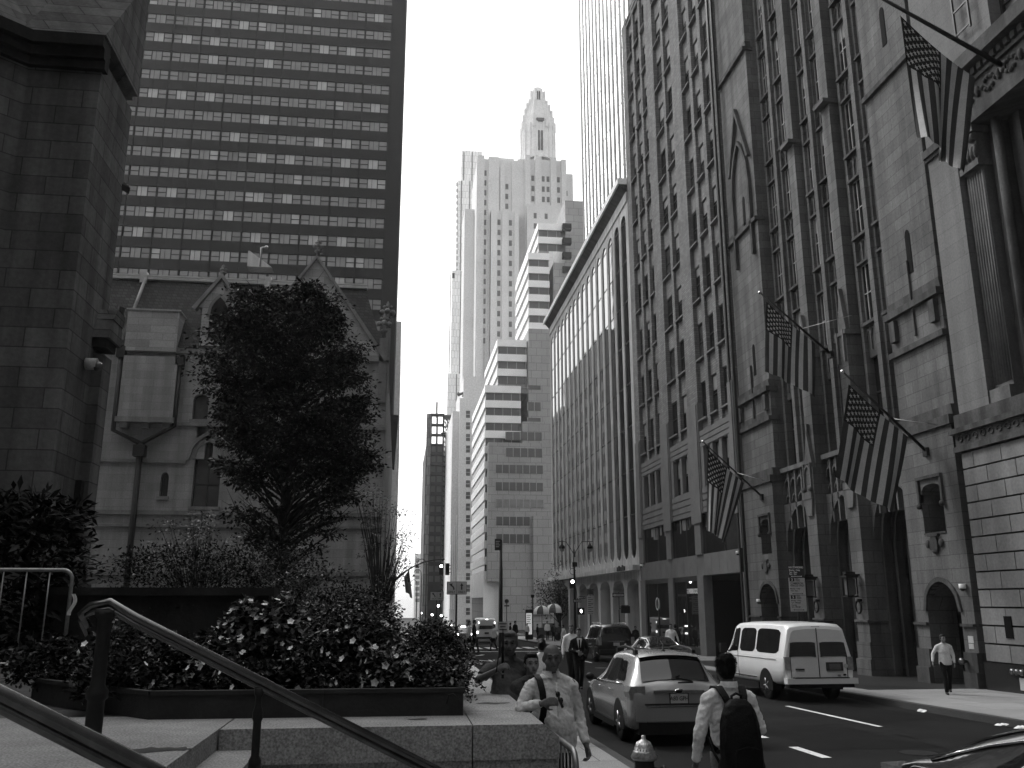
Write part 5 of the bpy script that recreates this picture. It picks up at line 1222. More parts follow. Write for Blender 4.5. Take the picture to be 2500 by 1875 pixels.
# upper stage: niche blocks on the first ledge
for (a, c) in ((A, C), (A2, C2)):
    for s in (a + .2, c - .5): b = MB(); b.fb(fr, s, s + .32, 11.0, 11.75, .02, .3); b.build('carved_block', LIMEDK, root)
    m = (a + c) / 2; b = MB(); b.fp(fr, [(m - .05, 10.9), (m + .05, 10.9), (m, 13.6)], .1, .3); b.build('shaft', LIMEDK, root)
# blind gable on the left tower
b = MB()
b.fp(fr, [(A2 + .25, 24.3), (A2 + .45, 24.3), (A2 + 1.6, 27.3), (A2 + 1.6, 27.7)], .02, .3)
b.fp(fr, [(A2 + 3.0, 24.3), (A2 + 2.8, 24.3), (A2 + 1.6, 27.3), (A2 + 1.6, 27.7)], .02, .3)
b.archband(fr, A2 + .6, A2 + 2.6, 23.0, 25.6, .18, .04, .3)
b.fb(fr, A2 + .42, A2 + .6, 19.0, 23.0, .04, .3); b.fb(fr, A2 + 2.6, A2 + 2.78, 19.0, 23.0, .04, .3)
b.build('blind_gable', LIMEDK, root)
for (s, z0, z1) in ((26.5, 13.1, 14.7), (40.3, 13.0, 14.6), (40.3, 20.9, 22.6), (26.5, 22.0, 23.6)):
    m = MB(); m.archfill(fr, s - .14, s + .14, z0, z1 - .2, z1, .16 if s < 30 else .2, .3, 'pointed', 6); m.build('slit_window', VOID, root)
def recess_window(s0, s1, z0, zs, za, kind, d):
    m = MB(); m.archfill(fr, s0 - .02, s1 + .02, z0, zs, za, d, d + .05, kind, 8); m.cur = 1
    m.fb(fr, (s0 + s1) / 2 - .04, (s0 + s1) / 2 + .04, z0, za, d - .06, d - .002)
    for k in range(1, 5): m.fb(fr, s0, s1, z0 + (zs - z0) * k / 4 - .02, z0 + (zs - z0) * k / 4 + .02, d - .03, d - .004)
    m.build('window', [WGLASS, FRAMEDK], root)
recess_window(25.95, 27.12, 4.3, 5.55, 5.86, 'flat', .85)
recess_window(39.3, 40.4, 4.3, 5.6, 5.91, 'flat', .85)
for (s0, s1, zs, za, z0) in ((25.72, 27.45, 1.85, 2.78, gz(26.5)), (39.0, 40.95, 2.05, 2.97, gz(40))):
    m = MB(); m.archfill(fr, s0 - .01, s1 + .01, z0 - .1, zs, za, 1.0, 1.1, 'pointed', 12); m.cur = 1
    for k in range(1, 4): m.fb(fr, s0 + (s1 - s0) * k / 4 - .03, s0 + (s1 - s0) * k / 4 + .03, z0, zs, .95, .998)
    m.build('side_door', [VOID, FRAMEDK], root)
# central bays
PA_, PB_ = (34.62, 35.5), (31.2, 32.08)
BAYS = [(35.5, 38.75), (32.08, 34.62), (28.15, 31.2)]
b = MB()
for (a, c) in (PA_, PB_):
    b.fb(fr, a, c, -1.2, 7.6, .0, 2.4)
    b.fb(fr, a - .07, c + .07, -1.2, .12, -.12, 2.3); b.fb(fr, a - .04, c + .04, .124, .72, -.06, 2.3); b.fb(fr, a - .05, c + .05, 1.42, 1.5, -.08, 2.3)
    m = (a + c) / 2
    b.fb(fr, m - .36, m + .36, 7.6, 12.4, .2, 1.8)
    b.fb(fr, m - .34, m + .34, 12.4, ETOP, .42, 1.8)
    # step with drip moulding
    for z in (12.4, 22.6): b.fb(fr, m - .44, m + .44, z, z + .16, .12, 1.0)
for (a, c) in BAYS:
    b.arch(fr, a, c, 4.35, 6.3, 6.45, .5, 2.2, 'pointed', 16)
    b.fb(fr, a, c, 6.45, 7.9, .72, 1.8)
    b.fb(fr, a, c, 7.9, 8.1, .4, 1.8)
    mid = (a + c) / 2
    # dark stone wall around the lights
    half = (c - a) / 2; ww = min(.95, half - .45)
    for sgn in (-1, 1):
        cs = mid + sgn * half * .5
        wa, wc = cs - ww / 2, cs + ww / 2
        lo, hi = (a, mid) if sgn < 0 else (mid, c)
        b.fb(fr, lo, wa, 8.1, ETOP, .80, 1.9); b.fb(fr, wc, hi, 8.1, ETOP, .80, 1.9)
        b.fb(fr, wa - .16, wa, 8.1, ETOP, .74, .80); b.fb(fr, wc, wc + .16, 8.1, ETOP, .74, .80)
    b.fb(fr, mid - .14, mid + .14, 8.1, ETOP, .58, .81)
b.build('portal_wall', LIME, root)
# tracery panels, window spandrels and windows
tr = MB(); sp = MB()
ROWS = [12.65 + 3.6 * k for k in range(6)]
nwin = 0
for (a, c) in BAYS:
    mid = (a + c) / 2; half = (c - a) / 2; ww = min(.95, half - .45)
    nb = 5; wv = (c - a) / nb
    for k in range(nb):
        s0 = a + k * wv
        tr.fb(fr, s0 - .05, s0 + .05, 5.3, 7.9, .5, .72)
        tr.archband(fr, s0 + .07, s0 + wv - .07, 7.2, 7.55, .07, .56, .73, 'pointed', 6)
        tr.archband(fr, s0 + .09, s0 + wv - .09, 6.55, 6.85, .06, .58, .73, 'pointed', 6)
        tr.lathe((17.6, s0 + wv / 2, 7.73), [(.13, 0), (.13, .1), (.07, .1), (.07, 0)], 8, False, 'x')
    for sgn in (-1, 1):
        cs = mid + sgn * half * .5; wa, wc = cs - ww / 2, cs + ww / 2
        m = MB(); m.fb(fr, wa, wc, 8.1, 11.3, 1.05, 1.1); m.cur = 1
        m.fb(fr, cs - .03, cs + .03, 8.1, 11.3, 1.0, 1.048); m.fb(fr, wa, wc, 9.9, 9.96, 1.0, 1.046)
        m.build('window', [WGLASS, FRAMEDK], root)
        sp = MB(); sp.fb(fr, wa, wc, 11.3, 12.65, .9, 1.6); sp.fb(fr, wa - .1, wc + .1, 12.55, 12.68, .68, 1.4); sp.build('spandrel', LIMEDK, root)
        for z in ROWS:
            if z > 12.7:
                sp = MB(); sp.fb(fr, wa, wc, z - 1.15, z, .9, 1.6); sp.fb(fr, wa - .1, wc + .1, z - .08, z + .03, .66, 1.4); sp.fb(fr, wa - .05, wc + .05, z - 1.19, z - 1.09, .7, 1.4); sp.build('spandrel', LIMEDK, root)
            for q in (0, 1, 2):
                x0 = wa + ww * q / 3
                tr.archband(fr, x0 + .04, x0 + ww / 3 - .04, z - .45, z - .22, .04, .84, .91, 'pointed', 5)
                tr.fb(fr, x0 - .02, x0 + .02, z - 1.05, z - .12, .83, .905)
            window(root, fr, wa + .01, wc - .01, z + .04, z + 2.42, .93, WGLASS, FRAMELT, 3, 2, .04, RND.choice([0, 0, 0, .3]))
        tr.fb(fr, wa, wc, 31, 31.1, 1.0, 1.3)
tr.build('tracery', LIMEPLAIN, root)
# recessed portal doors
for (a, c) in BAYS:
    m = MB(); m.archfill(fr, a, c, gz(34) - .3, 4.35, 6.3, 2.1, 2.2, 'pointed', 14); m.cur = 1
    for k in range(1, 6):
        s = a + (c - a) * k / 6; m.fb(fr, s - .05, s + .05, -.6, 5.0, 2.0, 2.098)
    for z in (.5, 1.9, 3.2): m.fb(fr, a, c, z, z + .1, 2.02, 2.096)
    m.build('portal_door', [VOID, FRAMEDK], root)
    m = MB()   # stepped mouldings inside the arch
    for q, (dd, o_) in enumerate(((.75, .0), (1.15, .16), (1.55, .32))):
        m.archband(fr, a + .16 + o_, c - .16 - o_, 4.3, 6.1 - o_, .14, dd, dd + .3, 'pointed', 14)
        m.fb(fr, a + o_, a + .16 + o_, -.5, 4.3, dd, dd + .3); m.fb(fr, c - .16 - o_, c - o_, -.5, 4.3, dd, dd + .3)
    m.build('portal_moulding', LIMEDK, root)
# canopied niches on the two piers
for (a, c) in (PA_, PB_):
    mm = (a + c) / 2; m = MB()
    m.fp(fr, [(mm - .32, 7.8), (mm + .32, 7.8), (mm, 9.2)], .04, .3)
    m.fb(fr, mm - .05, mm + .05, 9.0, 9.5, .06, .22)
    m.fb(fr, mm - .34, mm - .26, 6.6, 7.8, -.08, .2); m.fb(fr, mm + .26, mm + .34, 6.6, 7.8, -.08, .2)
    m.archband(fr, mm - .24, mm + .24, 7.3, 7.65, .08, -.06, .1)
    m.fb(fr, mm - .38, mm + .38, 6.3, 6.6, -.12, .2)
    m.fp(fr, [(mm - .22, 5.6), (mm + .22, 5.6), (mm + .4, 6.3), (mm - .4, 6.3)], -.1, .2)
    m.ball((16.9, mm - .3, 6.7), .11, 8); m.ball((16.9, mm + .3, 6.7), .11, 8)
    m.build('niche', LIMEPLAIN, root); m = MB(); m.fp(fr, [(mm - .3, 12.6), (mm + .3, 12.6), (mm, 14.4)], .25, .5)
    m.fb(fr, mm - .3, mm - .2, 11.3, 12.6, .1, .3); m.fb(fr, mm + .2, mm + .3, 11.3, 12.6, .1, .3)
    m.build('gablet', LIMEPLAIN, root)
for s, z in ((26.6, 3.75), (40.0, 3.55)):
    m = MB(); m.archfill(fr, s - .2, s + .2, z, z + .28, z + .42, -.09, .02, 'flat', 8); m.fb(fr, s - .26, s + .26, z + .42, z + .5, -.1, .02)
    m.ball((16.95, s - .36, z + .2), .11, 8, (.5, 1, 1.3)); m.ball((16.95, s + .36, z + .2), .11, 8, (.5, 1, 1.3)); m.ball((16.95, s, z - .05), .1, 8, (.5, 1.5, .8))
    m.build('carved_crest', LIMEDK, root)
m = MB(); m.fb(fr, 25.25, 25.5, .95, 1.15, -.012, .0); m.fb(fr, 25.27, 25.5, .78, .93, -.012, 0); m.build('notice', GREYSIGN, root)
m = MB(); m.fb(fr, 42.3, 42.42, -1, ETOP, -.12, 0); m.build('drainpipe', STEEL, root)
# wall lanterns with iron rings
def lantern(s, lab):
    t = thing('wall_lantern', lab, 'lantern', (17, s, 2.6), 'iron lanterns on the portal piers')
    m = MB(); m.box(16.36, 16.84, s - .24, s + .24, 3.0, 3.08); m.box(16.4, 17.0, s - .04, s + .04, 3.08, 3.14)
    for dx in (0, 1):
        for dy in (0, 1): m.box(16.39 + dx * .37, 16.43 + dx * .37, s - .2 + dy * .36, s - .16 + dy * .36, 2.36, 3.0)
    m.box(16.38, 16.82, s - .2, s + .2, 2.3, 2.36); m.box(16.42, 16.78, s - .13, s + .13, 3.14, 3.22)
    m.build('cage', BLACK, t)
    m = MB(); m.box(16.45, 16.75, s - .14, s + .14, 2.38, 2.98); m.build('lantern_glass', mat('lantern_glass', .12, .2, .2), t)
    t = thing('iron_ring', lab.replace('lantern', 'ring').replace('hanging', 'fixed') , 'ring', (17, s, 1.95), 'iron rings under the lanterns')
    m = MB(); m.tube([(16.86, s + .2 * math.cos(a) , 1.95 + .22 * math.sin(a)) for a in [i * math.pi / 9 for i in range(19)]], .035, 8, False); m.box(16.84, 17, s - .05, s + .05, 2.14, 2.24)
    m.build('ring', BLACK, t)
lantern(35.0, 'black iron lantern hanging on the pier between the middle and far portals')
lantern(31.6, 'black iron lantern hanging on the pier between the middle and near portals')
# ------------------------------------------------------------------ rusticated building at the right edge
root = thing('rusticated_building', 'pale rusticated stone building with a fluted pilaster and heavy cornices at the right edge', 'building', (17, 20, gz(20)))
b = MB(); b.box(17.12, 17.5, 3.0, 24.74, -1, 7.0); b.box(18.6, 34, 3, 24.8, -1, 45); b.build('core', RUSTJ, root)
b = MB(); b.box(17.2, 40, -42, 2.9, -1, 45); b.build('unseen_wing', SMOOTH, root)  # unseen rest of the building, added to block light from the right
b = MB()
for k in range(9):
    for z in (9, 14, 19, 24, 29, 34): b.box(17.14, 17.19, -39 + k * 4.6, -36.4 + k * 4.6, z, z + 3.2)
b.build('unseen_wing_windows', WGLASS, root)
b = MB()
z = .46; row = 0; hgt = (6.56 - .46) / 12
while row < 12:
    s = 24.76
    first = .55 if row % 2 else 1.1
    k = 0
    while s > 3.2:
        wd = first if k == 0 else 1.25
        b.fb(fr, s - wd + .03, s, z + .025, z + hgt - .025, 0, .3); s -= wd; k += 1
    z += hgt; row += 1
b.build('rusticated_base', RUST, root)
b = MB(); b.fb(fr, 3, 24.86, -1, .45, -.04, .4); b.build('black_plinth', mat('polished_black_granite', .02, .25, .2, 3, 0), root)
b = MB()
b.fb(fr, 3, 24.95, 6.58, 6.76, -.12, .6); b.fb(fr, 3, 24.88, 6.76, 7.14, -.06, .6); b.fb(fr, 3, 25.0, 7.14, 7.3, -.2, .6); b.fb(fr, 3, 24.9, 7.3, 7.75, -.02, .6)
for k in range(26):
    s = 24.6 - k * .36; pts = [(16.93, s + .13 * math.cos(a) * (1 - a / 9), 6.95 + .13 * math.sin(a) * (1 - a / 9)) for a in [i * .55 for i in range(11)]]
    b.tube(pts, .025, 5)
for z in (16.35, 18.5): b.fb(fr, 22.9, 24.66, z, z + .26, -.16, .4); b.fb(fr, 22.95, 24.66, z - .12, z, -.08, .4)
# entablature over the tall opening
b.fb(fr, 3, 22.88, 16.3, 16.7, -.12, 1.2); b.fb(fr, 3, 22.88, 16.7, 17.5, -.05, 1.2); b.fb(fr, 3, 22.88, 17.5, 17.62, -.14, 1.2)
for k in range(60): b.fb(fr, 22.5 - k * .3, 22.68 - k * .3, 17.66, 17.86, -.22, .2)
b.fb(fr, 3, 22.95, 17.9, 18.35, -.45, 1.2); b.fb(fr, 3, 22.88, 17.62, 17.9, -.1, 1.0)
for k in range(7):   # carved swags on the frieze
    s = 22.2 - k * .95
    for q in range(8):
        a = q * math.pi / 4; b.ball((16.93, s + .3 * math.cos(a) * (1 - .3 * (q % 2)), 17.1 + .2 * math.sin(a)), .085, 6)
    b.ball((16.92, s - .45, 17.1), .09, 6, (1, 1, 2.2))
b.build('cornice', LIMEDK, root)
b = MB()
b.fb(fr, 23.2, 24.62, 7.75, 45, 0, .8)
b.fb(fr, 20.9, 23.2, 18.35, 45, .0, .8); b.fb(fr, 3, 20.9, 24.5, 45, .0, .8)
b.build('smooth_wall', SMOOTH, root)
b = MB()   # fluted pilaster with capital
b.fb(fr, 22.3, 23.18, 7.75, 8.15, .04, .9); b.fb(fr, 22.34, 23.14, 8.15, 15.0, .22, .9)
for k in range(7):
    s = 22.37 + k * .113; b.tube([(17.21, s + .035, 8.3), (17.21, s + .035, 14.9)], .036, 6)
b.fb(fr, 22.28, 23.18, 15.0, 15.2, .02, .9); b.fb(fr, 22.34, 23.12, 15.2, 16.1, .1, .9); b.fb(fr, 22.25, 23.19, 16.1, 16.3, -.06, .9)
b.lathe((17.06, 22.42, 15.95), [(.14, -.12), (.14, .12)], 12, True, 'y'); b.lathe((17.06, 23.02, 15.95), [(.14, -.1), (.14, .1)], 12, True, 'y')
for k in range(5): b.ball((17.08, 22.4 + k * .165, 15.5), .1, 6, (1, .8, 2.4))
b.build('fluted_pilaster', LIMEPLAIN, root)
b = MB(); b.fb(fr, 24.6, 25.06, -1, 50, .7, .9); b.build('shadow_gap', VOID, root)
b = MB()
b.fb(fr, 21.9, 22.28, 7.75, 16.3, .5, 1.6); b.tube([(17.45, 21.85, 7.8), (17.45, 21.85, 16.3)], .14, 12); b.fb(fr, 21.3, 21.75, 7.75, 16.3, .8, 1.6)
b.fb(fr, 3, 21.3, 7.75, 8.4, .8, 1.6)
b.build('jamb', LIMEDK, root)
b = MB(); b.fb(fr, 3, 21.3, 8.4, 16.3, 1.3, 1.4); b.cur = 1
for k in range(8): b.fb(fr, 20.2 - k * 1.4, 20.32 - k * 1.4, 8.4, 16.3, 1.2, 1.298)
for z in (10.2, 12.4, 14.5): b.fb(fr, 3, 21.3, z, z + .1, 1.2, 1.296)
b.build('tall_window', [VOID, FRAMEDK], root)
b = MB(); b.fb(fr, 15, 20.9, 18.35, 24.5, .5, .56); b.cur = 1
for k in range(6): b.fb(fr, 20.9 - k * .95 - .08, 20.9 - k * .95, 18.35, 24.5, .38, .498)
for k in range(8): b.fb(fr, 15, 20.9, 18.5 + k * .95, 18.57 + k * .95, .42, .496)
b.build('upper_window', [CURTM, FRAMEDK], root)
b = MB()    # tall iron window grille on the smooth wall
for s in (22.2, 21.5): b.fb(fr, s, s + .06, 19.2, 30, -.2, -.14)
for k in range(8): b.fb(fr, 21.5, 22.24, 19.3 + k * .8, 19.36 + k * .8, -.19, -.15)
b.build('grille', STEEL, root)
b = MB(); b.fb(fr, 23.45, 23.75, 1.15, 1.75, -.03, .02); b.build('vent', VOID, root)
# standpipe connections
t = thing('standpipe', 'brass standpipe heads with small sign on the black plinth', 'standpipe', (16.95, 23.3, 0))
b = MB()
for k in range(3): b.lathe((16.96, 23.55 - k * .19, .27), [(.03, 0), (.04, -.04), (.085, -.05), (.085, -.1), (.05, -.13)], 12, True, 'x')
b.build('valve', BRASS, t)
b = MB(); b.fb(fr, 23.1, 23.38, -.2, .12, -.06, -.045); b.build('sign', GREYSIGN, t)
t = thing('standpipe', 'single brass standpipe on the tower beside the arched side door', 'standpipe', (16.9, 25.5, .4))
b = MB(); b.lathe((16.9, 25.55, .42), [(.05, 0), (.05, -.12), (.1, -.13), (.1, -.2), (.06, -.24)], 12, True, 'x'); b.lathe((16.9, 25.55, .42), [(.05, .02), (.05, .0)], 8, True, 'x')
b.tube([(16.78, 25.55, .42), (16.78, 25.68, .35)], .05, 8); b.build('valve', BRASS, t)
# ------------------------------------------------------------------ far buildings, placed at their own distances
def P1(u, v, Y): return py(u, v, Y)
def box_uv(b, uL, uR, vT, Y, depth, zb=-8., top=None):
    vv = 1468
    x0 = py(uL, (vT + 1468) / 2, Y).x; x1 = py(uR, (vT + 1468) / 2, Y).x; z1 = py((uL + uR) / 2, vT, Y).z
    b.box(x0, x1, Y, Y + depth, zb, z1); return x0, x1, z1
# stepped office building with white bands
root = thing('stepped_office_building', 'stepped white banded office building rising in terraces beyond the avenue', 'building', (22, 190, gz(190)))
SY = 190.0
frs = FY(SY)
def SX(u, v): return py(u, v, SY).x
def SZ(v, u=1250): return py(u, v, SY).z
tiers = [(1313, 544, 1256, 7), (1289, 616, 1255, 6), (1214, 828, 1180, 4), (1184, 940, 1150, 12)]
walls = MB(); pan = MB(); slab_ = MB()
xr = SX(1345, 1000)
pitch = 3.42
X4 = None
tz = []
for (u, v, ul, n) in tiers:
    x = SX(u, v); z = SZ(v, u); yf = SY * (u - 966) / (ul - 966)
    tz.append((x, z, yf))
fls = 0
for i, (x, z, yf) in enumerate(tz):
    zlow = tz[i + 1][1] if i + 1 < len(tz) else -6
    if i == len(tz) - 1: zlow = 8.5
    zz = z
    xe = [SX(1383, 560), SX(1342, 700), SX(1286, 880), SX(1272, 1000)][i]
    k = 0
    while zz - pitch > zlow - .6:
        zc = zz - 1.65
        walls.box(x, xe, SY, SY + .5, zc, zz); walls.box(x, x + .5, SY + .5, yf, zc, zz)
        z0 = zz - pitch
        w_ = MB(); w_.box(x + .25, xe - .1, SY + .35, SY + .4, z0, zc); w_.cur = 1
        nm = max(2, int((xe - x) / 1.9))
        for q in range(nm + 1):
            xm = x + .25 + (xe - x - .45) * q / nm; w_.box(xm - .06, xm + .06, SY + .28, SY + .349, z0, zc)
        w_.build('window_band', [BAND2, FRAMELT], root)
        w_ = MB(); w_.box(x + .3, x + .36, SY + .4, yf, z0, zc); w_.build('side_window_band', BAND2, root)
        zz -= pitch; k += 1
    slab_.box(x + .1, xr - .5, SY + .38 + .01 * i, yf - .1, z - .4, z - .1)
    if i + 1 < len(tz): slab_.box(x + .5, xr - .02 * i, SY + .45 + .06 * i, yf - .03 * i, zlow - 1.5, z - .5)
    else: slab_.box(x + .45, xe, SY + .5, yf, -6, z - .5)
x4, z4, y4 = tz[3]
walls.box(x4, xr, SY, SY + .6, -6, 8.4); walls.box(x4, x4 + .5, SY + .6, y4, 3.0, 8.4)
walls.build('white_band', BANDST, root); slab_.build('core', PANEL, root)
# panelled mass on the right of it, in steps
def pbox(uL, uR, vT, vB, dy, name='panel_wall', m=PANEL):
    b = MB(); x0, x1 = SX(uL, vT), SX(uR, vT); b.box(x0, x1, SY - dy, SY + 20, SZ(vB), SZ(vT)); b.build(name, m, root); return x0, x1
pbox(1350, 1392, 640, 812, 1.0); pbox(1288, 1372, 805, 1080, 1.4); pbox(1273, 1372, 1032, 1330, 1.8); pbox(1190, 1372, 1085, 1420, 2.2)
pbox(1225, 1372, 1385, 1600, 2.6); pbox(1296, 1372, 1262, 1500, 3.4)
pbox(1385, 1440, 468, 800, -3.); pbox(1422, 1450, 425, 800, -14.)
for (u0, u1, v0, v1, n) in ((1232, 1320, 1058, 1078, 5), (1232, 1320, 1098, 1119, 5), (1207, 1322, 1139, 1159, 7), (1207, 1322, 1181, 1201, 7), (1208, 1323, 1222, 1242, 7), (1208, 1290, 1264, 1285, 5), (1208, 1290, 1306, 1328, 5), (1286, 1318, 943, 953, 1), (1286, 1318, 984, 1005, 2), (1286, 1318, 1022, 1031, 1)):
    w_ = MB(); x0, x1 = SX(u0, v0), SX(u1, v0); yy = SY - (3.45 if False else 2.25 if v0 > 1084 else 1.85 if v0 > 1034 else 1.45)
    w_.box(x0, x1, yy - .03, yy + .1, SZ(v1), SZ(v0)); w_.cur = 1
    for q in range(n + 1):
        xm = x0 + (x1 - x0) * q / n; w_.box(xm - .07, xm + .07, yy - .1, yy - .032, SZ(v1), SZ(v0))
    w_.build('window_band', [BAND2 if v0 != 1222 else BLINDREFL, FRAMELT], root)
b = MB()
for v in (545, 580, 615, 650): b.box(SX(1371, v), SX(1392, v), SY - 1.6, SY - .2, SZ(v + 14), SZ(v))
b.build('balcony', TOWERMUL, root)
# crowned brick skyscraper
GYY = 330.
root = thing('crowned_skyscraper', 'brick skyscraper with an ornate stepped crown fading into the white sky', 'building', (50, GYY, gz(GYY)))
def GX(u, v=700): return py(u, v, GYY).x
def GZ(v, u=1250): return py(u, v, GYY).z
b = MB()
def gb(uL, uR, vT, dy, depth=30., vB=None): b.box(GX(uL), GX(uR), GYY - dy, GYY + depth, GZ(vB) if vB else -8, GZ(vT))
gb(1163, 1279, 392, 0); gb(1279, 1385, 390, 1.5); gb(1385, 1407, 408, -3)
gb(1195, 1263, 527, 4); gb(1283, 1385, 509, 5); gb(1138, 1163, 480, -14); 
for uL, uR, vt in ((1163, 1180, 386), (1190, 1217, 388), (1249, 1264, 394), (1264, 1279, 390), (1220, 1232, 410)): gb(uL, uR, vt, .9, 2)
for uL, uR, vt in ((1281, 1294, 383), (1306, 1322, 384), (1345, 1360, 386), (1372, 1384, 389)): gb(uL, uR, vt, 2.6, 4)
for uL, uR, vt in ((1195, 1210, 524), (1222, 1238, 527), (1252, 1263, 526)): gb(uL, uR, vt, 5, 3)
gb(1197, 1261, 364, -8, 12)
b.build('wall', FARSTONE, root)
wn = 0; rest = MB()
cols = [(1182, 420, 840, 24), (1237, 450, 640, 24), (1268, 440, 760, 24), (1301, 430, 505, 25), (1327, 430, 505, 25), (1339, 430, 505, 25), (1365, 430, 505, 25), (1215, 548, 840, 24.5), (1243, 548, 840, 24.5), (1303, 530, 560, 25), (1330, 530, 560, 25), (1389, 450, 470, 25)]
for (u, v0, v1, pt) in cols:
    v = v0
    dy = 4.05 if v0 == 548 else 5.05 if v0 == 530 else 1.55 if v0 == 430 else .05 if u < 1385 else -2.95
    while v < v1:
        t = b if False else MB()
        x0, x1 = GX(u - 3.6), GX(u + 3.6)
        args = (x0, x1, GYY - dy - .02, GYY - dy + .3, GZ(v + 13), GZ(v))
        if wn < 98: t.box(*args); t.build('window', FARDARK, root); wn += 1
        else: rest.box(*args)
        v += pt
if rest.f: tag(rest.build('window_row', FARDARK, root), None, None, kind='stuff')
# octagonal crown
cx = (GX(1279, 350) + GX(1363, 350)) / 2; cyy = GYY + 9; zk = lambda v: py(1320, v, cyy).z
cr = (GX(1363, 350) - GX(1279, 350)) / 2 * (cyy / GYY)
def octa(b, r, z0, z1, r2=None):
    r2 = r if r2 is None else r2; n = 8
    p0 = [(cx + r * math.cos(math.pi / 8 + k * math.pi / 4), cyy + r * math.sin(math.pi / 8 + k * math.pi / 4), z0) for k in range(n)]
    p1 = [(cx + r2 * math.cos(math.pi / 8 + k * math.pi / 4), cyy + r2 * math.sin(math.pi / 8 + k * math.pi / 4), z1) for k in range(n)]
    for k in range(n): b.face([p0[k], p0[(k + 1) % n], p1[(k + 1) % n], p1[k]])
    b.face(p1)
b = MB()
for (ra, va, rb_, vb) in ((1.02, 402, 1.02, 314), (.95, 314, .95, 300), (.85, 300, .82, 283), (.72, 283, .68, 267), (.57, 267, .54, 256), (.42, 256, .4, 229), (.34, 229, .26, 219), (.16, 219, .1, 216)): octa(b, cr * ra, zk(va), zk(vb), cr * rb_)
for k in range(8):
    a = math.pi / 8 + k * math.pi / 4; c_, s_ = math.cos(a), math.sin(a)
    for (rr, va, vb) in ((1.0, 330, 309), (.93, 312, 294), (.83, 298, 277), (.7, 280, 261), (.55, 266, 251), (.42, 256, 227)):
        q = Vector((cx + c_ * cr * rr, cyy + s_ * cr * rr, 0)); b.box(q.x - .45, q.x + .45, q.y - .45, q.y + .45, zk(va), zk(vb))
    for q_ in (-1, 1):
        a2 = a + q_ * .2; q = Vector((cx + math.cos(a2) * cr * .98, cyy + math.sin(a2) * cr * .98, 0)); b.box(q.x - .3, q.x + .3, q.y - .3, q.y + .3, zk(400), zk(318))
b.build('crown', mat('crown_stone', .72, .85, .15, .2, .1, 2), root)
b = MB()
for dx in (-1.25, .25): b.box(cx + dx, cx + dx + 1.0, cyy - cr * 1.0, cyy - cr * .9, zk(386), zk(340))
for dx in (-1.1, .2): b.box(cx + dx, cx + dx + .9, cyy - cr * .43, cyy - cr * .35, zk(252), zk(233))
b.box(cx - 1.6, cx + 1.6, cyy - cr * 1.0, cyy - cr * .9, zk(318), zk(310))
b.build('crown_tracery', FARDARK, root)
# slim pale glass tower left of it
root = thing('pale_glass_tower', 'slim pale glass tower standing left of the crowned skyscraper, dissolving into haze', 'building', (25, 420, gz(420)))
b = MB()
def hb(uL, uR, vT, dy): x0, x1, z1 = box_uv(b, uL, uR, vT, 420 - dy, 40)
hb(1118, 1172, 368, 0); hb(1108, 1146, 440, 2); hb(1097, 1142, 660, 4); hb(1088, 1135, 912, 6)
b.build('glass_wall', FARGLASS, root)
b = MB()
for u, vt, dy in ((1128, 372, 0), (1149, 372, 0), (1123, 442, 2), (1144, 442, 2), (1125, 662, 4), (1100, 662, 4), (1118, 914, 6)):
    p = py(u, 700, 420 - dy); b.box(p.x - .2, p.x + .2, 419.7 - dy, 420 - dy, -8, py(u, vt, 420 - dy).z)
b.build('dark_fin', FARDARK, root)
b = MB()
for u in (1107, 1139):
    p0 = py(u - 3, 679, 416); p1 = py(u + 3, 667, 416); b.box(p0.x, p1.x, 415.7, 416, p0.z, p1.z)
b.build('louvre', TOWERMUL, root)
b = MB()
for k in range(15):
    v = 446 + k * 15; p0 = py(1113.5, v + 9, 418); p1 = py(1117.5, v, 418); b.box(p0.x, p1.x, 417.8, 418, p0.z, p1.z)
b.build('window', mat('far_pane', .35, .4, .2), root)
# narrow brick block between it and the stepped building
root = thing('narrow_brick_block', 'narrow brick block with one column of windows left of the banded office building', 'building', (20, 262, gz(262)))
b = MB()
xa = py(1118, 1300, 262).x; xb = py(1165, 1300, 262).x
b.box(xa, xb + 6, 262, 300, -8, py(1140, 972, 262).z); b.box(xb - 4.6, xb + 6, 262.5, 300, -8, py(1150, 918, 262).z)
xc = py(1096, 1300, 262).x
b.box(xc + .6, xa, 264, 340, -8, py(1120, 1004, 264).z)
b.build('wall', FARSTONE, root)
b = MB()
for k in range(7): b.box(xc + .62 + k * .55, xc + .85 + k * .55, 263.4, 264, 0, py(1120, 1330 - k * 24, 264).z)
b.build('pilaster', BANDST, root)
for k in range(19):
    v = 1003 + k * 28.3; p0 = py(1137.5, v + 17, 262); p1 = py(1147.5, v, 262)
    w_ = MB(); w_.box(p0.x, p1.x, 261.92, 262.2, p0.z, p1.z); w_.cur = 1; w_.box(p0.x, p1.x, 261.88, 261.918, (p0.z + p1.z) / 2 - .06, (p0.z + p1.z) / 2 + .06); w_.build('window', [BAND2, FARSTONE], root)
b = MB()
for (u, v) in ((1152, 955), (1160, 962), (1125, 962), (1172, 958)):
    p = py(u, v, 263)
    for q in range(14): b.ball(p + Vector((RND.uniform(-1, 1), RND.uniform(0, 1), RND.uniform(-.6, .6))), RND.uniform(.25, .5), 5)
b.build('roof_planting', LEAFM, root)
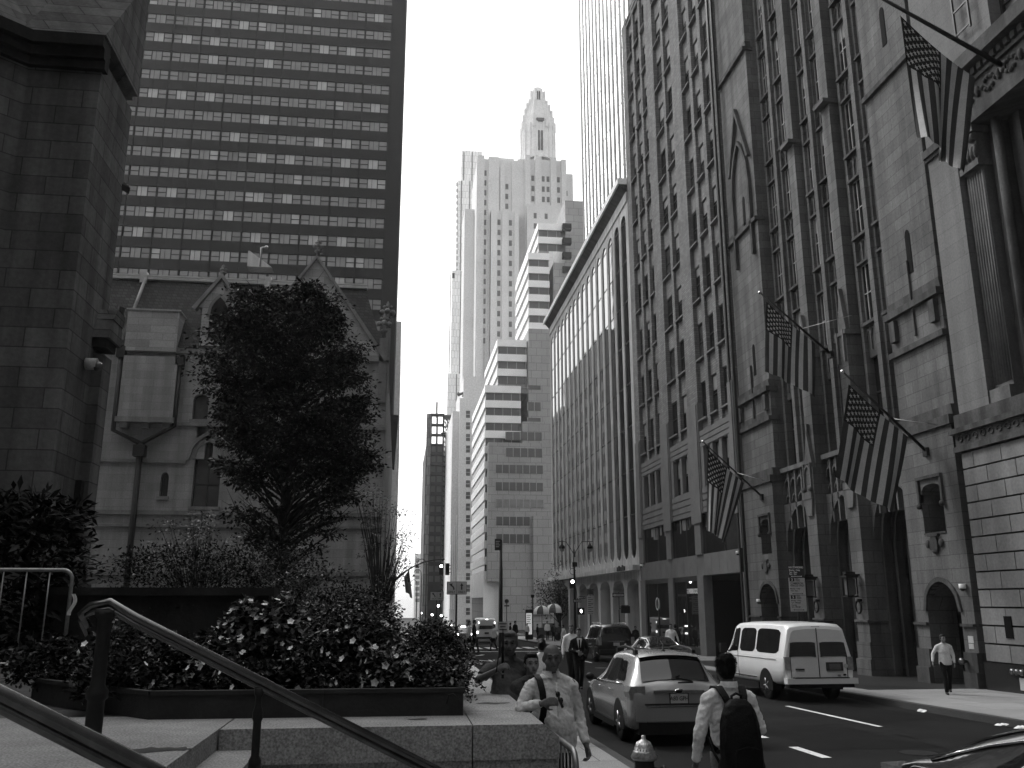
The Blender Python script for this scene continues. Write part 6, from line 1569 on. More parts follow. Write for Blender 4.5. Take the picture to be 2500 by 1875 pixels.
# tower under construction
root = thing('construction_tower', 'dark tower under construction with open top floors and a netted side', 'building', (14, 300, gz(300)))
KY = 300.
def KX(u, v=1250): return py(u, v, KY).x
def KZ(v): return py(1065, v, KY).z
b = MB(); b.box(KX(1037), KX(1048), KY, KY + 3, -8, KZ(1010)); b.box(KX(1037), KX(1038), KY, KY + 45, -8, KZ(1085)); b.build('net_side', SCAF, root)
b = MB()
kk = 0; v = 1010.
while v < 1440:
    b.box(KX(1047), KX(1081), KY - .3, KY + (2.5 if v < 1075 else 30), KZ(v + 4), KZ(v)); 
    for u in (1048, 1063, 1079): b.box(KX(u) - .3, KX(u) + .3, KY + .5, KY + 1.2, KZ(v + 24.5), KZ(v + 4))
    v += 24.5
b.build('floor_slab', TOWERMUL, root)
b = MB(); b.box(KX(1049), KX(1080), KY + 2, KY + 30, -8, KZ(1095)); b.build('cladding', TOWER, root)
b = MB()
for k in range(14):
    for u in (1051, 1066): 
        p = KZ(1084 + k * 24.5); b.box(KX(u), KX(u + 11), KY + 1.7, KY + 1.99, p - 2.3, p)
b.build('window', BAND2, root)
b = MB()
for u in (1086, 1090, 1100): b.box(KX(u) - .12, KX(u) + .12, KY + 4, KY + 4.3, -8, KZ(1006))
for k in range(36):
    va = 1010 + k * 12.2
    for u0, u1 in ((1082, 1090), (1090, 1100)): b.tube([(KX(u0), KY + 4.2, KZ(va)), (KX(u1), KY + 4.2, KZ(va + 12.2))], .14, 4, False)
v = 1010
while v < 1440: b.box(KX(1081), KX(1101), KY + 3.8, KY + 4.5, KZ(v + 2.5), KZ(v)); v += 24.5
b.box(KX(1078), KX(1110), KY + 3, KY + 6, KZ(1016), KZ(1008)); b.box(KX(1074), KX(1112), KY + 3, KY + 6, KZ(1058), KZ(1052))
b.build('hoist', BLACK, root)
b = MB(); b.box(KX(1061), KX(1065), KY + 6, KY + 7, KZ(1010), KZ(972)); b.build('mast', SCAF, root)
root = thing('distant_tower_block', 'small pale tower block at the far end of the street beside the dark construction tower', 'building', (10, 560, gz(560)))
b = MB(); box_uv(b, 1012, 1040, 1352, 560, 30); b.build('wall', FARSTONE, root)
b = MB()
for k in range(8):
    p0 = py(1014, 1372 + k * 14, 560); p1 = py(1024, 1363 + k * 14, 560); b.box(p0.x, p1.x, 559.8, 560, p0.z, p1.z)
b.build('window', FARDARK, root)

root = thing('office_block', 'stone office block closing the street across the avenue at the viewer\'s back', 'building', (5, -75, 0))
b = MB(); b.box(-70, 1, -110, -62, -2, 112); b.box(12, 80, -110, -62, -2, 112); b.box(-2, 12, -125, -115, -2, 90); b.build('wall', SMOOTH, root)  # out of view, set tall and close to darken faces turned this way
b = MB()
for k in range(18):
    for z in range(4, 108, 4): b.box(-68 + k * 3.7, -66 + k * 3.7, -61.99, -61.9, z, z + 2.2); b.box(14 + k * 3.6, 16 + k * 3.6, -61.99, -61.9, z, z + 2.2)
tag(b.build('window_row', WGLASS, root), None, None, kind='stuff')
# ------------------------------------------------------------------ dark office tower on the left
root = thing('dark_office_tower', 'dark slab office tower with rows of pale curtained windows rising behind the rectory', 'building', (-30, 128, gz(128)))
TY = 128.0; fr = FY(TY)
b = MB(); b.box(-75, -1.5, TY + .5, TY + 14, -4, 112); b.build('core', TOWERMUL, root)
zt = py(949, 34, TY).z; pit = py(949, 34, TY).z - py(949, 77, TY).z
bayw = 4.28; x1 = py(954, 120, TY).x
rows = list(range(-2, 24))
b = MB()
for k in rows:
    z1 = zt - k * pit; b.fb(fr, -75, -1.5, z1 - pit, z1 - pit * .5, .0, .5)
b.fb(fr, x1 + .12, -1.5, -4, 112, -.02, .5); b.fb(fr, -75, -1.5, -4, zt - 23.6 * pit, 0.02, .5)
b.build('spandrel_wall', TOWER, root)
b = MB()
for i in range(18):
    x = x1 - i * bayw; b.fb(fr, x - .02, x + .1, 0, 112, -.16, .3)
    for q in (.5,): b.fb(fr, x - bayw * q - .03, x - bayw * q + .03, 0, 112, -.03, .0)
b.build('mullion', TOWERMUL, root)
cnt = 0; rest = MB()
def tower_window(b, xa, z0, z1):
    wd = bayw - .3; r = RND.random
    for (fa, fb_) in ((0, .29), (.32, .68), (.71, 1)):
        lit = RND.random()
        big = fa == .32
        b.cur = (0 if lit < (.3 if big else .04) else 1 if lit < .93 else 2)
        a, c = xa + wd * fa, xa + wd * fb_
        b.fb(fr, a, c, z0, z1, .2, .26)
        b.cur = 3
        b.fb(fr, a - .05, a, z0, z1, .1, .26); b.fb(fr, c, c + .05, z0, z1, .1, .26)
        if not big: b.fb(fr, a, c, z0 + (z1 - z0) * .45, z0 + (z1 - z0) * .45 + .09, .12, .199)
for k in rows[::-1]:
    z1 = zt - k * pit; z0 = z1 - pit * .5
    for i in range(11):
        xa = x1 - (i + 1) * bayw + .22
        if k > 17 and i > 1: continue
        if cnt < 100 and 2 <= k and i < 9:
            t = MB(); tower_window(t, xa, z0 + .02, z1 - .02); t.build('window', [CURTL, CURTM, CURTD, TOWERMUL], root); cnt += 1
        else: tower_window(rest, xa, z0 + .02, z1 - .02)
tag(rest.build('window_row', [CURTL, CURTM, CURTD, TOWERMUL], root), None, None, kind='stuff')
b = MB(); p0 = py(950, 1128, 112); p1 = py(973, 1010, 112)
b.hexa([(p0.x - 1, 112, p0.z), (p1.x - .35, 112, p0.z - .6), (p1.x - .35, 115, p0.z - .6), (p0.x - 1, 115, p0.z), (p0.x - 1, 112, p1.z), (p1.x, 112, p1.z - .2), (p1.x, 115, p1.z - .2), (p0.x - 1, 115, p1.z)])
b.box(-1.9, -1.3, 113, 128.2, p0.z + 1, p0.z + 2)
b.build('projecting_bay', TOWERMUL, root)
for (y0, y1, zt_, lab, m) in ((146, 185, 49, 'pale office block along the left side of the street beyond the dark tower', FARSTONE), (187, 262, 44, 'low office block farther along the left side of the street', FARSTONE)):
    root = thing('office_block', lab, 'building', (-20, y0, gz(y0)))
    b = MB(); b.box(-50, -.75, y0, y1, -6, zt_); b.box(-40, -6, y0 + 2, y1 - 8, zt_, zt_ + 5); b.build('wall', m, root)
    b = MB()
    for j in range(11):
        for q in range(int((y1 - y0) / 3.6)): b.box(-.8, -.72, y0 + 1.2 + q * 3.6, y0 + 3.2 + q * 3.6, 2 + j * 3.8, 4.2 + j * 3.8)
    tag(b.build('window_row', FARDARK, root), None, None, kind='stuff')
# ------------------------------------------------------------------ rectory: stone house with slate roof and gables
RY = 49.0; fr = FY(RY)
root = thing('rectory', 'pale marble rectory with steep slate roof, pointed gables and tall lancet windows', 'house', (-9, RY, 1))
def rx(u, v): return py(u, v, RY).x
def rz(u, v): return py(u, v, RY).z
XE = -.95; EV = rz(440, 850)
b = MB()
wl = [(rx(472, 1160), rx(538, 1160), rz(505, 1237), rz(505, 1120), rz(505, 1078)), (rx(391, 1180), rx(411, 1180), rz(400, 1212), rz(400, 1165), rz(400, 1152)),
      (rx(820, 1170), rx(868, 1170), rz(840, 1215), rz(840, 1140), rz(840, 1118)), (rx(470, 1000), rx(508, 1000), rz(490, 1024), rz(490, 975), rz(490, 962)), (rx(528, 1000), rx(560, 1000), rz(540, 1024), rz(540, 975), rz(540, 962))]
b.box(-24, XE, RY + .55, RY + 45, 0, EV - .05)
# wall with openings: vertical strips
xs = sorted({-24.0, XE} | {w_[0] for w_ in wl} | {w_[1] for w_ in wl})
for xa, xb in zip(xs, xs[1:]):
    xm = (xa + xb) / 2; ops = sorted([w_ for w_ in wl if w_[0] <= xm <= w_[1]], key=lambda w_: w_[2])
    z = 0
    for w_ in ops:
        b.fb(fr, xa, xb, z, w_[2], 0, .5)
        z = w_[3]
        if abs(xa - w_[0]) < 1e-6:
            pass
    if ops:
        w_ = ops[-1]
        full = [o_ for o_ in ops]
        for o_ in full:
            nxt = [q[2] for q in full if q[2] > o_[2]]
            ztop = min(nxt) if nxt else EV
            c = [p for p in curve(o_[0], o_[1], o_[3], o_[4], 'pointed', 12)]
            seg = [p for p in c if xa - 1e-6 <= p[0] <= xb + 1e-6]
            for (p, zp), (q, zq) in zip(seg, seg[1:]): b.fp(fr, [(p, zp), (q, zq), (q, o_[4] + .01), (p, o_[4] + .01)], 0, .5)
            if len(seg) < 2: b.fb(fr, xa, xb, o_[3], o_[4] + .01, 0, .5)
            z = o_[4] + .01
            if nxt: b.fb(fr, xa, xb, z, min(nxt), 0, .5)
        b.fb(fr, xa, xb, z, EV, 0, .5)
    else: b.fb(fr, xa, xb, z, EV, 0, .5)
b.build('wall', RECT, root)
for w_ in wl:
    m = MB(); m.archfill(fr, w_[0] - .02, w_[1] + .02, w_[2], w_[3], w_[4] + .02, .34, .4, 'pointed', 10); m.cur = 1
    c = (w_[0] + w_[1]) / 2; wd = w_[1] - w_[0]
    m.fb(fr, w_[0], w_[0] + .07, w_[2], w_[3], .28, .339); m.fb(fr, w_[1] - .07, w_[1], w_[2], w_[3], .28, .339)
    if wd > 1: 
        m.fb(fr, c - .04, c + .04, w_[2], w_[4] - .2, .28, .338); m.fb(fr, w_[0], w_[1], w_[2] + 1.2, w_[2] + 1.28, .29, .337)
        m.archband(fr, w_[0] + .1, c - .06, w_[3] - .3, w_[3] + .2, .06, .3, .338, 'pointed', 6); m.archband(fr, c + .06, w_[1] - .1, w_[3] - .3, w_[3] + .2, .06, .3, .338, 'pointed', 6)
    m.cur = 2; m.fb(fr, w_[0] - .1, w_[1] + .1, w_[2] - .18, w_[2] - .005, -.12, .3)
    m.build('lancet_window', [WGLASS2, FRAMEDK, RECTTRIM], root)
b = MB()
w_ = wl[0]; b.archband(fr, w_[0] - .28, w_[1] + .28, w_[3] - .1, w_[4] + .35, .16, -.12, .1, 'pointed', 12)
b.archband(fr, w_[0], w_[1], w_[3], w_[4], .2, -.04, .1, 'pointed', 12)
w_ = wl[2]; b.archband(fr, w_[0] - .1, w_[1] + .1, w_[3], w_[4] + .1, .16, -.1, .1, 'pointed', 12)
for v, h, xa, xb in ((1035, .2, rx(430, 1035), XE), (1127, .16, -24, rx(455, 1127)), (1127, .16, rx(556, 1127), XE), (1252, .22, -24, XE), (1284, .14, -24, XE), (1400, .2, -24, XE), (856, .28, -24, XE), (883, .14, rx(303, 883), rx(440, 883))):
    z = rz(400, v); b.fb(fr, xa, xb, z - h / 2, z + h / 2, -.16, .2)
b.build('string_course', RECTTRIM, root)
# chimney breast
b = MB(); xa, xb = rx(300, 960), rx(432, 960)
b.fb(fr, xa, xb, rz(370, 1028), rz(370, 875), -.5, .2); b.build('chimney_breast', RECT, root)
b = MB(); xa2, xb2 = rx(315, 800), rx(440, 800)
b.fb(fr, xa2, xb2, rz(370, 862), rz(370, 765), -.45, 1.6); b.fb(fr, xa2 - .08, xb2 + .08, rz(370, 765), rz(370, 761), -.52, 1.7)
b.build('chimney', RECTLT, root)
b = MB(); z = rz(370, 1030); b.fb(fr, xa - .1, xb + .1, z - .12, z + .16, -.6, .1)
for x in (xa + .3, (xa + xb) / 2, xb - .3): b.fb(fr, x - .2, x + .2, z - .4, z - .12, -.4, .1)
b.build('corbel', RECTTRIM, root)
b = MB()
pj = Vector((rx(347, 1085), RY - .25, rz(347, 1085)))
for (u0, v0, u1, v1) in ((297, 860, 282, 1050), (440, 880, 424, 1040)):
    p0 = py(u0, v0, RY - .3); p1 = py(u1, v1, RY - .3); p1.x = p0.x; b.tube([p0, p1, pj], .13, 8)
    b.box(p0.x - .22, p0.x + .22, RY - .5, RY - .1, p0.z - .3, p0.z + .3)
b.tube([pj, (pj.x, pj.y, 1)], .16, 8); b.box(pj.x - .3, pj.x + .3, RY - .55, RY - .05, pj.z - .7, pj.z - .1)
b.build('drainpipe', BLACK, root)
# roof
ZR = rz(590, 655)
b = MB(); rb = 2.6
b.face([(-24, RY - .2, EV), (XE - .2, RY - .2, EV), (-2.5, RY + rb, ZR), (-24, RY + rb, ZR)])
b.face([(XE - .2, RY - .2, EV), (XE - .2, RY + 44, EV), (-2.5, RY + 42, ZR), (-2.5, RY + rb, ZR)])
b.face([(-24, RY + rb, ZR), (-2.5, RY + rb, ZR), (-2.5, RY + 42, ZR), (-24, RY + 42, ZR)])
b.build('roof', SLATE, root)
b = MB(); b.box(-24, -2.4, RY + rb - .25, RY + rb + .2, ZR - .05, ZR + .12); b.box(-24, -2.45, RY + rb - .1, RY + rb, ZR + .2, ZR + .26); b.box(-24, -2.4, RY + rb + .0, RY + rb + .3, ZR + .27, ZR + .33)
for x in (rx(322, 645), rx(640, 655)): b.box(x - .18, x + .18, RY + rb - .35, RY + rb + .1, ZR - .3, ZR + .4)
b.build('ridge_metal', COPPER, root)
for x in (rx(318, 700), rx(637, 690)): b = MB(); b.tube([(x, RY - .4, EV + .2), (x + .1, RY + rb - .3, ZR)], .1, 6); b.build('roof_pipe', RECTTRIM, root)
# gables
def gable(name, xc, zap, half, z0, y, m, trim, win):
    g = MB(); f2 = FY(y)
    g.fp(f2, [(xc - half, z0), (xc + half, z0), (xc, zap)], 0, 1.6)
    o = g.build(name, m, root)
    g = MB(); nx, nz = (zap - z0), half; L_ = math.hypot(nx, nz); ox, oz = nx / L_ * .3, nz / L_ * .3
    for sg in (-1, 1):
        g.fp(f2, [(xc + sg * half, z0), (xc, zap), (xc, zap + oz * 1.4), (xc + sg * (half + ox), z0 + .05)], -.16, .5)
    g.build('coping', trim, root).parent = o
    return o
gx, gzp = rx(775, 640), rz(775, 636)
o1 = gable('gable', gx, gzp, 4.05, rz(940, 885), RY - .22, RECTLT, RECTTRIM, None)
dx, dz = rx(543, 690), rz(543, 682)
b = MB(); z0 = rz(490, 852); b.fb(FY(RY - .1), dx - .95, dx + .95, z0, rz(490, 752), 0, 2.2)
f2 = FY(RY - .1); b.fp(f2, [(dx - 1.15, rz(490, 752)), (dx + 1.15, rz(490, 752)), (dx, dz)], -.02, 2.2)
o2 = b.build('dormer', RECTLT, root)
b = MB(); b.archfill(f2, dx - .52, dx + .52, z0 + .6, rz(543, 775), rz(543, 728), -.05, .02, 'pointed', 10); b.build('dormer_window', VOID, o2)
b = MB(); b.archband(f2, dx - .52, dx + .52, rz(543, 775), rz(543, 728), .16, -.12, .02, 'pointed', 10)
for sg in (-1, 1): b.fp(f2, [(dx + sg * 1.3, rz(490, 758)), (dx, dz), (dx, dz + .3), (dx + sg * 1.5, rz(490, 754))], -.18, .4)
b.build('coping', RECTTRIM, o2)
def finial(b, x, y, z, h):
    b.lathe((x, y, z), [(.12, 0), (.1, h * .3), (.2, h * .34), (.2, h * .4), (.08, h * .45), (.05, h * .8), (.1, h * .9), (.01, h)], 8)
    for a in range(4): b.ball((x + math.cos(a * math.pi / 2) * h * .16, y + math.sin(a * math.pi / 2) * h * .16, z + h * .62), h * .1, 6)
    for a in range(4): b.ball((x + math.cos(a * math.pi / 2) * h * .1, y + math.sin(a * math.pi / 2) * h * .1, z + h * .8), h * .06, 6)
for (x, y, z, h) in ((gx, RY, gzp + .1, 1.25), (dx, RY, dz + .1, .8)):
    b = MB(); finial(b, x, y, z, h); b.build('finial', RECTTRIM, root)
for (u, v0, v1, dy) in ((935, 880, 765, 0), (943, 860, 735, 3)):
    b = MB(); p = py(u, v0, RY + dy); top = py(u, v1, RY + dy).z; p.x = min(p.x, -.75)
    b.box(p.x - .22, p.x + .22, RY + dy - .22, RY + dy + .22, p.z - 2.5, p.z + (top - p.z) * .45); finial(b, p.x, RY + dy, p.z + (top - p.z) * .4, (top - p.z) * .6); b.build('pinnacle', RECTTRIM, root)
b = MB(); p = py(603, 650, RY + rb + 1); q = py(600, 612, RY + rb + 1)
b.hexa([(p.x, p.y, p.z), (p.x + 1.5, p.y, p.z), (p.x + 1.5, p.y + 1, p.z), (p.x, p.y + 1, p.z), (p.x, p.y, q.z), (p.x + .1, p.y, q.z), (p.x + .1, p.y + 1, q.z), (p.x, p.y + 1, q.z)]); b.build('roof_vent', CONC, root)
b = MB(); p = py(635, 650, RY + rb); b.tube([p, p + V(0, 0, 1.2), p + V(.25, 0, 1.25)], .06, 6); b.ball(p + V(.3, 0, 1.25), .12, 6); b.build('roof_lamp', GALV, root)
# ------------------------------------------------------------------ cathedral buttress close on the left
root = thing('cathedral', 'dark rough stone cathedral buttress with stepped corners and a heavy moulded ledge', 'building', (-9, 20, 1.2))
b = MB()
def prism(b, pts, z0, z1, sx=None):
    b.face([(x, y, z0) for x, y in pts][::-1]); b.face([(x, y, z1) for x, y in pts])
    for i in range(len(pts)):
        (xa, ya), (xb, yb) = pts[i], pts[(i + 1) % len(pts)]; b.face([(xa, ya, z0), (xb, yb, z0), (xb, yb, z1), (xa, ya, z1)])
base = [(-22, 9), (-9.15, 20), (-7.5, 20), (-7.5, 22.4), (-22, 22.4)]
prism(b, base, -.5, 15.0)
b.hexa([(-10.5, 19.8, 15.3), (-7.5, 19.8, 15.3), (-7.5, 22.4, 15.3), (-10.5, 22.4, 15.3), (-10.5, 22.35, 19.2), (-7.5, 22.35, 19.2), (-7.5, 22.4, 19.2), (-10.5, 22.4, 19.2)])
prism(b, [(-22, 9.6), (-9.9, 21.2), (-8.2, 22.4), (-22, 24)], 15.3, 40)
prism(b, [(-7.6, 21.7), (-7.27, 21.7), (-7.27, 22.35), (-7.6, 22.35)], 0, 8.0)
b.build('buttress', CATH, root)
b = MB(); prism(b, [(-60, -45), (-24, -45), (-24, 30), (-60, 30)], -.5, 34); prism(b, [(-24.1, -45), (-21.5, -45), (-21.5, 8.9), (-24.1, 8.9)], -.5, 22); b.build('unseen_nave_wall', CATH, root)  # unseen body of the church, added to block light from the left
b = MB()
def ledge(b, pts, z, out, h, ret=.3):
    for i, ((xa, ya), (xb, yb)) in enumerate(zip(pts, pts[1:])):
        d = Vector((xb - xa, yb - ya, 0)).normalized(); n = Vector((d.y, -d.x, 0))
        a = Vector((xa, ya, 0)); c = Vector((xb, yb, 0)) + d * (ret * i)
        for (o_, z0, z1) in ((out * .35, z - h, z - h * .72), (out * .65, z - h * .72, z - h * .4), (out, z - h * .4, z)):
            q = [a - n * .1, c - n * .1, c + n * o_, a + n * o_]
            b.hexa([(p.x, p.y, z0) for p in (q[3], q[2], q[1], q[0])] + [(p.x, p.y, z1) for p in (q[3], q[2], q[1], q[0])])
ledge(b, [(-22, 9), (-9.15, 20), (-7.5, 20)], 15.35, .42, .75, .12)
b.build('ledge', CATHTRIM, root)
b = MB()
b.hexa([(-22, 8.7, 15.36), (-9.2, 19.65, 15.36), (-9.2, 20.9, 15.36), (-22, 10, 15.36), (-22, 9.7, 17.0), (-9.9, 21.1, 17.0), (-9.9, 21.3, 17.0), (-22, 10, 17.0)])
b.hexa([(-9.25, 19.6, 15.36), (-7.35, 19.6, 15.36), (-7.35, 22.3, 15.36), (-9.25, 22.3, 15.36), (-9.25, 22.2, 19.0), (-7.35, 22.2, 19.0), (-7.35, 22.3, 19.0), (-9.25, 22.3, 19.0)]); b.build('weathering_slope', CATH, root)
for (z0, z1, o_) in ((8.35, 8.85, .0), (8.86, 9.15, .16)):
    b = MB(); b.hexa([(-7.62, 21.45 + o_, z0), (-7.1 - .0, 21.45 + o_, z0), (-7.1, 22.4, z0), (-7.62, 22.4, z0), (-7.62, 21.62 + o_, z1), (-7.12 + o_ * .3, 21.62 + o_, z1), (-7.12 + o_ * .3, 22.4, z1), (-7.62, 22.4, z1)]); b.build('weathering_stone', CATH, root)
b = MB(); b.box(-7.62, -7.16, 21.5, 22.2, 8.12, 8.34); b.build('drip_stone', CATHTRIM, root)
b = MB()
p = py(320, 190, 22.6); b.box(p.x - .16, p.x - .06, 22.5, 22.62, p.z + .3, 24); b.box(p.x + .0, p.x + .09, 22.45, 22.6, p.z + .3, 24); finial(b, p.x, 22.5, p.z - .25, .5)
b.build('finial', CATHTRIM, root); b = MB(); p = py(297, 450, 22.45); b.hexa([(p.x - .2, 22.3, p.z + .1), (p.x + .05, 22.3, p.z - .22), (p.x + .16, 22.6, p.z - .2), (p.x - .15, 22.6, p.z + .1), (p.x - .2, 22.3, p.z + .28), (p.x + .06, 22.3, p.z - .06), (p.x + .18, 22.6, p.z - .02), (p.x - .15, 22.6, p.z + .28)])
b.build('gargoyle', CATHTRIM, root); b = MB(); p = py(300, 780, 22.45); b.tube([(p.x - .1, 22.4, p.z - .6), (p.x - .05, 22.4, p.z + .3)], .09, 6)
b.build('rain_spout', CATHTRIM, root)
b = MB(); b.box(-7.52, -7.36, 21.5, 21.69, 0, py(210, 1175, 21.7).z); b.build('drainpipe', BLACK, root)
b = MB()
for (z, r, h) in ((2.86, .1, .1), (2.55, .2, .16), (2.2, .1, .34), (1.2, .26, 1.0)): b.box(-7.6, -7.27 + r, 21.7 - r, 22.4, z, z + h)
b.lathe((-7.35, 21.3, 1.2), [(.5, 0), (.5, .55), (.42, .62), (.36, .75), (.26, .95), (.2, 1.0), (.2, 1.7), (.26, 1.75), (.26, 1.9), (.16, 1.95)], 16)
b.build('base_moulding', RECTTRIM, root)
t = thing('security_camera', 'white dome security camera on the dark buttress wall', 'camera', tuple(px(210, 888, -7.45)))
b = MB(); p = px(210, 888, -7.45); b.cyl(p, p + V(.25, 0, 0), .14, 12); b.build('bracket', CONC, t)
b = MB(); b.ball(p + V(.27, 0, -.05), .12, 12); b.build('dome', glass('dome_glass', .1, .1), t)
# ------------------------------------------------------------------ granite terrace, steps, rails
root = thing('granite_terrace', 'raised granite terrace with pale coping slabs beside the steps to the pavement', 'terrace', (0, 7.4, 0))
b = MB()
cop = [(-1.32, .05), ]
def cslab(x0, x1, y0, y1): b.box(x0, x1, y0, y1, .94, 1.2)
cslab(-1.316, .615, 7.39, 8.3)
def ch_slab(x0, y0, y1): b.hexa([(x0, y0, .94), (1.315, y0, .94), (1.315, y1, .94), (x0, y1, .94), (x0, y0, 1.2), (1.19, y0, 1.2), (1.19, y1, 1.2), (x0, y1, 1.2)]) if False else b.fp(lambda s_, z_, d_: (s_, d_, z_), [(x0, .94), (1.315, .94), (1.315, 1.10), (1.19, 1.2), (x0, 1.2)], y0, y1)
ch_slab(.625, 7.39, 8.3)
for k in range(22): ch_slab(-.3, 8.31 + k * 2.1, 8.31 + k * 2.1 + 2.09)
for (x0, x1) in ((-3.4, -1.33), (-5.6, -3.41)): b.box(x0, x1, 5.6, 8.3, .94, 1.2); b.box(x0, x1, 2.6, 5.59, .94, 1.2); b.box(x0, x1, -2, 2.59, .94, 1.2)
b.box(-9, -5.61, -2, 8.3, .94, 1.2)
b.build('coping', GRANITE, root)
b = MB(); b.box(-1.3, .62, 7.41, 8.2, -1.2, .939); b.box(.63, 1.305, 7.41, 8.2, -1.2, .939); b.box(-.3, 1.305, 8.2, 54, -1.8, .939); b.box(-1.6, -1.34, -2, 8.0, -.5, .939)
b.build('wall', GRANITE, root)
b = MB()
for (cx_, cy_, r_, k_) in ((-1.52, 6.45, .13, 11), (-3.0, 6.9, .07, 7), (.2, 7.8, .05, 6), (.95, 8.9, .09, 8), (-2.2, 4.6, .1, 9)):
    b.face([(cx_ + r_ * (1.3 + .7 * RND.random()) * math.cos(a), cy_ + r_ * (.3 + .9 * RND.random()) * math.sin(a), 1.2035) for a in [q * 2 * math.pi / (2 * k_) for q in range(2 * k_)]])
b.build('stain', mat('dark_stain', .04, .6, .3), root)
b = MB(); b.face([(-40, 8.3, 1.19), (-.31, 8.3, 1.19), (-.31, 54, 1.19), (-40, 54, 1.19)]); tag(b.build('terrace_paving', PAVER), None, None, kind='structure')
b = MB()
for k in range(8):
    b.box(-1.33 + k * .32 - .02, -1.33 + (k + 1) * .32, -6, 7.385, -.4, 1.05 - k * .15 - .001 * k)
tag(b.build('steps', GRANITE), 'granite steps going down from the terrace to the pavement', 'steps')
def rail(y, x0, x1, zat, slope, posts, lab, big):
    t = thing('handrail', lab, 'handrail', (x0, y, 1.0), 'handrails on the steps')
    b = MB(); f = lambda x: zat + slope * x
    top = [(x0, y, f(x0) - .22), (x0 - .06, y, f(x0) - .12), (x0 + .0, y, f(x0 + .1) - .02), (x0 + .12, y, f(x0 + .1) + .005), (x0 + .3, y, f(x0 + .3)), (x1, y, f(x1))]
    b.tube(top, .029, 10)
    b.tube([(x, y, z - .045) for x, y, z in top], .022, 8); b.build('rail', mat('brass_rail', .12, .22, .3, 5, .03, metal=.85), t)
    for (x, r, zb) in posts:
        m = MB(); zt_ = f(x) - .05
        m.lathe((x, y, zb), [(r * 1.5, 0), (r * 1.5, .05), (r, .08), (r, .3), (r * 1.3, .32), (r * 1.3, .36), (r * .85, .4), (r * .8, zt_ - zb - .06), (r * 1.2, zt_ - zb - .04), (r * 1.2, zt_ - zb)], 10)
        if big and r > .06:
            m.tube([(x - .12, y, zt_ - .35), (x - .2, y, zt_ - .15), (x - .12, y, zt_ + .0), (x, y, zt_ + .02)], .03, 8)
            for q in range(9): m.ball((x + RND.uniform(-.12, .16), y + RND.uniform(-.05, .05), zt_ - RND.uniform(.02, .14)), .03, 6)
        m.build('post', BLACK, t)
rail(6.6, -2.1, 1.0, 1.164, -.489, [(-2.0, .058, 1.2), (-.93, .028, 1.05), (.3, .03, .3)], 'brass handrail with black newel post in front of the flower planter', True)
rail(3.5, -2.4, 1.0, 1.155, -.489, [(-2.1, .05, 1.2), (-.62, .03, .75)], 'nearer brass handrail crossing the bottom left corner', False)
# crowd barriers
def barrier(p0, p1, h, lab, n=9):
    t = thing('crowd_barrier', lab, 'barrier', tuple(p0), 'steel crowd barriers')
    p0 = Vector(p0); p1 = Vector(p1); d = (p1 - p0); L_ = d.length; d.normalize(); z = Vector((0, 0, 1)); r = .12
    b = MB()
    path = [p0 + z * .1]
    for (c, a0) in (((p0 + d * r + z * (h - r)), 180), ((p1 - d * r + z * (h - r)), 90)):
        for k in range(7):
            a = rad(a0 - k * 15); path.append(c + d * (r * math.cos(a)) + z * (r * math.sin(a)))
    path.append(p1 + z * .1)
    b.tube(path, .024, 8); b.tube([p0 + z * .18, p1 + z * .18], .02, 8); b.build('frame', GALV, t)
    b = MB()
    for k in range(1, n): q = p0 + d * (L_ * k / n); b.tube([q + z * .18, q + z * (h - .01)], .009, 6)
    b.build('bars', GALV, t)
    b = MB(); nrm = d.cross(z)
    for q in (p0 + d * .15, p1 - d * .15): b.tube([q - nrm * .3 + z * .02, q + z * .14, q + nrm * .3 + z * .02], .018, 6)
    b.build('feet', GALV, t)
    return t
barrier((-7.4, 12.0, 1.22), (py(166, 1500, 12.1).x, 12.1, 1.22), 1.32, 'steel crowd barrier on the terrace in front of the dark hedge', 12)
barrier((1.36, 6.95, gz(6.95, .15)), (1.36, 9.1, gz(9, .15)), 1.04, 'steel crowd barrier on the pavement beside the granite terrace', 14)
b = MB()
p = py(172, 1470, 11.95)
b.grid(lambda u, v: (p.x + .05 * u + .03 * math.sin(v * 5), 11.95 + .02 * math.sin(u * 6), p.z + .1 - .26 * v), 3, 8)
tag(b.build('cloth_strip', WHITET, org=tuple(p)), 'torn white cloth strip tied to the corner of the crowd barrier', 'cloth')
# planter box
root = thing('planter_box', 'long low dark metal planter on the granite coping full of flowers', 'planter', (-.7, 9, 1.2))
b = MB(); pl = [(-3.5, 9.54), (-2.02, 8.06), (.59, 8.02), (.59, 10.8), (-3.5, 10.8)]
for i in range(5):
    (xa, ya), (xb, yb) = pl[i], pl[(i + 1) % 5]; d = Vector((xb - xa, yb - ya, 0)).normalized(); n = Vector((-d.y, d.x, 0)) * .03
    q = [Vector((xa, ya, 0)), Vector((xb, yb, 0)), Vector((xb, yb, 0)) + n, Vector((xa, ya, 0)) + n]
    b.hexa([(p.x, p.y, 1.2) for p in q] + [(p.x, p.y, 1.42) for p in q])
    q = [Vector((xa, ya, 0)) - n * .6, Vector((xb, yb, 0)) - n * .6, Vector((xb, yb, 0)) + n * 1.6, Vector((xa, ya, 0)) + n * 1.6]
    b.hexa([(p.x, p.y, 1.39) for p in q] + [(p.x, p.y, 1.425) for p in q])
b.tube([(.45, 8.0, 1.3), (.46, 7.99, 1.37), (.5, 7.99, 1.38), (.53, 7.99, 1.35)], .008, 6); b.box(-.62, -.6, 8.015, 8.03, 1.2, 1.42)
b.build('box', mat('rusty_steel', .03, .6, .4, 3, .2), root)
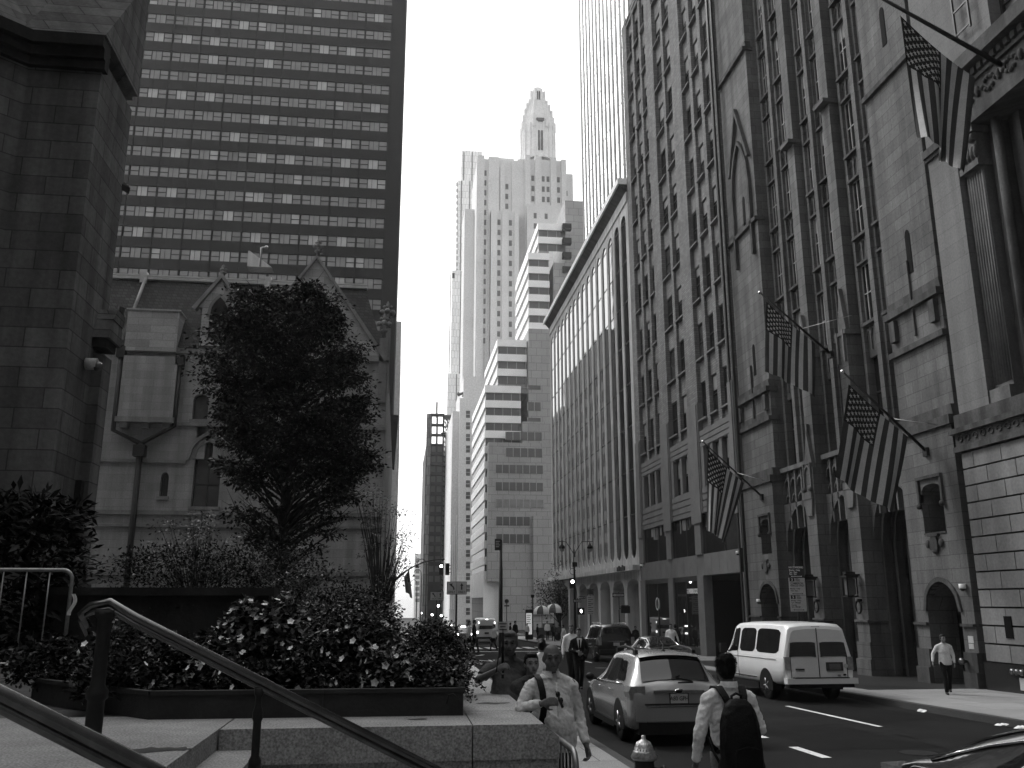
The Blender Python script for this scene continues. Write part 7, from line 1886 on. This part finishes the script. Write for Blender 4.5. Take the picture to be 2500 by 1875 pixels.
b = MB(); b.face([(-3.4, 9.6, 1.38), (-2.0, 8.12, 1.38), (.55, 8.08, 1.38), (.55, 10.75, 1.38), (-3.4, 10.75, 1.38)]); b.build('soil', SOIL, root)
# low stone wall with a clipped hedge
root = thing('garden_wall', 'low dark stone garden wall with projecting ledge behind the planter', 'wall', (-4, 16, 1.2))
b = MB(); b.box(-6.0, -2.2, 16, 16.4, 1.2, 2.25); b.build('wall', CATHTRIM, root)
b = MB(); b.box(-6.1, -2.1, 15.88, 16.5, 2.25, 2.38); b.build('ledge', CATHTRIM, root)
# ------------------------------------------------------------------ trees, shrubs and flowers
def leaf(b, c, d, n, L, W, m):
    """a folded leaf: c base point, d direction, n approximate normal"""
    d = d.normalized(); s = d.cross(n)
    if s.length < 1e-4: s = d.orthogonal()
    s.normalize(); n = s.cross(d)
    i = len(b.v); t = c + d * L; mid = c + d * L * .5
    b.v += [c, mid + s * W * .5 + n * W * .12, t, mid - s * W * .5 + n * W * .12]
    b.f.append((i, i + 1, i + 2, i + 3)); b.m.append(m); b.s.append(False)
def rv(): return Vector((RND.gauss(0, 1), RND.gauss(0, 1), RND.gauss(0, 1))).normalized()
def clump(b, c, r, n, L, flat=.5, wts=(.75, .25, 0), droop=.2, W=.5):
    for _ in range(n):
        q = rv(); rr = r * RND.random() ** .45
        p = c + Vector((q.x * rr, q.y * rr, q.z * rr * flat))
        d = Vector((q.x, q.y, q.z * .5 - droop)) + rv() * .7
        x = RND.random(); m = 0 if x < wts[0] else 1 if x < wts[0] + wts[1] else 2
        leaf(b, p, d, Vector((0, 0, 1)) + rv() * .8, L * RND.uniform(.6, 1.2), L * W * RND.uniform(.8, 1.2), m)
LV = [LEAFD, LEAFM, LEAFL]
# the big dark tree in front of the rectory; crown outline measured against the house
root = thing('dense_tree', 'tall dark dense tree with tiered branches standing in front of the rectory', 'tree', (-3.85, 28, 1.2))
TYY = 28.0
prof = [(700, 620, 770), (730, 560, 830), (780, 520, 870), (850, 490, 900), (900, 470, 905), (950, 455, 925), (1000, 505, 930), (1050, 520, 940), (1100, 540, 945), (1140, 530, 935), (1190, 555, 900), (1240, 560, 880), (1290, 575, 840), (1340, 590, 800)]
tiers = []
for v, ul, ur in prof: p0 = py(ul, v, TYY); p1 = py(ur, v, TYY); tiers.append((p0.z, p0.x, p1.x))
tb = MB(); tx = py(690, 1300, TYY).x
trunk = [Vector((tx, 28, 1.1)), Vector((tx + .05, 28, 3)), Vector((tx - .02, 28.05, 6)), Vector((tx - .05, 28, 9)), Vector((tx + .05, 28, 11.6))]
tb.tube(trunk, [.19, .16, .12, .08, .02], 10)
cb = MB()
def at_z(z):
    for (za, la, ra), (zb, lb, rb_) in zip(tiers, tiers[1:]):
        if zb <= z <= za:
            t = (z - zb) / (za - zb); return lb + (la - lb) * t, rb_ + (ra - rb_) * t
    return tiers[-1][1:] if z < tiers[-1][0] else tiers[0][1:]
LOWZ = py(690, 1165, TYY).z
for k in range(210):
    z = tiers[-1][0] + (tiers[0][0] - tiers[-1][0]) * ((k + RND.random()) / 210)
    low = z < LOWZ
    l, r = at_z(z); c = (l + r) / 2; hw = (r - l) / 2
    a = RND.uniform(0, 2 * math.pi) if k % 3 else RND.choice([0, math.pi]) + RND.uniform(-.5, .5); f = RND.uniform(.6, 1.03)
    end = Vector((c + math.cos(a) * hw * f, 28 + math.sin(a) * hw * f * .85, z))
    zs = max(1.9, z - hw * RND.uniform(.35, .75)); base = Vector((tx, 28, zs))
    mid = (base + end) / 2 + Vector((0, 0, .15)) + rv() * .12
    tb.tube([base, mid, end], [.045, .028, .008], 5, False)
    if low or k % 4 == 0:
        for _ in range(3): e2 = end + Vector((RND.uniform(-.5, .5), RND.uniform(-.4, .4), RND.uniform(-.1, .6))); tb.tube([mid.lerp(end, RND.uniform(.1, .7)), e2], [.014, .004], 4, False)
    n = (2 if f > .7 else 1) if low else 7 if f > .7 else 4
    for q in range(n):
        t = .38 + .62 * (q + RND.random()) / n
        p = (base * (1 - t) ** 2 + mid * 2 * t * (1 - t) + end * t * t) if False else (mid + (end - mid) * ((t - .38) / .62)) + rv() * .16
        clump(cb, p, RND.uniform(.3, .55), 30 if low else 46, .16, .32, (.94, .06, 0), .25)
for k in range(150):     # inner mass
    z = RND.uniform(LOWZ + .3, tiers[0][0] - .4); l, r = at_z(z); c = (l + r) / 2; hw = (r - l) / 2 * .85
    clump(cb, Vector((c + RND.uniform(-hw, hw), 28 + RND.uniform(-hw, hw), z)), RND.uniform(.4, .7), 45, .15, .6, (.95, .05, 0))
tb.build('trunk', BARK, root); cb.build('crown', LV, root)
def bush(name, lab, cat, c, size, n, L, wts, group=None, m=None, stems=True, flat=.6, cl=None, W=.5, flowers=0):
    t = thing(name, lab, cat, (c[0], c[1], c[2]), group)
    b = MB(); sx, sy, sz = size
    for _ in range(n):
        q = rv(); q.z = abs(q.z); f = RND.uniform(.6, 1)
        p = Vector((c[0] + q.x * sx * f, c[1] + q.y * sy * f, c[2] + q.z * sz * f))
        clump(b, p, cl or min(size) * .3, 34, L, flat, wts, .0, W)
    b.build('foliage', m or LV, t)
    if stems:
        s = MB()
        for _ in range(8):
            q = rv(); s.tube([(c[0] + q.x * sx * .15, c[1] + q.y * sy * .15, c[2] - .05), (c[0] + q.x * sx * .6, c[1] + q.y * sy * .6, c[2] + abs(q.z) * sz * .7 + .1)], [.012, .005], 5)
        s.build('stems', BARK, t)
    if flowers:
        fl = MB()
        for _ in range(flowers):
            q = rv(); q.z = abs(q.z) * .9 + .1; q.y = -abs(q.y)
            p = Vector((c[0] + q.x * sx * 1.02, c[1] + q.y * sy * 1.02, c[2] + q.z * sz * 1.03)); r = RND.uniform(.017, .031)
            up_ = (q + rv() * .5).normalized()
            for k in range(5):
                a = k * 1.257; e = up_.orthogonal().normalized(); e2 = up_.cross(e)
                d = e * math.cos(a) + e2 * math.sin(a) + up_ * .35
                leaf(fl, p, d, up_, r * 1.5, r * 1.5, 0)
        fl.build('flowers', PETAL, t)
    return t
def small_tree(name, lab, x, y, z0, pts, h0, L, wts, nst=5, cl=.35, ncl=26, w=None):
    """multi stemmed small tree: pts are crown clump centres"""
    t = thing(name, lab, 'tree', (x, y, z0))
    s = MB(); b = MB()
    for p in pts:
        p = Vector(p); base = Vector((x + RND.uniform(-.12, .12) * nst * .3, y + RND.uniform(-.1, .1), z0 - .05))
        mid = base.lerp(p, .55) + Vector((0, 0, .25)) + rv() * .1
        s.tube([base, mid, p], [.03, .018, .005], 5, False)
        clump(b, p, cl * RND.uniform(.7, 1.3), ncl, L, .5, wts, .1)
    s.build('trunk', BARK, t); b.build('crown', LV, t); return t
def crown_pts(rects, Y, dy):
    out = []
    for (uL, uR, vT, vB, n) in rects:
        for _ in range(n): q = py(RND.uniform(uL, uR), RND.uniform(vT, vB), Y); q.y += RND.uniform(-dy, dy); out.append(q)
    return out
small_tree('feathery_tree', 'thin pale feathery tree between the dark tree and the street edge', py(930, 1450, 38).x, 38, 1.2,
           crown_pts([(860, 975, 1190, 1260, 26), (880, 1000, 1240, 1400, 46), (900, 985, 1400, 1460, 16), (985, 1020, 1290, 1345, 4)], 38, 1.0), 2, .12, (.2, .5, .3), 5, .42, 22)
small_tree('feathery_tree', 'small feathery maple with fine leaves in front of the lancet window', py(480, 1420, 30).x, 30, 1.2,
           crown_pts([(400, 560, 1275, 1340, 28), (350, 600, 1330, 1400, 40), (460, 520, 1255, 1280, 4)], 30, .8), 2, .12, (.3, .5, .2), 5, .36, 22)
# hedges and shrubs
def hedge(name, lab, x0, x1, y0, y1, z0, z1, n, L, wts, W=.4, face=None):
    t = thing(name, lab, 'hedge', ((x0 + x1) / 2, (y0 + y1) / 2, z0)); b = MB()
    for _ in range(n):
        f = RND.random()
        if f < .45: p = Vector((RND.uniform(x0, x1), y0 + RND.uniform(0, .2), RND.uniform(z0, z1)))
        elif f < .7: p = Vector((RND.uniform(x0, x1), RND.uniform(y0, y1), z1 - RND.uniform(0, .15) + .12 * noise.noise(Vector((RND.random() * 9, 2, 0)))))
        elif f < .85: p = Vector((x1 - RND.uniform(0, .25), RND.uniform(y0, y1), RND.uniform(z0, z1)))
        else: p = Vector((RND.uniform(x0, x1), RND.uniform(y0, y1), RND.uniform(z0, z1)))
        p += rv() * .12
        clump(b, p, .3, 22, L, .7, wts, .0, W)
    b.build('foliage', LV, t)
    return t
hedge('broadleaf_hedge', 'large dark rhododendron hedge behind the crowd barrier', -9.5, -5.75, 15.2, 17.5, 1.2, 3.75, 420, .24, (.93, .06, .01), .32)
hedge('clipped_hedge', 'low dark clipped hedge on top of the garden wall', py(285, 1420, 16.8).x, py(640, 1420, 16.8).x, 16.3, 17.4, 2.0, 2.95, 260, .08, (.95, .05, 0))
bush('shrub', 'loose leafy shrub filling the bed beneath the dark tree', 'shrub', (py(760, 1480, 22).x, 22, 1.2), (1.5, 1.0, 1.9), 150, .11, (.72, .26, .02), 'shrubs in the terrace bed', cl=.4)
bush('shrub', 'dark leafy shrub beside the street edge of the terrace under the feathery tree', 'shrub', (py(920, 1480, 24).x - .35, 24, 1.2), (.85, 1.2, 1.35), 130, .11, (.75, .23, .02), 'shrubs in the terrace bed', cl=.36)
bush('shrub', 'low dark shrub left of the tree trunk behind the begonias', 'shrub', (py(585, 1470, 19).x, 19, 1.2), (1.2, .8, 1.0), 110, .1, (.85, .14, .01), 'shrubs in the terrace bed', cl=.35)
bush('shrub', 'upright shrub touching the tree trunk in the middle of the bed', 'shrub', (py(690, 1480, 25).x, 25, 1.2), (1.2, .8, 2.7), 120, .11, (.86, .14, 0), 'shrubs in the terrace bed', cl=.4)
bush('shrub', 'broad dark shrub directly behind the boxwood ball', 'shrub', (py(850, 1500, 16).x, 16, 1.2), (1.35, .8, 1.05), 130, .085, (.78, .2, .02), 'shrubs in the terrace bed', cl=.3)
# flowers and foliage plants in the planter box
def pbush(name, lab, u, v, Y, w, h, n, L, wts, fl=0, cl=.1, d=.45, z0=1.38, cat='plant'):
    p = py(u, v, Y); return bush(name, lab, cat, (p.x, Y, z0), (w, d, h), n, L, wts, 'plants in the planter box', None, False, .7, cl, .6, fl)
pbush('boxwood_ball', 'clipped round boxwood ball at the street end of the planter', 1055, 1600, 9.6, .43, .6, 420, .034, (.5, .45, .05), 0, .07, .5)
pbush('begonia', 'tall begonia mound with pale leaves and many white blooms in the middle of the planter', 650, 1560, 9.3, .55, .82, 130, .085, (.42, .4, .18), 44, .11)
pbush('begonia', 'white begonia cluster in full bloom just behind the handrail', 540, 1620, 8.75, .3, .42, 60, .07, (.6, .3, .1), 26, .1, .3)
pbush('begonia', 'begonia with scattered pale blooms right of the tall mound', 880, 1590, 9.0, .5, .62, 190, .065, (.5, .38, .12), 34, .11)
pbush('begonia', 'begonia with a few white blooms beside the boxwood ball', 960, 1640, 8.6, .33, .42, 80, .06, (.5, .38, .12), 16, .1)
pbush('leafy_plant', 'small leaved rounded plant behind the newel post', 320, 1560, 9.4, .5, .6, 120, .05, (.5, .42, .08), 3, .1)
pbush('leafy_plant', 'dark trailing plant at the corner of the planter by the post', 300, 1660, 8.75, .4, .34, 80, .06, (.8, .18, .02), 2, .1)
pbush('leafy_plant', 'dark bushy plant at the far left end of the planter', 125, 1640, 9.9, .42, .42, 80, .06, (.82, .16, .02), 2, .1)
pbush('leafy_plant', 'dark spreading plant along the front edge of the planter', 690, 1680, 8.5, .75, .26, 120, .055, (.84, .15, .01), 6, .1, .3)
pbush('leafy_plant', 'low pale leaved plant in front of the boxwood ball', 1040, 1680, 8.45, .38, .3, 90, .05, (.55, .38, .07), 5, .1, .3)
pbush('leafy_plant', 'dark upright plant filling the gap behind the white begonia cluster', 470, 1590, 9.2, .45, .5, 90, .06, (.84, .15, .01), 2, .11)
pbush('leafy_plant', 'rounded dark plant under the handrail near the planter middle', 760, 1640, 8.9, .45, .42, 100, .05, (.8, .19, .01), 3, .1)
t = thing('trailing_plant', 'thin trailing stem hanging over the street end of the planter', 'plant', (.5, 8.1, 1.4), 'plants in the planter box')
b = MB(); st = MB()
for (u0, v0, u1, v1) in ((1110, 1640, 1185, 1680), (1120, 1670, 1150, 1705), (1100, 1610, 1175, 1615)):
    p0 = py(u0, v0, 8.2); p1 = py(u1, v1, 8.1); mid = p0.lerp(p1, .5) + V(0, 0, .04); st.tube([p0, mid, p1], .004, 5, False)
    for q in range(9): clump(b, p0.lerp(p1, q / 8) + rv() * .015, .035, 7, .04, .8, (.4, .4, .2), 0, .8)
b.build('foliage', LV, t); st.build('stems', BARK, t)
# street tree beyond, at the corner
root = thing('street_tree', 'round leafy street tree at the corner behind the food cart', 'tree', (13.6, 93, gz(93, KERB)))
s = MB(); x = py(1365, 1500, 93).x; s.tube([(x, 93, gz(93, KERB)), (x + .1, 93, .2), (x, 93, 3)], [.16, .12, .05], 8); b = MB()
for _ in range(90):
    p = py(RND.gauss(1365, 22), RND.gauss(1447, 23), 93); p.y += RND.uniform(-2, 2)
    if RND.random() < .3: s.tube([(x, 93, 0), p], [.05, .01], 5, False)
    clump(b, p, .75, 30, .26, .5, (.4, .5, .1))
s.build('trunk', BARK, root); b.build('crown', LV, root)
# ------------------------------------------------------------------ the air of the overcast city
hz = bpy.data.materials.new('haze_air'); hz.use_nodes = True; hn = hz.node_tree
hn.nodes.remove(hn.nodes['Principled BSDF'])
pv = hn.nodes.new('ShaderNodeVolumePrincipled'); pv.inputs['Color'].default_value = (1, 1, 1, 1); pv.inputs['Density'].default_value = HAZE; pv.inputs['Anisotropy'].default_value = .35
hn.links.new(pv.outputs['Volume'], hn.nodes['Material Output'].inputs['Volume'])
b = MB(); b.box(-330, 330, -130, 710, -18, 114)
tag(b.build('haze', hz), None, None, kind='stuff')
sc.cycles.volume_step_rate = 4; sc.cycles.volume_max_steps = 64
